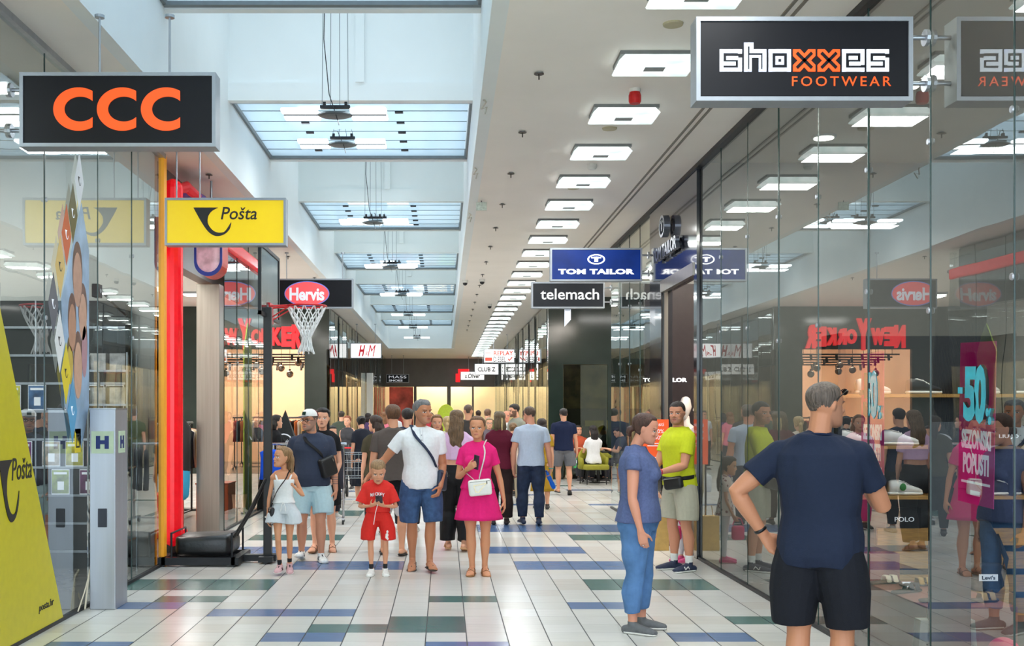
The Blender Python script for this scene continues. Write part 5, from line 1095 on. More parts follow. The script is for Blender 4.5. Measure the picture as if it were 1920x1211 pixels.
# man with jeans from behind
j = Person('man seen from behind in pale blue grey t-shirt and dark jeans with bottle', 1.29, 16.5, 180, 1.76, 'm', 1.1, skin=(200, 140, 114), hair=(84, 66, 54), head=(28, 4, 0), vox=.008, arms=dict(L=((-.24, .04, -1), (-.14, -.12, -1), (1, 0, 0), 40), R=((.24, .04, -1), (.04, -.14, -1), (-1, 0, 0), 30)), legs=dict(L=((-.05, .04, -1), (0, .12, -1), -6, 6), R=((.06, -.12, -1), (.02, .06, -1), 10, 0)))
j.shirt((186, 200, 220), sleeve=.28, off=.016); j.shorts((0, 0, 0), t1=.96, off=.014, flare=.018, m=mat('dark_denim', (32, 46, 72), .85, var=.3, scale=12, bump=.3, bscale=240), name='jeans', wr=.008); j.shoes((40, 52, 76), sole=(226, 228, 230)); j.cap_hair(front=.78, side=.5, back=.28, thick=.02); j.glasses()
t = empty('water_bottle', 'blue shaped water bottle held by the man in dark jeans', 'bottle', j.W(j.J['palmL']+vec((0, 0, -.02)))); t.rotation_euler = (radians(15), radians(-25), 0)
mb = MB(); mb.tube([(0, 0, .05), (0, 0, .0), (0, 0, -.05), (0, 0, -.10), (0, 0, -.15), (0, 0, -.2)], [.018, .03, .036, .028, .038, .034], 16); obj('flask', mb, mat('bottle_blue', (20, 110, 226), .3), t, True); mb = MB(); mb.cyl((0, 0, .06), (0, 0, .085), .014); obj('cap', mb, mat('bottle_cap', (16, 80, 190), .4), t)
mb = MB(); w_ = j.J['wriL']; mb.tube([w_+vec((.03*cos(a), .028*sin(a), 0)) for a in [2*pi*i/14 for i in range(15)]], [.008], 6); j.raw('wristband', mb, fabric((90, 170, 150)))
# maroon woman
r_ = Person('woman seen from behind in maroon top and long dark brown trousers', .83, 16.6, 180, 1.69, 'f', 1.1, skin=SKF, hair=(96, 78, 54), vox=.0085, arms=dict(L=((-.18, .1, -1), (-.06, -.1, -1), (1, 0, 0), 25)))
r_.shirt((96, 24, 46), sleeve=.27, off=.016); r_.shorts((48, 36, 34), t1=.95, off=.018, flare=.03, z1=.1, name='trousers'); r_.shoes((40, 34, 34)); r_.cap_hair(front=.84, side=.4, back=.05, thick=.07); r_.lock([(0, .3, .6), (0, .42, .3), (0, .42, .0), (0, .4, -.22)], [(.36, .2), (.42, .18), (.42, .16), (.36, .1)]); r_.lock([(-.12, .5, .6), (-.14, .6, .2), (-.12, .56, -.2)], [(.07, .05), (.08, .05), (.05, .03)], (196, 172, 122), name='blond_streak', wr=.003)
# navy man farther back
nv = Person('man seen from behind in navy t-shirt and grey shorts near the café', 2.41, 22.4, 180, 1.70, 'm', 1.12, skin=(196, 144, 116), hair=(40, 34, 34), bare=True, vox=.0095, arms=dict(L=((-.2, .0, -1), (-.1, -.1, -1), (1, 0, 0), 35)), legs=dict(L=((-.05, .06, -1), (0, .3, -1), -8, 26), R=((.05, -.10, -1), (.0, .06, -1), 8, 0)))
nv.shirt((24, 34, 64), sleeve=.27, off=.016); nv.shorts((104, 106, 112), t1=.40, off=.018, flare=.026); nv.shoes((36, 34, 36), 'flip'); nv.cap_hair(front=.78, side=.5, back=.24, thick=.03)
t = empty('drink_bottle', 'clear green drink bottle held by the man in grey shorts', 'bottle', nv.W(nv.J['palmL']+vec((0, 0, -.04)))); mb = MB(); mb.tube([(0, 0, .08), (0, 0, .03), (0, 0, .0), (0, 0, -.16)], [.014, .02, .034, .034], 14); obj('flask', mb, mat('bottle_green', (70, 190, 110), .2), t, True); mb = MB(); mb.tube([(0, 0, -.03), (0, 0, -.09)], [.0355, .0355], 14, rnd_=False); obj('paper_label', mb, M_signw, t); mb = MB(); mb.cyl((0, 0, .09), (0, 0, .11), .014); obj('cap', mb, MATS['bottle_blue'], t)

# woman in jeans, profile
f = Person('woman in blue t-shirt and cropped jeans standing in profile, looking down', 1.50, 8.55, 72, 1.70, 'f', 1.17, .225, bust=.8, skin=(200, 138, 114), hair=(74, 48, 40), head=(4, 14, 0), lean=(0, .02), vox=.006, belly=.012, lips=(180, 104, 98),
    arms=dict(L=((-.24, .0, -1), (-.03, -.26, -1), (1, .1, 0), 26), R=((.16, .0, -1), (.04, -.22, -1), (-1, .1, 0), 28)), legs=dict(L=((-.04, .02, -1), (.0, .05, -1), -14, 0), R=((.04, -.08, -1), (.0, .06, -1), 10, 0)))
f.shirt((92, 104, 146), z0=.0, sleeve=.13, off=.016, flare=.01, wr=.005, m=mat('blue_jersey', (92, 104, 146), .85, var=.12, scale=60, bump=.3, bscale=240, spec=.2)); f.collar((44, 46, 62), .010)
f.shorts((0, 0, 0), t1=.88, off=.011, flare=.010, m=mat('mid_denim', (90, 128, 178), .85, var=.18, scale=10, bump=.3, bscale=240, spec=.2), name='jeans', wr=.008)
f.shoes((98, 100, 104), sole=(226, 224, 220)); f.cap_hair(front=.86, side=.48, back=.12, thick=.035); f.lock([(0, .40, .42), (0, .52, .34), (0, .52, .22), (0, .46, .14)], [(.14, .1), (.17, .12), (.16, .11), (.08, .06)], name='hair_bun', wr=.004)
mb = MB(); d_ = f.J['pdL']; c_ = f.J['wriL']+d_*.062*1.7-f.J['thL']*.0052*1.7; mb.tube([c_+vec((.011*cos(a), .011*sin(a), 0)) for a in [2*pi*i/12 for i in range(13)]], [.0025], 6); f.raw('ring', mb, mat('silver_ring', (210, 210, 214), .2, .9))

# man in yellow
v = Person('man in lime yellow t-shirt and beige shorts turned left, looking back', 2.50, 11.8, -68, 1.81, 'm', 1.06, .235, skin=(194, 134, 106), hair=(44, 34, 30), head=(38, 2, 0), vox=.006, beard=((96, 72, 62), .45), lean=(0, -.03),
    arms=dict(L=((-.05, -.38, -.9), (.12, -.85, -.42), (.5, 0, -.8), 35), R=((.12, -.28, -.92), (-.16, -.92, -.22), (-.6, 0, -.6), 35)), legs=dict(L=((-.03, -.05, -1), (.0, .05, -1), -10, 0), R=((.03, .03, -1), (.0, .08, -1), 8, 0)))
v.shirt((206, 214, 44), z0=-.0, sleeve=.30, off=.018, flare=.012); v.collar((190, 198, 40), .012)
v.shorts((186, 182, 164), t1=.42, off=.020, flare=.026); v.shoes((32, 42, 70), sole=(232, 232, 230)); v.socks((230, 230, 228)); v.cap_hair(front=.78, side=.5, back=.24, thick=.028)
k = v.H; B, fw, up, sd_ = v.J['soleR']; mb = MB()
for a_, b_ in (((.02, .018), (.03, .034)), ((.03, .034), (.05, .016)), ((.05, .016), (.058, .034))): mb.tube([B+fw*a_[0]*k+up*a_[1]*k-sd_*(.0215*k+.008), B+fw*b_[0]*k+up*b_[1]*k-sd_*(.0205*k+.008)], [(.007, .005)], 6, rnd_=False)
v.raw('shoe_letter', mb, fabric((232, 232, 232)))
t = empty('waist_bag', 'black belt bag around the waist of the man in lime yellow', 'bag', v.root.location, v.root.rotation_euler[2])
mb = MB(); mb.tube([v.tpt(a, .055-.012*cos(radians(a)), .034) for a in range(0, 361, 15)], [(.020, .003)], 8, side=(0, 0, 1), rnd_=False); obj('belt', mb, fabric((24, 24, 27), rough=.6), t, True)
mb = MB(); mb.box((-.105, -.04, -.07), (.105, .04, .06), .03); o = obj('pouch', mb, mat('pouch_black', (20, 20, 23), .5, bump=.3), t, True); o.location = v.tpt(32, .025, .062); o.rotation_euler = (0, radians(-10), radians(30)); mb = MB(); mb.tube([(-.1, -.045, .04), (.1, -.045, .04)], [.004], 6); obj('zip', mb, MATS['bag_zip'], o)
mb = MB(); mb.tube([v.J['wriR']+vec((.03*cos(a), .006*cos(a), .03*sin(a))) for a in [2*pi*i/14 for i in range(15)]], [.007], 6); v.raw('wristband', mb, fabric((190, 60, 70)))
# girl beside him
c = Person('little girl with long dark hair and white leggings behind the man in yellow', 2.68, 12.45, -75, 1.20, 'f', .9, .20, skin=SKF, hair=(50, 36, 30), head=(0, 10, 0), vox=.007, arms=dict(L=((-.1, -.2, -1), (.2, -.9, .1), (.5, 0, .6), 35), R=((.1, -.1, -1), (-.05, -.4, -.9), (-.5, 0, .6), 35)))
hm = mat('heart_print', (232, 218, 214), .85, var=.02); nt_ = hm.node_tree; vo = N(nt_, 'ShaderNodeTexVoronoi'); vo.inputs['Scale'].default_value = 22; tcn = N(nt_, 'ShaderNodeTexCoord'); nt_.links.new(tcn.outputs['Object'], vo.inputs['Vector']); rp = N(nt_, 'ShaderNodeValToRGB'); rp.color_ramp.interpolation = 'CONSTANT'; rp.color_ramp.elements[0].color = lin((120, 40, 60))+(1,); rp.color_ramp.elements[1].position = .32; rp.color_ramp.elements[1].color = lin((232, 218, 214))+(1,); nt_.links.new(vo.outputs['Distance'], rp.inputs[0]); nt_.links.new(rp.outputs[0], nt_.nodes['Principled BSDF'].inputs['Base Color'])
c.shirt((0, 0, 0), z0=-.02, sleeve=.25, off=.016, flare=.02, m=hm, name='tunic'); c.skirt((0, 0, 0), .02, -.06, .14, .12, 'tunic_hem', 6, .01, m=hm); c.shorts((222, 224, 230), t1=.96, off=.007, flare=.002, name='leggings'); c.shoes((226, 84, 140), sole=(236, 170, 190)); c.cap_hair(front=.84, side=.4, back=.05, thick=.06); c.lock([(0, .3, .6), (0, .42, .2), (0, .42, -.3), (0, .4, -.8), (0, .38, -1.0)], [(.34, .18), (.4, .17), (.38, .15), (.28, .1), (.1, .05)])
t = empty('pink_bag', 'small bright pink bag held by the little girl in white leggings', 'bag', c.W(c.J['palmR']+vec((0, -.02, -.13)))); mb = MB(); mb.box((-.07, -.04, -.10), (.07, .04, .06), .03); obj('body', mb, mat('bag_pink', (236, 60, 130), .45, bump=.3), t, True); mb = MB(); mb.tube([(-.06, 0, .07), (-.03, 0, .14), (.03, 0, .14), (.06, 0, .07)], [.007], 8); obj('handle', mb, MATS['bag_pink'], t)

# man at the right in navy, from behind
n_ = Person('big man in navy t-shirt and black shorts standing by the right glass', 2.03, 6.0, 150, 1.87, 'm', 1.14, .245, skin=(176, 120, 90), hair=(92, 80, 72), head=(-34, 2, 0), vox=.0065, beard=((150, 120, 108), .3), belly=.02,
    arms=dict(L=((-.30, -.38, -.85), (.45, -.75, .35), (.5, .3, .3), 35), R=((.70, .22, -.66), (-.46, -.30, -.84), (-.6, .6, .2), 30)), legs=dict(L=((-.05, -.02, -1), (.01, .05, -1), -10, 0), R=((.03, .02, -1), (.0, .07, -1), 10, 0)))
n_.shirt((30, 39, 60), z0=-.035, sleeve=.30, off=.019, flare=.014, wr=.008); n_.collar((24, 36, 62), .012)
n_.shorts((24, 26, 34), t1=.44, off=.022, flare=.022); n_.shoes((60, 60, 64)); n_.cap_hair(front=.82, side=.5, back=.26, thick=.016, wr=.0005); n_.glasses((14, 14, 16), up=True, sun=True)
mb = MB(); w_ = n_.J['wriR']; dd = (w_-n_.J['elbR']).normalized(); u_ = dd.orthogonal().normalized(); v_ = dd.cross(u_); mb.tube([w_-dd*.03+u_*.034*cos(a)+v_*.03*sin(a) for a in [2*pi*i/16 for i in range(17)]], [(.010, .004)], 8, side=dd); n_.raw('watch', mb, M_black)
# ================================================================ PROPS AND SHOP CONTENTS
# ---- footwear shop behind the right glass
t = empty('shelf_unit', 'dark shelf unit with oak shelves inside the footwear shop', 'shelf', (4.25, 8.75, 0))
mb = MB(); mb.box((-1.2, .16, 0), (1.5, .22, 2.3)); obj('back_panel', mb, mat('shelf_back', (30, 31, 36), .5), t)
for x in (-1.2, .15, 1.47): mb = MB(); mb.box((x, -.16, 0), (x+.03, .16, 2.3)); obj('side_panel', mb, M_dark, t)
for z in (1.04, 1.43, 1.83): mb = MB(); mb.box((-1.2, -.18, z-.025), (1.5, .16, z)); obj('shelf', mb, M_wood, t)
for i, z in enumerate((.12, .30, .48, .66)): mb = MB(); mb.box((-.9, -.17, z), (1.5, -.14, z+.13)); obj('slat', mb, M_wood, t)
def shoe_shape(L=.29, hgt=.11, kind=0):
    pr = [(-.45, .30, .62, .85), (-.36, .36, .65, .95), (-.22, .37, .60, .95), (-.06, .35, .62, .85), (.1, .34, .45, .62), (.26, .37, .36, .46), (.4, .32, .28, .34), (.48, .18, .2, .22)]
    mb = MB(); n = 14; vs = []
    for x, w, h0, h in pr:
        for j in range(n):
            a = 2*pi*j/n; vs.append((x*L, w*.36*L*.9*cos(a), .018+max(0, (sin(a)*.5+.5))*h*hgt))
    m = len(pr); fs = [(i*n+j, i*n+(j+1) % n, (i+1)*n+(j+1) % n, (i+1)*n+j) for i in range(m-1) for j in range(n)]+[tuple(range(n-1, -1, -1)), tuple(range((m-1)*n, m*n))]
    mb.add(vs, fs); return mb
def shoe(label, loc, rz, c, sole=(238, 238, 236), L=.29, group=None, badge=None, acc=None):
    t = empty('sneaker', label, 'shoe', loc, rz, group); obj('upper', shoe_shape(L), mat('display_shoe_%d_%d_%d' % c, c, .5, var=.08), t, True)
    mb = MB(); mb.tube([(-.44*L, 0, .014), (-.2*L, 0, .014), (.2*L, 0, .014), (.46*L, 0, .014)], [(.12*L, .014), (.125*L, .014), (.135*L, .014), (.08*L, .014)], 14, side=(0, 1, 0)); obj('sole', mb, mat('display_sole_%d' % sole[0], sole, .5), t, True)
    mb = MB()
    for i in range(4): x = (-.02+.07*i)*L; mb.tube([(x, -.07*L, .10-.012*i), (x, 0, .108-.012*i), (x, .07*L, .10-.012*i)], [.005], 6)
    mb.tube([(-.30*L, 0, .112), (-.2*L, -.06*L, .116), (-.06*L, -.07*L, .104)], [.006], 6); obj('laces', mb, mat('lace_%d' % (acc or sole)[0], acc or sole, .6), t)
    if badge: mb = MB(); mb.ell((-.1*L, -.13*L, .065), (.026, .008, .03)); obj('badge', mb, mat('badge_%d' % badge[0], badge, .5), t)
    return t
row = [(1.83, ((3.35, (236, 236, 236)), (3.75, (40, 42, 48)), (4.2, (226, 226, 230)), (4.6, (60, 62, 70)), (5.0, (236, 236, 236))), 'top'), (1.43, ((3.20, (240, 240, 242)), (3.56, (236, 238, 242)), (3.95, (232, 232, 236)), (4.32, (30, 32, 38)), (4.7, (238, 238, 240)), (5.1, (70, 74, 86))), 'middle'), (1.04, ((3.22, (36, 38, 48)), (3.60, (238, 240, 240)), (4.0, (32, 32, 36)), (4.38, (26, 28, 34)), (4.75, (40, 40, 46))), 'lowest')]
for z, lst, nm in row:
    for i, (x, c) in enumerate(lst): shoe('%s sneaker, %s from the left on the %s oak shelf' % ('white' if c[0] > 200 else 'dark', ('first', 'second', 'third', 'fourth', 'fifth', 'sixth')[i], nm), (x, 8.68, z), rnd.uniform(-.25, .2), c, group='sneakers on the oak shelves', badge=(40, 130, 60) if (z == 1.04 and i == 1) else None)
mb = MB(); t = empty('brand_plate', 'small black lettered plate standing on the middle oak shelf', 'sign', (4.35, 8.56, 1.43)); mb.box((-.11, -.01, 0), (.11, .01, .14)); obj('plate', mb, M_signblk, t); text('lettering', 'LIU·JO', (0, -.011, .07), (.15, .035), FRONT, M_signw, t)
t = empty('brand_plate', 'black lettered plate standing below the lowest oak shelf', 'sign', (3.56, 8.595, .79)); mb = MB(); mb.box((-.13, -.01, 0), (.13, .01, .16)); obj('plate', mb, M_signblk, t); text('lettering', 'POLO', (0, -.011, .07), (.15, .035), FRONT, M_signw, t)
mb = MB(); mb.box((-.13, 0, 0), (.13, .02, 1.6)); o = obj('reflection_panel', mb, mat('reflection_grey', (72, 76, 82), .4, var=.06), None, loc=(3.02+.15, 6.95, .15)); tag(o, 'dark grey panel in place of a reflected figure close behind the right glass', 'panel'); o.location.z = .03  # dark panel stands in for a person's reflection in the glass
def pod(label, a, b, m): mb = MB(); mb.box(a, b, .006); return tag(obj('podium', mb, m), label, 'podium')
M_brick = mat('terracotta_lacquer', (150, 66, 50), .3, var=.08)
pod('long low terracotta podium behind the right glass', (3.15, 7.25, .006), (3.75, 8.35, .42), mat('terracotta_matt', (158, 104, 92), .4, var=.06)); pod('glossy brick red podium with a pink cap on it', (3.05, 6.15, .006), (3.32, 6.6, .30), M_brick); pod('small red box podium by the sandals', (3.2, 8.40, .006), (3.45, 8.52, .62), mat('deep_red_box', (120, 22, 26), .35)); pod('low brick podium under the sequin backpack', (3.34, 6.05, .006), (3.9, 6.55, .28), M_brick)
def sandal(label, loc, rz, c):
    t = empty('sandal', label, 'shoe', loc, rz, 'sandals on the podium'); mb = MB(); mb.tube([(-.12, 0, .014), (0, 0, .014), (.12, 0, .014)], [(.032, .014), (.034, .014), (.036, .014)], 14, side=(0, 1, 0)); obj('sole', mb, mat('sandal_sole', (70, 56, 46), .6), t, True)
    for x in (.02, .08): mb = MB(); mb.tube([(x, -.036, .02), (x, -.02, .06), (x, .02, .06), (x, .036, .02)], [(.022, .006)], 10, side=(1, 0, 0)); obj('strap', mb, mat('sandal_%d_%d' % (c[0], c[2]), c, .5), t, True)
for i, (x, y_, rz, c, nm) in enumerate(((3.25, 8.2, .3, (226, 216, 190), 'cream'), (3.45, 8.1, .2, (196, 160, 90), 'gold'), (3.25, 7.8, .5, (40, 46, 60), 'dark'), (3.5, 7.75, .3, (230, 222, 200), 'pale'), (3.3, 7.45, .4, (206, 200, 190), 'grey'), (3.58, 7.42, .2, (180, 150, 96), 'tan'))): sandal('%s sandal on the long low podium, %s pair row from the back' % (nm, ('first', 'first', 'second', 'second', 'third', 'third')[i]), (x, y_, .42), rz, c)
def price(x, y_, z, lab): 
    mb = MB(); mb.prism([(-.03, 0), (.03, 0), (.03, .04), (-.03, .04)], (x, y_, z), (1, 0, 0), (0, .4, .9), (0, -.9, .4), .003); tag(obj('price_tag', mb, M_signw), lab, 'tag', 'price tags')
price(3.36, 8.05, .42, 'white price tag between the cream and gold sandals'); price(3.4, 7.6, .42, 'white price tag between the middle and front sandals'); price(3.12, 6.2, .30, 'white price tag beside the pink cap, left'); price(3.19, 6.2, .30, 'white price tag beside the pink cap, right')
t = empty('tote_bag', 'pale canvas tote bag with speckled print behind the right glass', 'bag', (3.16, 7.55-.5, .006)); mb = MB(); mb.prism([(-.20, 0), (.20, 0), (.17, .38), (-.17, .38)], (0, 0, 0), *FRONT, .09); obj('body', mb, mat('canvas', (196, 204, 196), .8, var=.12), t)
mb = MB(); 
for i in range(60): x, z = rnd.uniform(-.14, .14), rnd.uniform(.04, .26); mb.box((x-.006, -.093, z-.006), (x+.006, -.0905, z+.006))
obj('print', mb, mat('canvas_print', (60, 70, 64), .8), t)
for y_ in (-.075, -.015): mb = MB(); mb.tube([(-.09, y_, .36), (-.06, y_, .62), (0, y_, .70), (.06, y_, .62), (.09, y_, .36)], [(.014, .004)], 8, side=(1, 0, 0)); obj('handle', mb, MATS['canvas'], t)
t = empty('backpack', 'black backpack with a white logo tag against the oak slats', 'bag', (4.06, 8.43, .36))
mb = MB(); mb.tube([(0, 0, .06), (0, 0, .2), (0, 0, .36), (0, 0, .46)], [(.15, .09), (.17, .10), (.16, .09), (.10, .06)], 18, side=(1, 0, 0)); obj('body', mb, mat('backpack_black', (22, 22, 24), .7, bump=.3), t, True)
mb = MB(); mb.box((-.12, -.15, .0), (.12, -.07, .2), .03); p_ = obj('front_pocket', mb, MATS['backpack_black'], t, True); mb = MB(); mb.box((-.07, -.156, .07), (.07, -.151, .12)); l_ = obj('logo_tag', mb, M_signw, p_); text('lettering', "Levi's", (0, -.157, .095), (.10, .03), FRONT, M_ink, t, ext=.001, bold=.03)
for s__ in (-1, 1): mb = MB(); mb.tube([(s__*.12, -.03, .40), (s__*.20, -.02, .22), (s__*.16, -.03, .02), (s__*.10, -.04, -.03)], [(.02, .006)], 8, side=(1, 0, 0)); obj('strap', mb, MATS['backpack_black'], t)
mb = MB(); mb.tube([(-.04, 0, .46), (0, 0, .52), (.04, 0, .46)], [.01], 8); obj('grab_handle', mb, MATS['backpack_black'], t)
mb = MB(); mb.box((3.85, 8.33, .006), (4.28, 8.53, .33)); tag(obj('podium', mb, M_wood), 'oak block under the black backpack', 'podium')
sq = mat('pink_sequin', (232, 110, 196), .22, .5, var=.55, scale=26, bump=1., bscale=60)
t = empty('backpack', 'shiny pink sequin backpack beside the right frame edge', 'bag', (3.46, 6.28, .28)); mb = MB(); mb.tube([(0, 0, .05), (0, 0, .16), (0, 0, .28), (0, 0, .34)], [(.15, .085), (.16, .09), (.14, .08), (.09, .05)], 18, side=(1, 0, 0)); obj('body', mb, sq, t, True); mb = MB(); mb.box((-.10, -.13, .02), (.10, -.06, .17), .03); obj('front_pocket', mb, sq, t, True); mb = MB(); mb.tube([(-.04, 0, .35), (0, 0, .41), (.04, 0, .35)], [.009], 8); obj('grab_handle', mb, mat('pink_strap', (220, 40, 120), .5), t)
t = empty('cap', 'bright pink cap on the brick red podium', 'cap', (3.2, 6.34, .30)); mb = MB(); mb.ell((0, 0, .02), (.085, .10, .085), 18, 10); o = obj('crown', mb, mat('cap_pink', (240, 66, 110), .6), t, True)
for v_ in o.data.vertices: v_.co.z = max(v_.co.z, .003)
mb = MB(); mb.tube([(.0, -.06, .02), (.02, -.12, .018), (.03, -.17, .008)], [(.08, .008), (.075, .008), (.04, .006)], 14, side=(1, 0, 0)); obj('brim', mb, mat('cap_brim', (70, 50, 52), .6), t, True)
# pink sale posters on the glass
M_mag = mat('poster_magenta', (206, 24, 128), .5, var=.1, scale=3, emit=.15); M_bal = mat('balloon_teal', (50, 170, 190), .15, var=.2, scale=8, coat=.5)
def poster(label, y0, y1, z0, z1, tilt):
    t = empty('sale_poster', label, 'poster', (RW+.02, (y0+y1)/2, z0)); w_ = y1-y0; h_ = z1-z0; t.rotation_euler = (radians(tilt), 0, 0)
    mb = MB(); mb.box((0, -w_/2, 0), (.003, w_/2, h_)); obj('sheet', mb, M_mag, t); fr = RIGHTW
    for ch, u_, v_, ww, hh_ in (('5', .10*w_, .68, .36, .34), ('0', -.18*w_, .68, .32, .36), ('-', .38*w_, .70, .14, .04), ('%', -.42*w_, .55, .15, .10)): text('balloon_digit', ch, (0, u_, h_*v_), (ww*w_, hh_*h_), fr, M_bal, t, ext=.02, bold=.05)
    text('lettering', 'SEZONSKI', (0, 0, h_*.40), (w_*.82, h_*.12), fr, M_signw, t, ext=.002, bold=.04); text('lettering', 'POPUSTI', (0, 0, h_*.25), (w_*.72, h_*.13), fr, M_signw, t, ext=.002, bold=.04)
    mb = MB(); mb.box((-.002, -w_*.4, h_*.125), (0, w_*.4, h_*.14)); mb.box((-.002, -w_*.13, h_*.055), (0, w_*.13, h_*.085)); obj('small_print', mb, M_signw, t)
poster('larger looking magenta sale poster on the right glass, nearest', 5.94, 6.35, 1.18, 2.08, 2); poster('magenta sale poster on the right glass behind the man in navy', 7.42, 7.82, 1.19, 2.10, 0)

# ---- dark fashion store: mannequins, sale stand, bag, barrier foot
def mannequin(label, loc, rz, s=1.):
    t = empty('mannequin', label, 'mannequin', loc, rz, 'white mannequins in the doorway'); m_ = mat('mannequin_white', (232, 226, 222), .35)
    mb = MB(); mb.tube([(0, 0, .95), (0, 0, 1.1), (0, -.01, 1.3), (0, 0, 1.44), (0, 0, 1.52), (0, 0, 1.60)], [(.15, .10), (.13, .09), (.17, .11), (.19, .08), (.06, .06), (.05, .05)], 16, side=(1, 0, 0)); obj('torso', mb, mat('mannequin_shirt', (226, 214, 208), .8), t, True)
    mb = MB(); mb.tube([(0, -.03, 1.60), (0, -.035, 1.66), (0, -.01, 1.76), (0, 0, 1.83)], [(.045, .05), (.065, .085), (.08, .10), (.06, .075)], 16, side=(1, 0, 0)); mb.tube([(0, -.11, 1.75), (0, -.135, 1.70), (0, -.11, 1.68)], [.014, .018, .012], 8); obj('head', mb, m_, t, True)
    for s__ in (-1, 1): mb = MB(); mb.tube([(s__*.2, 0, 1.42), (s__*.24, .0, 1.15), (s__*.24, -.06, .88)], [.045, .036, .026], 10); obj('arm', mb, m_, t, True); mb = MB(); mb.tube([(s__*.08, 0, .95), (s__*.09, 0, .5), (s__*.09, .02, .04)], [.085, .055, .04], 12); obj('leg', mb, mat('mannequin_trousers', (150, 140, 130), .8), t, True)
    mb = MB(); mb.tube([(0, 0, .0), (0, 0, .02)], [.2, .2], 20, rnd_=False); obj('base', mb, M_alu, t)
mannequin('white mannequin deepest inside the dark doorway', (3.2, 15.95, .006), -.3); mannequin('white mannequin in the middle of the dark doorway', (3.32, 15.25, .006), -.9); mannequin('white mannequin nearest behind the doorway edge', (3.34, 14.4, .006), -1.0)
M_orange = mat('sale_orange', (238, 92, 40), .45, emit=.25, var=.02)
t = empty('sale_stand', 'orange sale placard on a black stand in front of the dark doorway', 'sign', (2.68, 14.1, 0))
mb = MB(); mb.box((-.17, -.01, 1.02), (.17, .01, 1.59)); obj('placard', mb, M_orange, t)
for s_t, z, w_ in (('popusti', 1.52, .22), ('od 30%', 1.44, .22), ('do 50%', 1.36, .22)): text('lettering', s_t, (0, -.011, z), (w_, .05 if s_t != 'popusti' else .055), FRONT, M_signw, t, ext=.001)
mb = MB(); mb.box((-.1, -.012, 1.28), (.1, -.01, 1.29)); mb.box((-.1, -.012, 1.25), (.06, -.01, 1.26)); obj('small_print', mb, M_signw, t); mb = MB(); mb.band(arc(0, 0, .035, 0, 360, 20, .022)[:-1], arc(0, 0, .028, 0, 360, 20, .016)[:-1], (0, -.010, 1.09), *FRONT, .002, True); obj('mark', mb, M_signw, t)
for x in (-.15, .15): mb = MB(); mb.cyl((x, .02, .05), (x, .02, 1.5), .012); obj('pole', mb, M_black, t)
mb = MB(); mb.box((-.18, -.16, .04), (.18, .16, .06)); obj('base', mb, M_black, t)
for x in (-.16, .16):
    for y_ in (-.14, .14): mb = MB(); mb.cyl((x-.012, y_, .022), (x+.012, y_, .022), .022); obj('caster', mb, M_dark, t)
t = empty('paper_bag', 'tan paper carrier bag beside the orange sale stand', 'bag', (2.62, 13.55, 0)); mb = MB(); mb.box((-.11, -.07, .0), (.11, .07, .42)); obj('body', mb, mat('kraft_paper', (196, 162, 96), .7, var=.1), t); mb = MB(); mb.tube([(-.05, 0, .42), (-.03, 0, .54), (.03, 0, .54), (.05, 0, .42)], [.006], 6); obj('handle', mb, mat('kraft_cord', (170, 130, 70), .7), t)
t = empty('red_board', 'narrow red display board just inside the doorway', 'sign', (3.22, 12.98, .006)); mb = MB(); mb.box((-.02, -.12, 1.0), (.02, .12, 1.65)); obj('board', mb, mat('board_red', (190, 40, 40), .4), t); mb = MB(); mb.cyl((0, 0, 0), (0, 0, 1.0), .015); obj('pole', mb, M_alu, t); mb = MB(); mb.tube([(0, 0, 0), (0, 0, .015)], [.14, .14], 18, rnd_=False); obj('foot', mb, M_alu, t)

# ---- garments and racks
FAB = [((40, 42, 56), 'navy'), ((190, 190, 186), 'pale grey'), ((150, 46, 44), 'brick red'), ((60, 64, 60), 'dark olive'), ((206, 178, 130), 'sand'), ((30, 30, 33), 'black'), ((96, 120, 150), 'dusty blue'), ((214, 206, 196), 'cream'), ((170, 100, 60), 'rust'), ((120, 150, 90), 'moss')]
def garment_mesh(L=.62, w=.40, d=.07):
    mb = MB(); n = 12; vs = []
    prof = [(0, .06, .04), (-.04, .34, .55), (-.10, .48, .8), (-.3, .44, .9), (-.7, .46, 1), (-1, .5, 1.05)]
    for z, ww, dd in prof:
        for j in range(n): a = 2*pi*j/n; vs.append((w*ww*cos(a), d*.5*dd*sin(a)*(1+.3*sin(3*a+z*5)), L*z))
    m = len(prof); mb.add(vs, [(i*n+j, (i+1)*n+j, (i+1)*n+(j+1) % n, i*n+(j+1) % n) for i in range(m-1) for j in range(n)]+[tuple(range(n)), tuple(range(m*n-1, (m-1)*n-1, -1))]); return mb
GAR = {}
def garment(loc, rz, ci, L, label, group):
    k = (ci, round(L, 2))
    if k not in GAR:
        t = empty('hanging_garment', label, 'garment', loc, rz, group); obj('cloth', garment_mesh(L), fabric(FAB[ci][0]), t, True); mb = MB(); mb.tube([(0, 0, -.01), (0, 0, .03), (.02, 0, .05), (.015, 0, .075), (-.01, 0, .07)], [.004], 6); obj('hanger_hook', mb, M_alu, t); GAR[k] = t; return t
    t = dup(GAR[k], loc, rz, label, group); return t
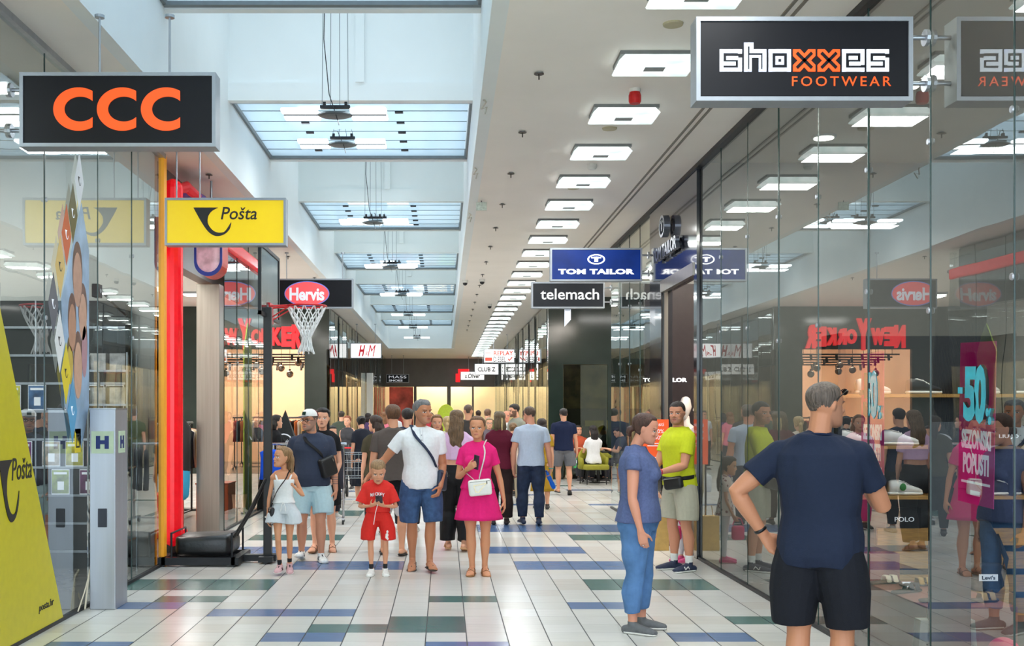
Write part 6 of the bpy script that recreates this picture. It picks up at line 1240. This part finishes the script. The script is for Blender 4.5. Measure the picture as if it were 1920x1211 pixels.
def rack(name, label, loc, rz, w_, h_, m_, casters=True, cat='clothes rack'):
    t = empty(name, label, cat, loc, rz)
    for s__ in (-1, 1): mb = MB(); mb.cyl((s__*w_/2, 0, .09), (s__*w_/2, 0, h_), .016); obj('upright', mb, m_, t); mb = MB(); mb.box((s__*w_/2-.02, -.25, .07), (s__*w_/2+.02, .25, .10)); obj('foot', mb, m_, t)
    mb = MB(); mb.cyl((-w_/2-.05, 0, h_), (w_/2+.05, 0, h_), .02); obj('rail', mb, m_, t); mb = MB(); mb.box((-w_/2, -.015, .075), (w_/2, .015, .095)); obj('base_bar', mb, m_, t)
    for s__ in (-1, 1):
        for y_ in (-.22, .22): mb = MB(); mb.cyl((s__*w_/2-.015, y_, .035), (s__*w_/2+.015, y_, .035), .035); obj('caster', mb, M_black, t)
    return t
rack('clothes_rack', 'chrome clothes rack standing behind the girl and the man in the cap', (-2.05, 16.75, 0), .06, 1.05, 1.20, mat('chrome', (190, 194, 200), .15, .9))
for i, (x, ci, L) in enumerate(((-2.52, 6, .6), (-2.38, 6, .6), (-2.24, 5, .62), (-1.72, 0, .62), (-1.62, 0, .62), (-1.56, 0, .6))):
    garment((x, 16.72+.06*(x+2.05), 1.125), pi/2-.2, ci, L, '%s garment on the chrome rack, %s from the left' % (FAB[ci][1], ('first', 'second', 'third', 'fourth', 'fifth', 'sixth')[i]), 'garments on the chrome rack')
t = empty('blue_jacket', 'bright blue jacket hanging at the left end of the chrome rack', 'garment', (-2.58, 16.55, 1.125)); obj('cloth', garment_mesh(.45, .36, .14), fabric((20, 84, 220)), t, True); mb = MB(); mb.tube([(0, 0, -.01), (0, .0, .05), (0, .05, .09)], [.004], 6); obj('hanger_hook', mb, M_alu, t)
t = empty('beach_tent', 'black pointed pop-up tent display beside the red letters shop front', 'tent', (-2.75, 19.2, 0)); mb = MB(); mb.add([(-.45, -.3, 0), (.45, -.3, 0), (.45, .3, 0), (-.45, .3, 0), (0, 0, 1.72), (-.40, -.27, .6), (.40, -.27, .6), (.40, .27, .6), (-.40, .27, .6)], [(0, 1, 6, 5), (1, 2, 7, 6), (2, 3, 8, 7), (3, 0, 5, 8), (5, 6, 4), (6, 7, 4), (7, 8, 4), (8, 5, 4), (3, 2, 1, 0)]); obj('canopy', mb, mat('tent_black', (24, 25, 28), .6), t); mb = MB(); mb.band(arc(0, 1.15, .16, 20, 160, 16), arc(0, 1.15, .14, 20, 160, 16), (0, -.20, 0), *FRONT, .01); obj('logo_arc', mb, M_signw, t); text('lettering', 'Hervis', (0, -.21, 1.18), (.2, .07), FRONT, M_signw, t)
# wire shopping cart and stroller
t = empty('shopping_cart', 'wire shopping cart standing in the left recess behind the stroller', 'cart', (-1.60, 19.8, 0)); mb = MB()
for z in (.52, .66, .80, .94):
    k_ = .8+.2*(z-.5)/.45; pts = [(-.26*k_, -.42*k_, z), (.26*k_, -.42*k_, z), (.26*k_, .42*k_, z), (-.26*k_, .42*k_, z), (-.26*k_, -.42*k_, z)]
    for a_, b_ in zip(pts[:-1], pts[1:]): mb.cyl(a_, b_, .006, n=6)
for i in range(8):
    u_ = -1+2*i/7
    for s__ in (-1, 1): mb.cyl((s__*.21, u_*.34, .52), (s__*.26, u_*.42, .94), .004, n=5); mb.cyl((u_*.21, s__*.34, .52), (u_*.26, s__*.42, .94), .004, n=5)
obj('basket', mb, MATS['chrome'], t); mb = MB(); mb.tube([(-.26, .42, .94), (-.26, .55, 1.02), (.26, .55, 1.02), (.26, .42, .94)], [.014], 8); obj('handle', mb, M_red, t)
mb = MB()
for s__ in (-1, 1): mb.tube([(s__*.24, .4, .94), (s__*.22, .3, .12), (s__*.22, -.4, .12)], [.012], 8)
mb.cyl((-.22, .0, .12), (.22, .0, .12), .01); obj('chassis', mb, MATS['chrome'], t)
for s__ in (-1, 1):
    for y_ in (-.38, .3): mb = MB(); mb.cyl((s__*.22-.015, y_, .06), (s__*.22+.015, y_, .06), .06); obj('wheel', mb, M_black, t)
t = empty('stroller', 'black stroller with patterned hood near the chrome rack', 'stroller', (-1.68, 21.6, 0)); mb = MB(); mb.tube([(0, .25, .55), (0, .1, .62), (0, -.15, .5)], [(.2, .12), (.22, .16), (.2, .1)], 14, side=(1, 0, 0)); obj('seat', mb, mat('stroller_fabric', (28, 28, 32), .8), t, True)
mb = MB(); mb.ell((0, .16, .84), (.20, .24, .17), 16, 10); obj('hood', mb, mat('patterned_hood', (46, 50, 62), .8, var=.9, scale=30), t, True); mb = MB()
for s__ in (-1, 1): mb.tube([(s__*.22, .55, 1.02), (s__*.22, .2, .6), (s__*.22, -.35, .12)], [.014], 8); mb.tube([(s__*.22, .2, .6), (s__*.24, .35, .1)], [.014], 8)
mb.cyl((-.22, .55, 1.02), (.22, .55, 1.02), .016); mb.cyl((-.22, .2, .6), (.22, .2, .6), .012); obj('frame', mb, M_dark, t)
for s__ in (-1, 1):
    for y_, r_w in ((-.35, .08), (.35, .1)): mb = MB(); mb.cyl((s__*.24-.02, y_, r_w), (s__*.24+.02, y_, r_w), r_w, n=18); obj('wheel', mb, M_black, t)
# sports shop interior
rack('garment_rail', 'dark garment rail in the sports shop behind the steel column', (-4.1, 16.9, .006), pi/2, 2.2, 1.5, M_dark)
for i in range(16): garment((-4.1, 15.95+.125*i, 1.425), .1, (i*7+3) % 10, .62, '%s garment on the sports shop rail, %s' % (FAB[(i*7+3) % 10][1], near(i, 'one', 'from the doorway')), 'garments in the sports shop')
t = empty('wetsuit', 'black and blue swim suit hanging in the sports shop doorway', 'garment', (-3.62, 15.0, 1.62)); mb = MB(); mb.tube([(0, 0, 0), (0, 0, -.15), (0, 0, -.5), (0, 0, -.72)], [(.08, .06), (.2, .09), (.19, .1), (.19, .1)], 14, side=(1, 0, 0)); obj('top', mb, mat('neoprene', (18, 18, 20), .5), t, True); mb = MB(); mb.tube([(0, 0, -.70), (0, 0, -.9), (0, 0, -1.05)], [(.185, .1), (.18, .1), (.17, .1)], 14, side=(1, 0, 0)); obj('shorts', mb, mat('swim_blue', (40, 150, 190), .6), t, True); mb = MB(); mb.cyl((0, 0, 0), (0, 0, 2.9), .004); obj('hanging_wire', mb, M_alu, t)
t = empty('red_bin', 'orange red storage bin on the floor of the sports shop', 'box', (-3.75, 14.9, .006)); mb = MB(); mb.box((-.2, -.25, 0), (.2, .25, .55), .02); obj('body', mb, mat('bin_red', (206, 66, 40), .5), t); mb = MB(); mb.box((-.21, -.26, .55), (.21, .26, .58)); obj('lid', mb, MATS['bin_red'], t)
t = empty('lime_cutout', 'lime green arrow shaped banner behind the sports shop glass', 'cutout', (-3.28, 18.45, .006)); mb = MB(); mb.prism([(-.35, 0), (.35, 0), (.35, 2.7), (0, 3.15), (-.35, 2.7)], (0, 0, 0), *LEFTW, .02); obj('panel', mb, mat('lime_panel', (176, 204, 60), .5, var=.08), t); mb = MB(); mb.box((-.05, -.3, 0), (.1, .3, .03)); obj('foot', mb, M_dark, t)  # flat lime arrow shape on a dark foot
t = empty('orange_crate', 'orange display cube behind the sports shop glass', 'box', (-3.6, 17.5, .006)); mb = MB(); mb.box((-.25, -.3, 0), (.25, .3, .55), .01); obj('body', mb, mat('crate_orange', (226, 96, 40), .5), t); mb = MB(); mb.box((-.26, -.31, .55), (.26, .31, .57)); obj('top', mb, mat('crate_top', (196, 80, 36), .5), t)
# peach shop interior
for r_i, (x, y_) in enumerate(((-4.4, 31.6), (-5.6, 32.0), (-4.3, 33.6), (-5.8, 34.2))):
    rack('garment_rail', '%s clothes rail inside the peach shop' % ('front right', 'front left', 'rear right', 'rear left')[r_i], (x, y_, 0), 0, .9, 1.5, M_dark)
    for i in range(9): garment((x-.4+.1*i, y_, 1.425), pi/2-.3, (i*3+r_i*2) % 10, .62, '%s garment, %s from the left on the %s rail of the peach shop' % (FAB[(i*3+r_i*2) % 10][1], ('first', 'second', 'third', 'fourth', 'fifth', 'sixth', 'seventh', 'eighth', 'ninth')[i], ('front right', 'front left', 'rear right', 'rear left')[r_i]), 'garments in the peach shop')
for i, (x, y_, z) in enumerate(((-4.3, 30.9, 2.72), (-4.6, 31.3, 2.9), (-5.1, 31.0, 2.8), (-5.6, 31.3, 2.85), (-6.1, 31.0, 2.75), (-4.1, 31.2, 3.05), (-5.35, 31.6, 3.0))):
    t = empty('globe_lamp', near(i, 'smoked glass globe lamp hanging in the peach shop', 'from the right'), 'light', (x, y_, z)); mb = MB(); mb.ell((0, 0, 0), (.10, .10, .10), 16, 10); obj('globe', mb, mat('smoked_globe', (120, 110, 100), .08, .6), t, True); mb = MB(); mb.cyl((0, 0, .09), (0, 0, CZ-z), .006); obj('cord', mb, M_black, t); mb = MB(); mb.cyl((0, 0, .09), (0, 0, .14), .03); obj('cap', mb, M_black, t)
for i in range(5):
    t = empty('spot_track', near(i, 'black spotlight track under the peach shop ceiling'), 'light', (-5.2, 30.6+.5*i, 3.25-.05*i)); mb = MB(); mb.box((-1.4, -.02, -.02), (1.4, .02, .02)); obj('rail', mb, M_black, t)
    for x in (-1.1, -.4, .3, 1.0): mb = MB(); mb.cyl((x+.1*(i % 2), 0, -.02), (x+.1*(i % 2), -.04, -.16), .035); obj('spot', mb, M_black, t)
    for x in (-1.2, 1.2): mb = MB(); mb.cyl((x, 0, .02), (x, 0, CZ-3.25+.05*i), .006); obj('hanger', mb, M_black, t)
mb = MB(); mb.box((-.06, 0, -.09), (.06, .01, .09)); tag(obj('wall_notice', mb, M_red, loc=(-4.25, 36.98, 2.4)), 'small red notice on the peach shop wall', 'sign')
# café in the right recess
def armchair(label, loc, rz, m_, group=None):
    t = empty('armchair', label, 'chair', loc, rz, group); mb = MB(); mb.tube([(-.29, -.25, .55), (-.31, .1, .62), (-.22, .27, .78), (0, .32, .84), (.22, .27, .78), (.31, .1, .62), (.29, -.25, .55)], [(.045, .17), (.05, .2), (.05, .24), (.05, .26), (.05, .24), (.05, .2), (.045, .17)], 12, side=(.3, -1, 0)); 
    mb = MB(); n = 18; vs = []
    for i in range(n+1):
        a = radians(-20+220*i/n); h_ = .62+.24*max(0, sin(a))**1.5
        for (r, z) in ((.34, .36), (.36, h_-.03), (.335, h_), (.29, h_-.02), (.27, .36)): vs.append((r*cos(a), r*.92*sin(a), z))
    fs = [(i*5+j, (i+1)*5+j, (i+1)*5+(j+1) % 5, i*5+(j+1) % 5) for i in range(n) for j in range(5)]+[tuple(range(5)), tuple(range(n*5+4, n*5-1, -1))]; mb.add(vs, fs); obj('backrest', mb, m_, t, True)
    mb = MB(); mb.box((-.29, -.30, .34), (.29, .27, .46), .04); obj('seat', mb, m_, t, True)
    for x in (-.24, .24):
        for y_ in (-.22, .22): mb = MB(); mb.cyl((x*.9, y_*.9, .35), (x, y_, 0), .018, .012); obj('leg', mb, M_black, t)
    return t
M_olive = mat('olive_velvet', (150, 146, 40), .7, var=.08)
armchair('olive green tub armchair with its back to the corridor at the café', (3.45, 25.7, 0), pi+.25+pi, M_olive); armchair('olive green tub armchair on the far side of the café table', (3.75, 27.0, 0), pi-2.8, M_olive); armchair('olive green tub armchair at the right side of the café table', (4.35, 26.3, 0), -pi/2, M_olive)
t = empty('cafe_table', 'small round dark café table between the olive armchairs', 'table', (3.65, 26.35, 0)); mb = MB(); mb.tube([(0, 0, .71), (0, 0, .74)], [.34, .34], 28, rnd_=False); obj('tabletop', mb, M_dark, t); mb = MB(); mb.cyl((0, 0, .02), (0, 0, .71), .03); obj('stem', mb, M_black, t); mb = MB(); mb.tube([(0, 0, 0), (0, 0, .02)], [.22, .2], 22, rnd_=False); obj('foot', mb, M_black, t)
for i, (x, y_, l_) in enumerate(((3.5, 26.3, 'white coffee cup on the left of the café table'), (3.78, 26.4, 'white coffee cup on the right of the café table'))): t = empty('cup', l_, 'cup', (x, y_, .74)); mb = MB(); mb.tube([(0, 0, .0), (0, 0, .05), (0, 0, .07)], [.025, .036, .038], 14, rnd_=False); obj('bowl', mb, M_white, t); mb = MB(); mb.tube([(.036, 0, .06), (.06, 0, .045), (.034, 0, .02)], [.006], 6); obj('handle', mb, M_white, t)
t = empty('yellow_banner', 'dark display with a slanted yellow figure 7 behind the café glass', 'display', (3.6, 28.0, .006)); mb = MB(); mb.box((-.5, 0, 0), (.5, .04, 1.75)); obj('board', mb, M_black, t); mb = MB(); mb.prism([(-.05, 1.45), (.42, 1.45), (.42, 1.3), (.22, .95), (.02, .95), (.22, 1.3), (-.05, 1.3)], (0, 0, 0), *FRONT, .01); mb.prism([(-.45, 1.2), (-.1, 1.3), (-.25, 1.0), (-.45, .9)], (0, 0, 0), *FRONT, .01); obj('yellow_shape', mb, mat('print_yellow', (214, 180, 30), .5), t)
# cream shop contents at the far left and right: racks of clothes
for i in range(7):
    rack('garment_rail', near(i, 'clothes rail behind the far left glazing'), (-3.9, 32+i*2.6 if i < 2 else 33.5+i*3.4, .006), pi/2, 1.9, 1.45, M_dark) if i > 1 else None
    if i > 1:
        for k_ in range(10): garment((-3.9, 33.5+i*3.4-.85+.19*k_, 1.375), 0, (k_*3+i) % 10, .62, '%s garment on a rail behind the far left glazing' % FAB[(k_*3+i) % 10][1], 'garments far left')
for i in range(6):
    rack('garment_rail', near(i, 'clothes rail behind the far right glazing'), (3.55, 30+i*4, .006), pi/2, 1.9, 1.45, M_dark)
    for k_ in range(10): garment((3.55, 30+i*4-.85+.19*k_, 1.375), 0, (k_*7+i) % 10, .62, '%s garment on a rail behind the far right glazing' % FAB[(k_*7+i) % 10][1], 'garments far right')
t = empty('leaf_lamp', 'lime green leaf shaped display in the end shop window', 'display', (.1, 59.6, 0)); mb = MB(); mb.ell((0, 0, 1.3), (.5, .1, .75), 18, 12); obj('leaf', mb, mat('leaf_lime', (190, 216, 70), .5, emit=.3), t, True); mb = MB(); mb.cyl((0, 0, 0), (0, 0, .6), .05); obj('stand', mb, M_dark, t)

# ---------------------------------------------------------------- the crowd farther back
def crowd(label, px, top, Y, rot, sex, shirt, bot, hairc, style='short', kind='trousers', skin=SKF, fat=1., head=(0, 0, 0), vox=.0095, arms=None, sleeve=.27, seat=None, legs=None, x=None, group=None, beard=None, y0=None):
    H = 1.7+(770-top)*Y/F if seat is None else 1.72
    o = Person(label, (px-VX)/F*Y if x is None else x, Y, rot, H, sex, fat, skin=skin, hair=hairc, head=head, vox=vox, arms=arms, legs=legs, seat=seat, beard=beard)
    o.shirt(shirt, sleeve=sleeve, off=.017, z0=-.01 if kind != 'dress' else .02)
    if kind == 'trousers': o.shorts(bot, t1=.95, off=.014, flare=.012, z1=.08, name='trousers')
    elif kind == 'shorts': o.shorts(bot, t1=.42, off=.018, flare=.02)
    elif kind == 'dress': o.skirt(shirt, .08, -.30, .20, .17, 'dress_skirt')
    o.shoes((60, 56, 56) if shirt[0] > 60 else (210, 206, 200)); 
    if style == 'short': o.cap_hair(front=.79, side=.5, back=.24, thick=.04)
    elif style == 'bald': o.cap_hair(front=.99, side=.62, back=.3, thick=.01, wr=.0)
    else:
        o.cap_hair(front=.84, side=.4, back=.05, thick=.065)
        if style == 'long': o.lock([(0, .3, .6), (0, .43, .2), (0, .44, -.3), (0, .44, -.8)], [(.34, .18), (.42, .17), (.40, .15), (.2, .08)])
        elif style == 'bun': o.lock([(0, .45, .7), (0, .56, .62), (0, .5, .45)], [(.2, .16), (.26, .18), (.16, .1)], name='hair_bun')
        elif style == 'tail': o.lock([(0, .42, .6), (0, .55, .4), (0, .5, -.1), (0, .46, -.4)], [(.12, .1), (.16, .13), (.14, .1), (.06, .05)], name='ponytail')
        elif style == 'bob': o.lock([(0, .2, .6), (0, .3, .3), (0, .28, .0)], [(.38, .26), (.44, .28), (.36, .22)])
    return o
crowd('dark haired woman in black dress browsing behind the hoop pole', 516, 777, 18.4, 120, 'f', (24, 24, 28), (24, 24, 28), (30, 24, 24), 'bob', 'dress')
crowd('woman with reddish hair in dark grey tank top near the far left glazing', 652, 779, 24, -15, 'f', (66, 66, 70), (40, 40, 46), (150, 84, 56), 'tail', sleeve=0)
crowd('dark haired woman in black patterned dress bent over the stroller', 679, 778, 20.4, 200, 'f', (40, 44, 56), (30, 30, 36), (24, 20, 22), 'bun', 'dress', head=(0, 20, 0))
crowd('child with dark cap like hair behind the man in the cap', 622, 797, 17.6, 30, 'm', (40, 60, 56), (40, 40, 50), (24, 22, 26))
crowd('woman with long curly dark hair beside the man in grey brown', 706, 778, 15.2, 200, 'f', (70, 66, 50), (40, 38, 40), (52, 36, 28), 'long', head=(30, 0, 0))
crowd('man in navy with dark hair hidden behind the man in white', 764, 764, 15.6, 180, 'm', (28, 40, 66), (40, 40, 46), (36, 30, 28), fat=1.1)
crowd('woman with brown hair in pink trousers facing the camera behind the crowd', 819, 777, 16, 4, 'f', (240, 160, 180), (236, 56, 140), (134, 96, 62), 'long', skin=SKIN)
crowd('blonde woman with hair pinned up seen from behind', 839, 780, 18.2, 180, 'f', (226, 214, 200), (120, 100, 90), (188, 160, 112), 'tail')
crowd('man with shaved head walking away in dark top', 878, 757, 19.6, 176, 'm', (66, 62, 60), (50, 48, 50), (92, 74, 62), 'bald', skin=SKIN)
crowd('man in olive green t-shirt among the far crowd', 914, 766, 26, 170, 'm', (86, 98, 62), (60, 60, 64), (110, 80, 60), fat=1.05)
crowd('woman in glasses and striped top facing the camera, far crowd', 917, 783, 23, 6, 'f', (110, 100, 110), (50, 50, 60), (150, 130, 96), 'bob').glasses()
crowd('bald man in white t-shirt facing the camera, far crowd', 950, 769, 24.5, -4, 'm', (236, 236, 238), (120, 120, 124), (190, 150, 130), 'bald', skin=(206, 140, 114), fat=1.12)
crowd('bearded dark haired man in grey green t-shirt looking left', 968, 756, 22, -60, 'm', (140, 142, 130), (60, 60, 64), (34, 28, 28), head=(-10, 8, 0), beard=((44, 34, 30), .8))
crowd('dark haired woman in mustard yellow dress beyond the man in jeans', 1016, 784, 19.2, 180, 'f', (176, 138, 40), (176, 138, 40), (44, 32, 30), 'bob', 'dress')
o = crowd('person in beige trousers with a white carrier bag beyond the maroon top', 962, 792, 20.5, 180, 'f', (214, 196, 186), (206, 190, 160), (120, 90, 60), 'bun')
t = empty('carrier_bag', 'white plastic carrier bag carried between the maroon top and the jeans', 'bag', o.W(o.J['palmR']+vec((.02, 0, -.22)))); mb = MB(); mb.box((-.12, -.06, -.2), (.12, .06, .12), .04); obj('body', mb, mat('white_plastic', (236, 238, 240), .35, bump=.6, bscale=20), t, True); mb = MB(); mb.tube([(-.08, 0, .1), (-.03, 0, .24), (.03, 0, .24), (.08, 0, .1)], [.012], 6); obj('handle', mb, MATS['white_plastic'], t)
sit = dict(L=((-.12, -1, -.05), (0, .0, -1), -6, 0), R=((.12, -1, -.05), (0, .0, -1), 6, 0)); ta = dict(L=((-.1, -.5, -.8), (.3, -.9, .25), (0, 0, -1), 30), R=((.1, -.5, -.8), (-.3, -.9, .25), (0, 0, -1), 30))
crowd('seated man in orange t-shirt at the café table', 0, 0, 26.95, 15, 'm', (206, 92, 62), (60, 60, 66), (30, 26, 26), seat=.50, legs=sit, arms=ta, x=3.25, skin=SKIN)
crowd('seated dark haired woman in white top in the olive armchair', 0, 0, 25.75, 195, 'f', (234, 234, 236), (50, 50, 56), (34, 26, 26), 'long', seat=.50, legs=sit, arms=ta, x=3.46)
crowd('seated dark haired man in grey t-shirt leaning over the café table', 0, 0, 26.3, -85, 'm', (84, 90, 100), (50, 50, 60), (30, 26, 26), seat=.50, legs=sit, arms=ta, x=4.2, head=(0, 30, 0))
far = [(800, 771, 30, 180, 'f', (180, 60, 70), (150, 100, 60), 'long', 'in coral top'), (808, 773, 34, 0, 'm', (60, 70, 90), (90, 70, 50), 'short', 'in slate shirt'), (849, 770, 31, 180, 'f', (210, 210, 206), (200, 170, 120), 'bob', 'in off white top'), (862, 772, 36, 0, 'f', (230, 170, 190), (90, 60, 40), 'long', 'in pale pink top'), (897, 769, 33, 180, 'm', (50, 90, 120), (60, 40, 30), 'short', 'in teal shirt'), (932, 771, 35, 180, 'f', (40, 40, 44), (60, 44, 34), 'tail', 'in black top'), (986, 768, 29, 180, 'm', (150, 60, 50), (40, 34, 30), 'short', 'in brick shirt'), (720, 772, 28, 180, 'f', (220, 120, 140), (120, 80, 50), 'long', 'in rose top'), (738, 770, 32, 0, 'm', (230, 230, 232), (50, 40, 34), 'short', 'in white shirt'), (690, 774, 31, 180, 'f', (90, 70, 110), (40, 30, 30), 'bob', 'in violet top'), (640, 770, 28.5, 180, 'm', (70, 80, 70), (60, 50, 40), 'short', 'in dull green shirt')]
for px, top, Y, rot, sex, sh, hc_, stl, nm in far: crowd('distant shopper %s, small in the far crowd' % nm, px, top, Y, rot, sex, sh, (60, 60, 70), hc_, stl, vox=.012)

t = empty('hanging_tag', 'narrow white plate hanging below the slate sign', 'sign', (2.16, 19.38, 3.17)); mb = MB(); mb.prism([(-.06, 0), (.05, .12), (.05, .30), (-.06, .30)], (0, 0, 0), *FRONT, .01); obj('plate', mb, M_signw, t); mb = MB(); mb.box((-.05, -.012, .28), (.04, .004, .318)); obj('clip', mb, M_alu, t)
for i, (px, py) in enumerate(((905, 188), (893, 315), (884, 400))):
    q = 2.82*F/(VY-py); mb = MB(); z0_ = CZ-.02; x_ = SX1+.02; mb.tube([(x_, q, CZ+.01), (x_+.03, q-.05, CZ-.03), (x_-.01, q+.02, CZ-.07), (x_+.04, q+.05, CZ-.05), (x_+.02, q, CZ-.12)], [.008], 6); tag(obj('loose_cable', mb, mat('loose_wire', (186, 180, 168), .6)), near(i, 'tangle of loose pale cable at the skylight opening edge'), 'cable')
mb = MB(); mb.box((-3.08, 44, 0), (-2.84, 44.3, 3.2)); tag(obj('column', mb, M_white), 'white square column standing in front of the far left glazing', 'column')
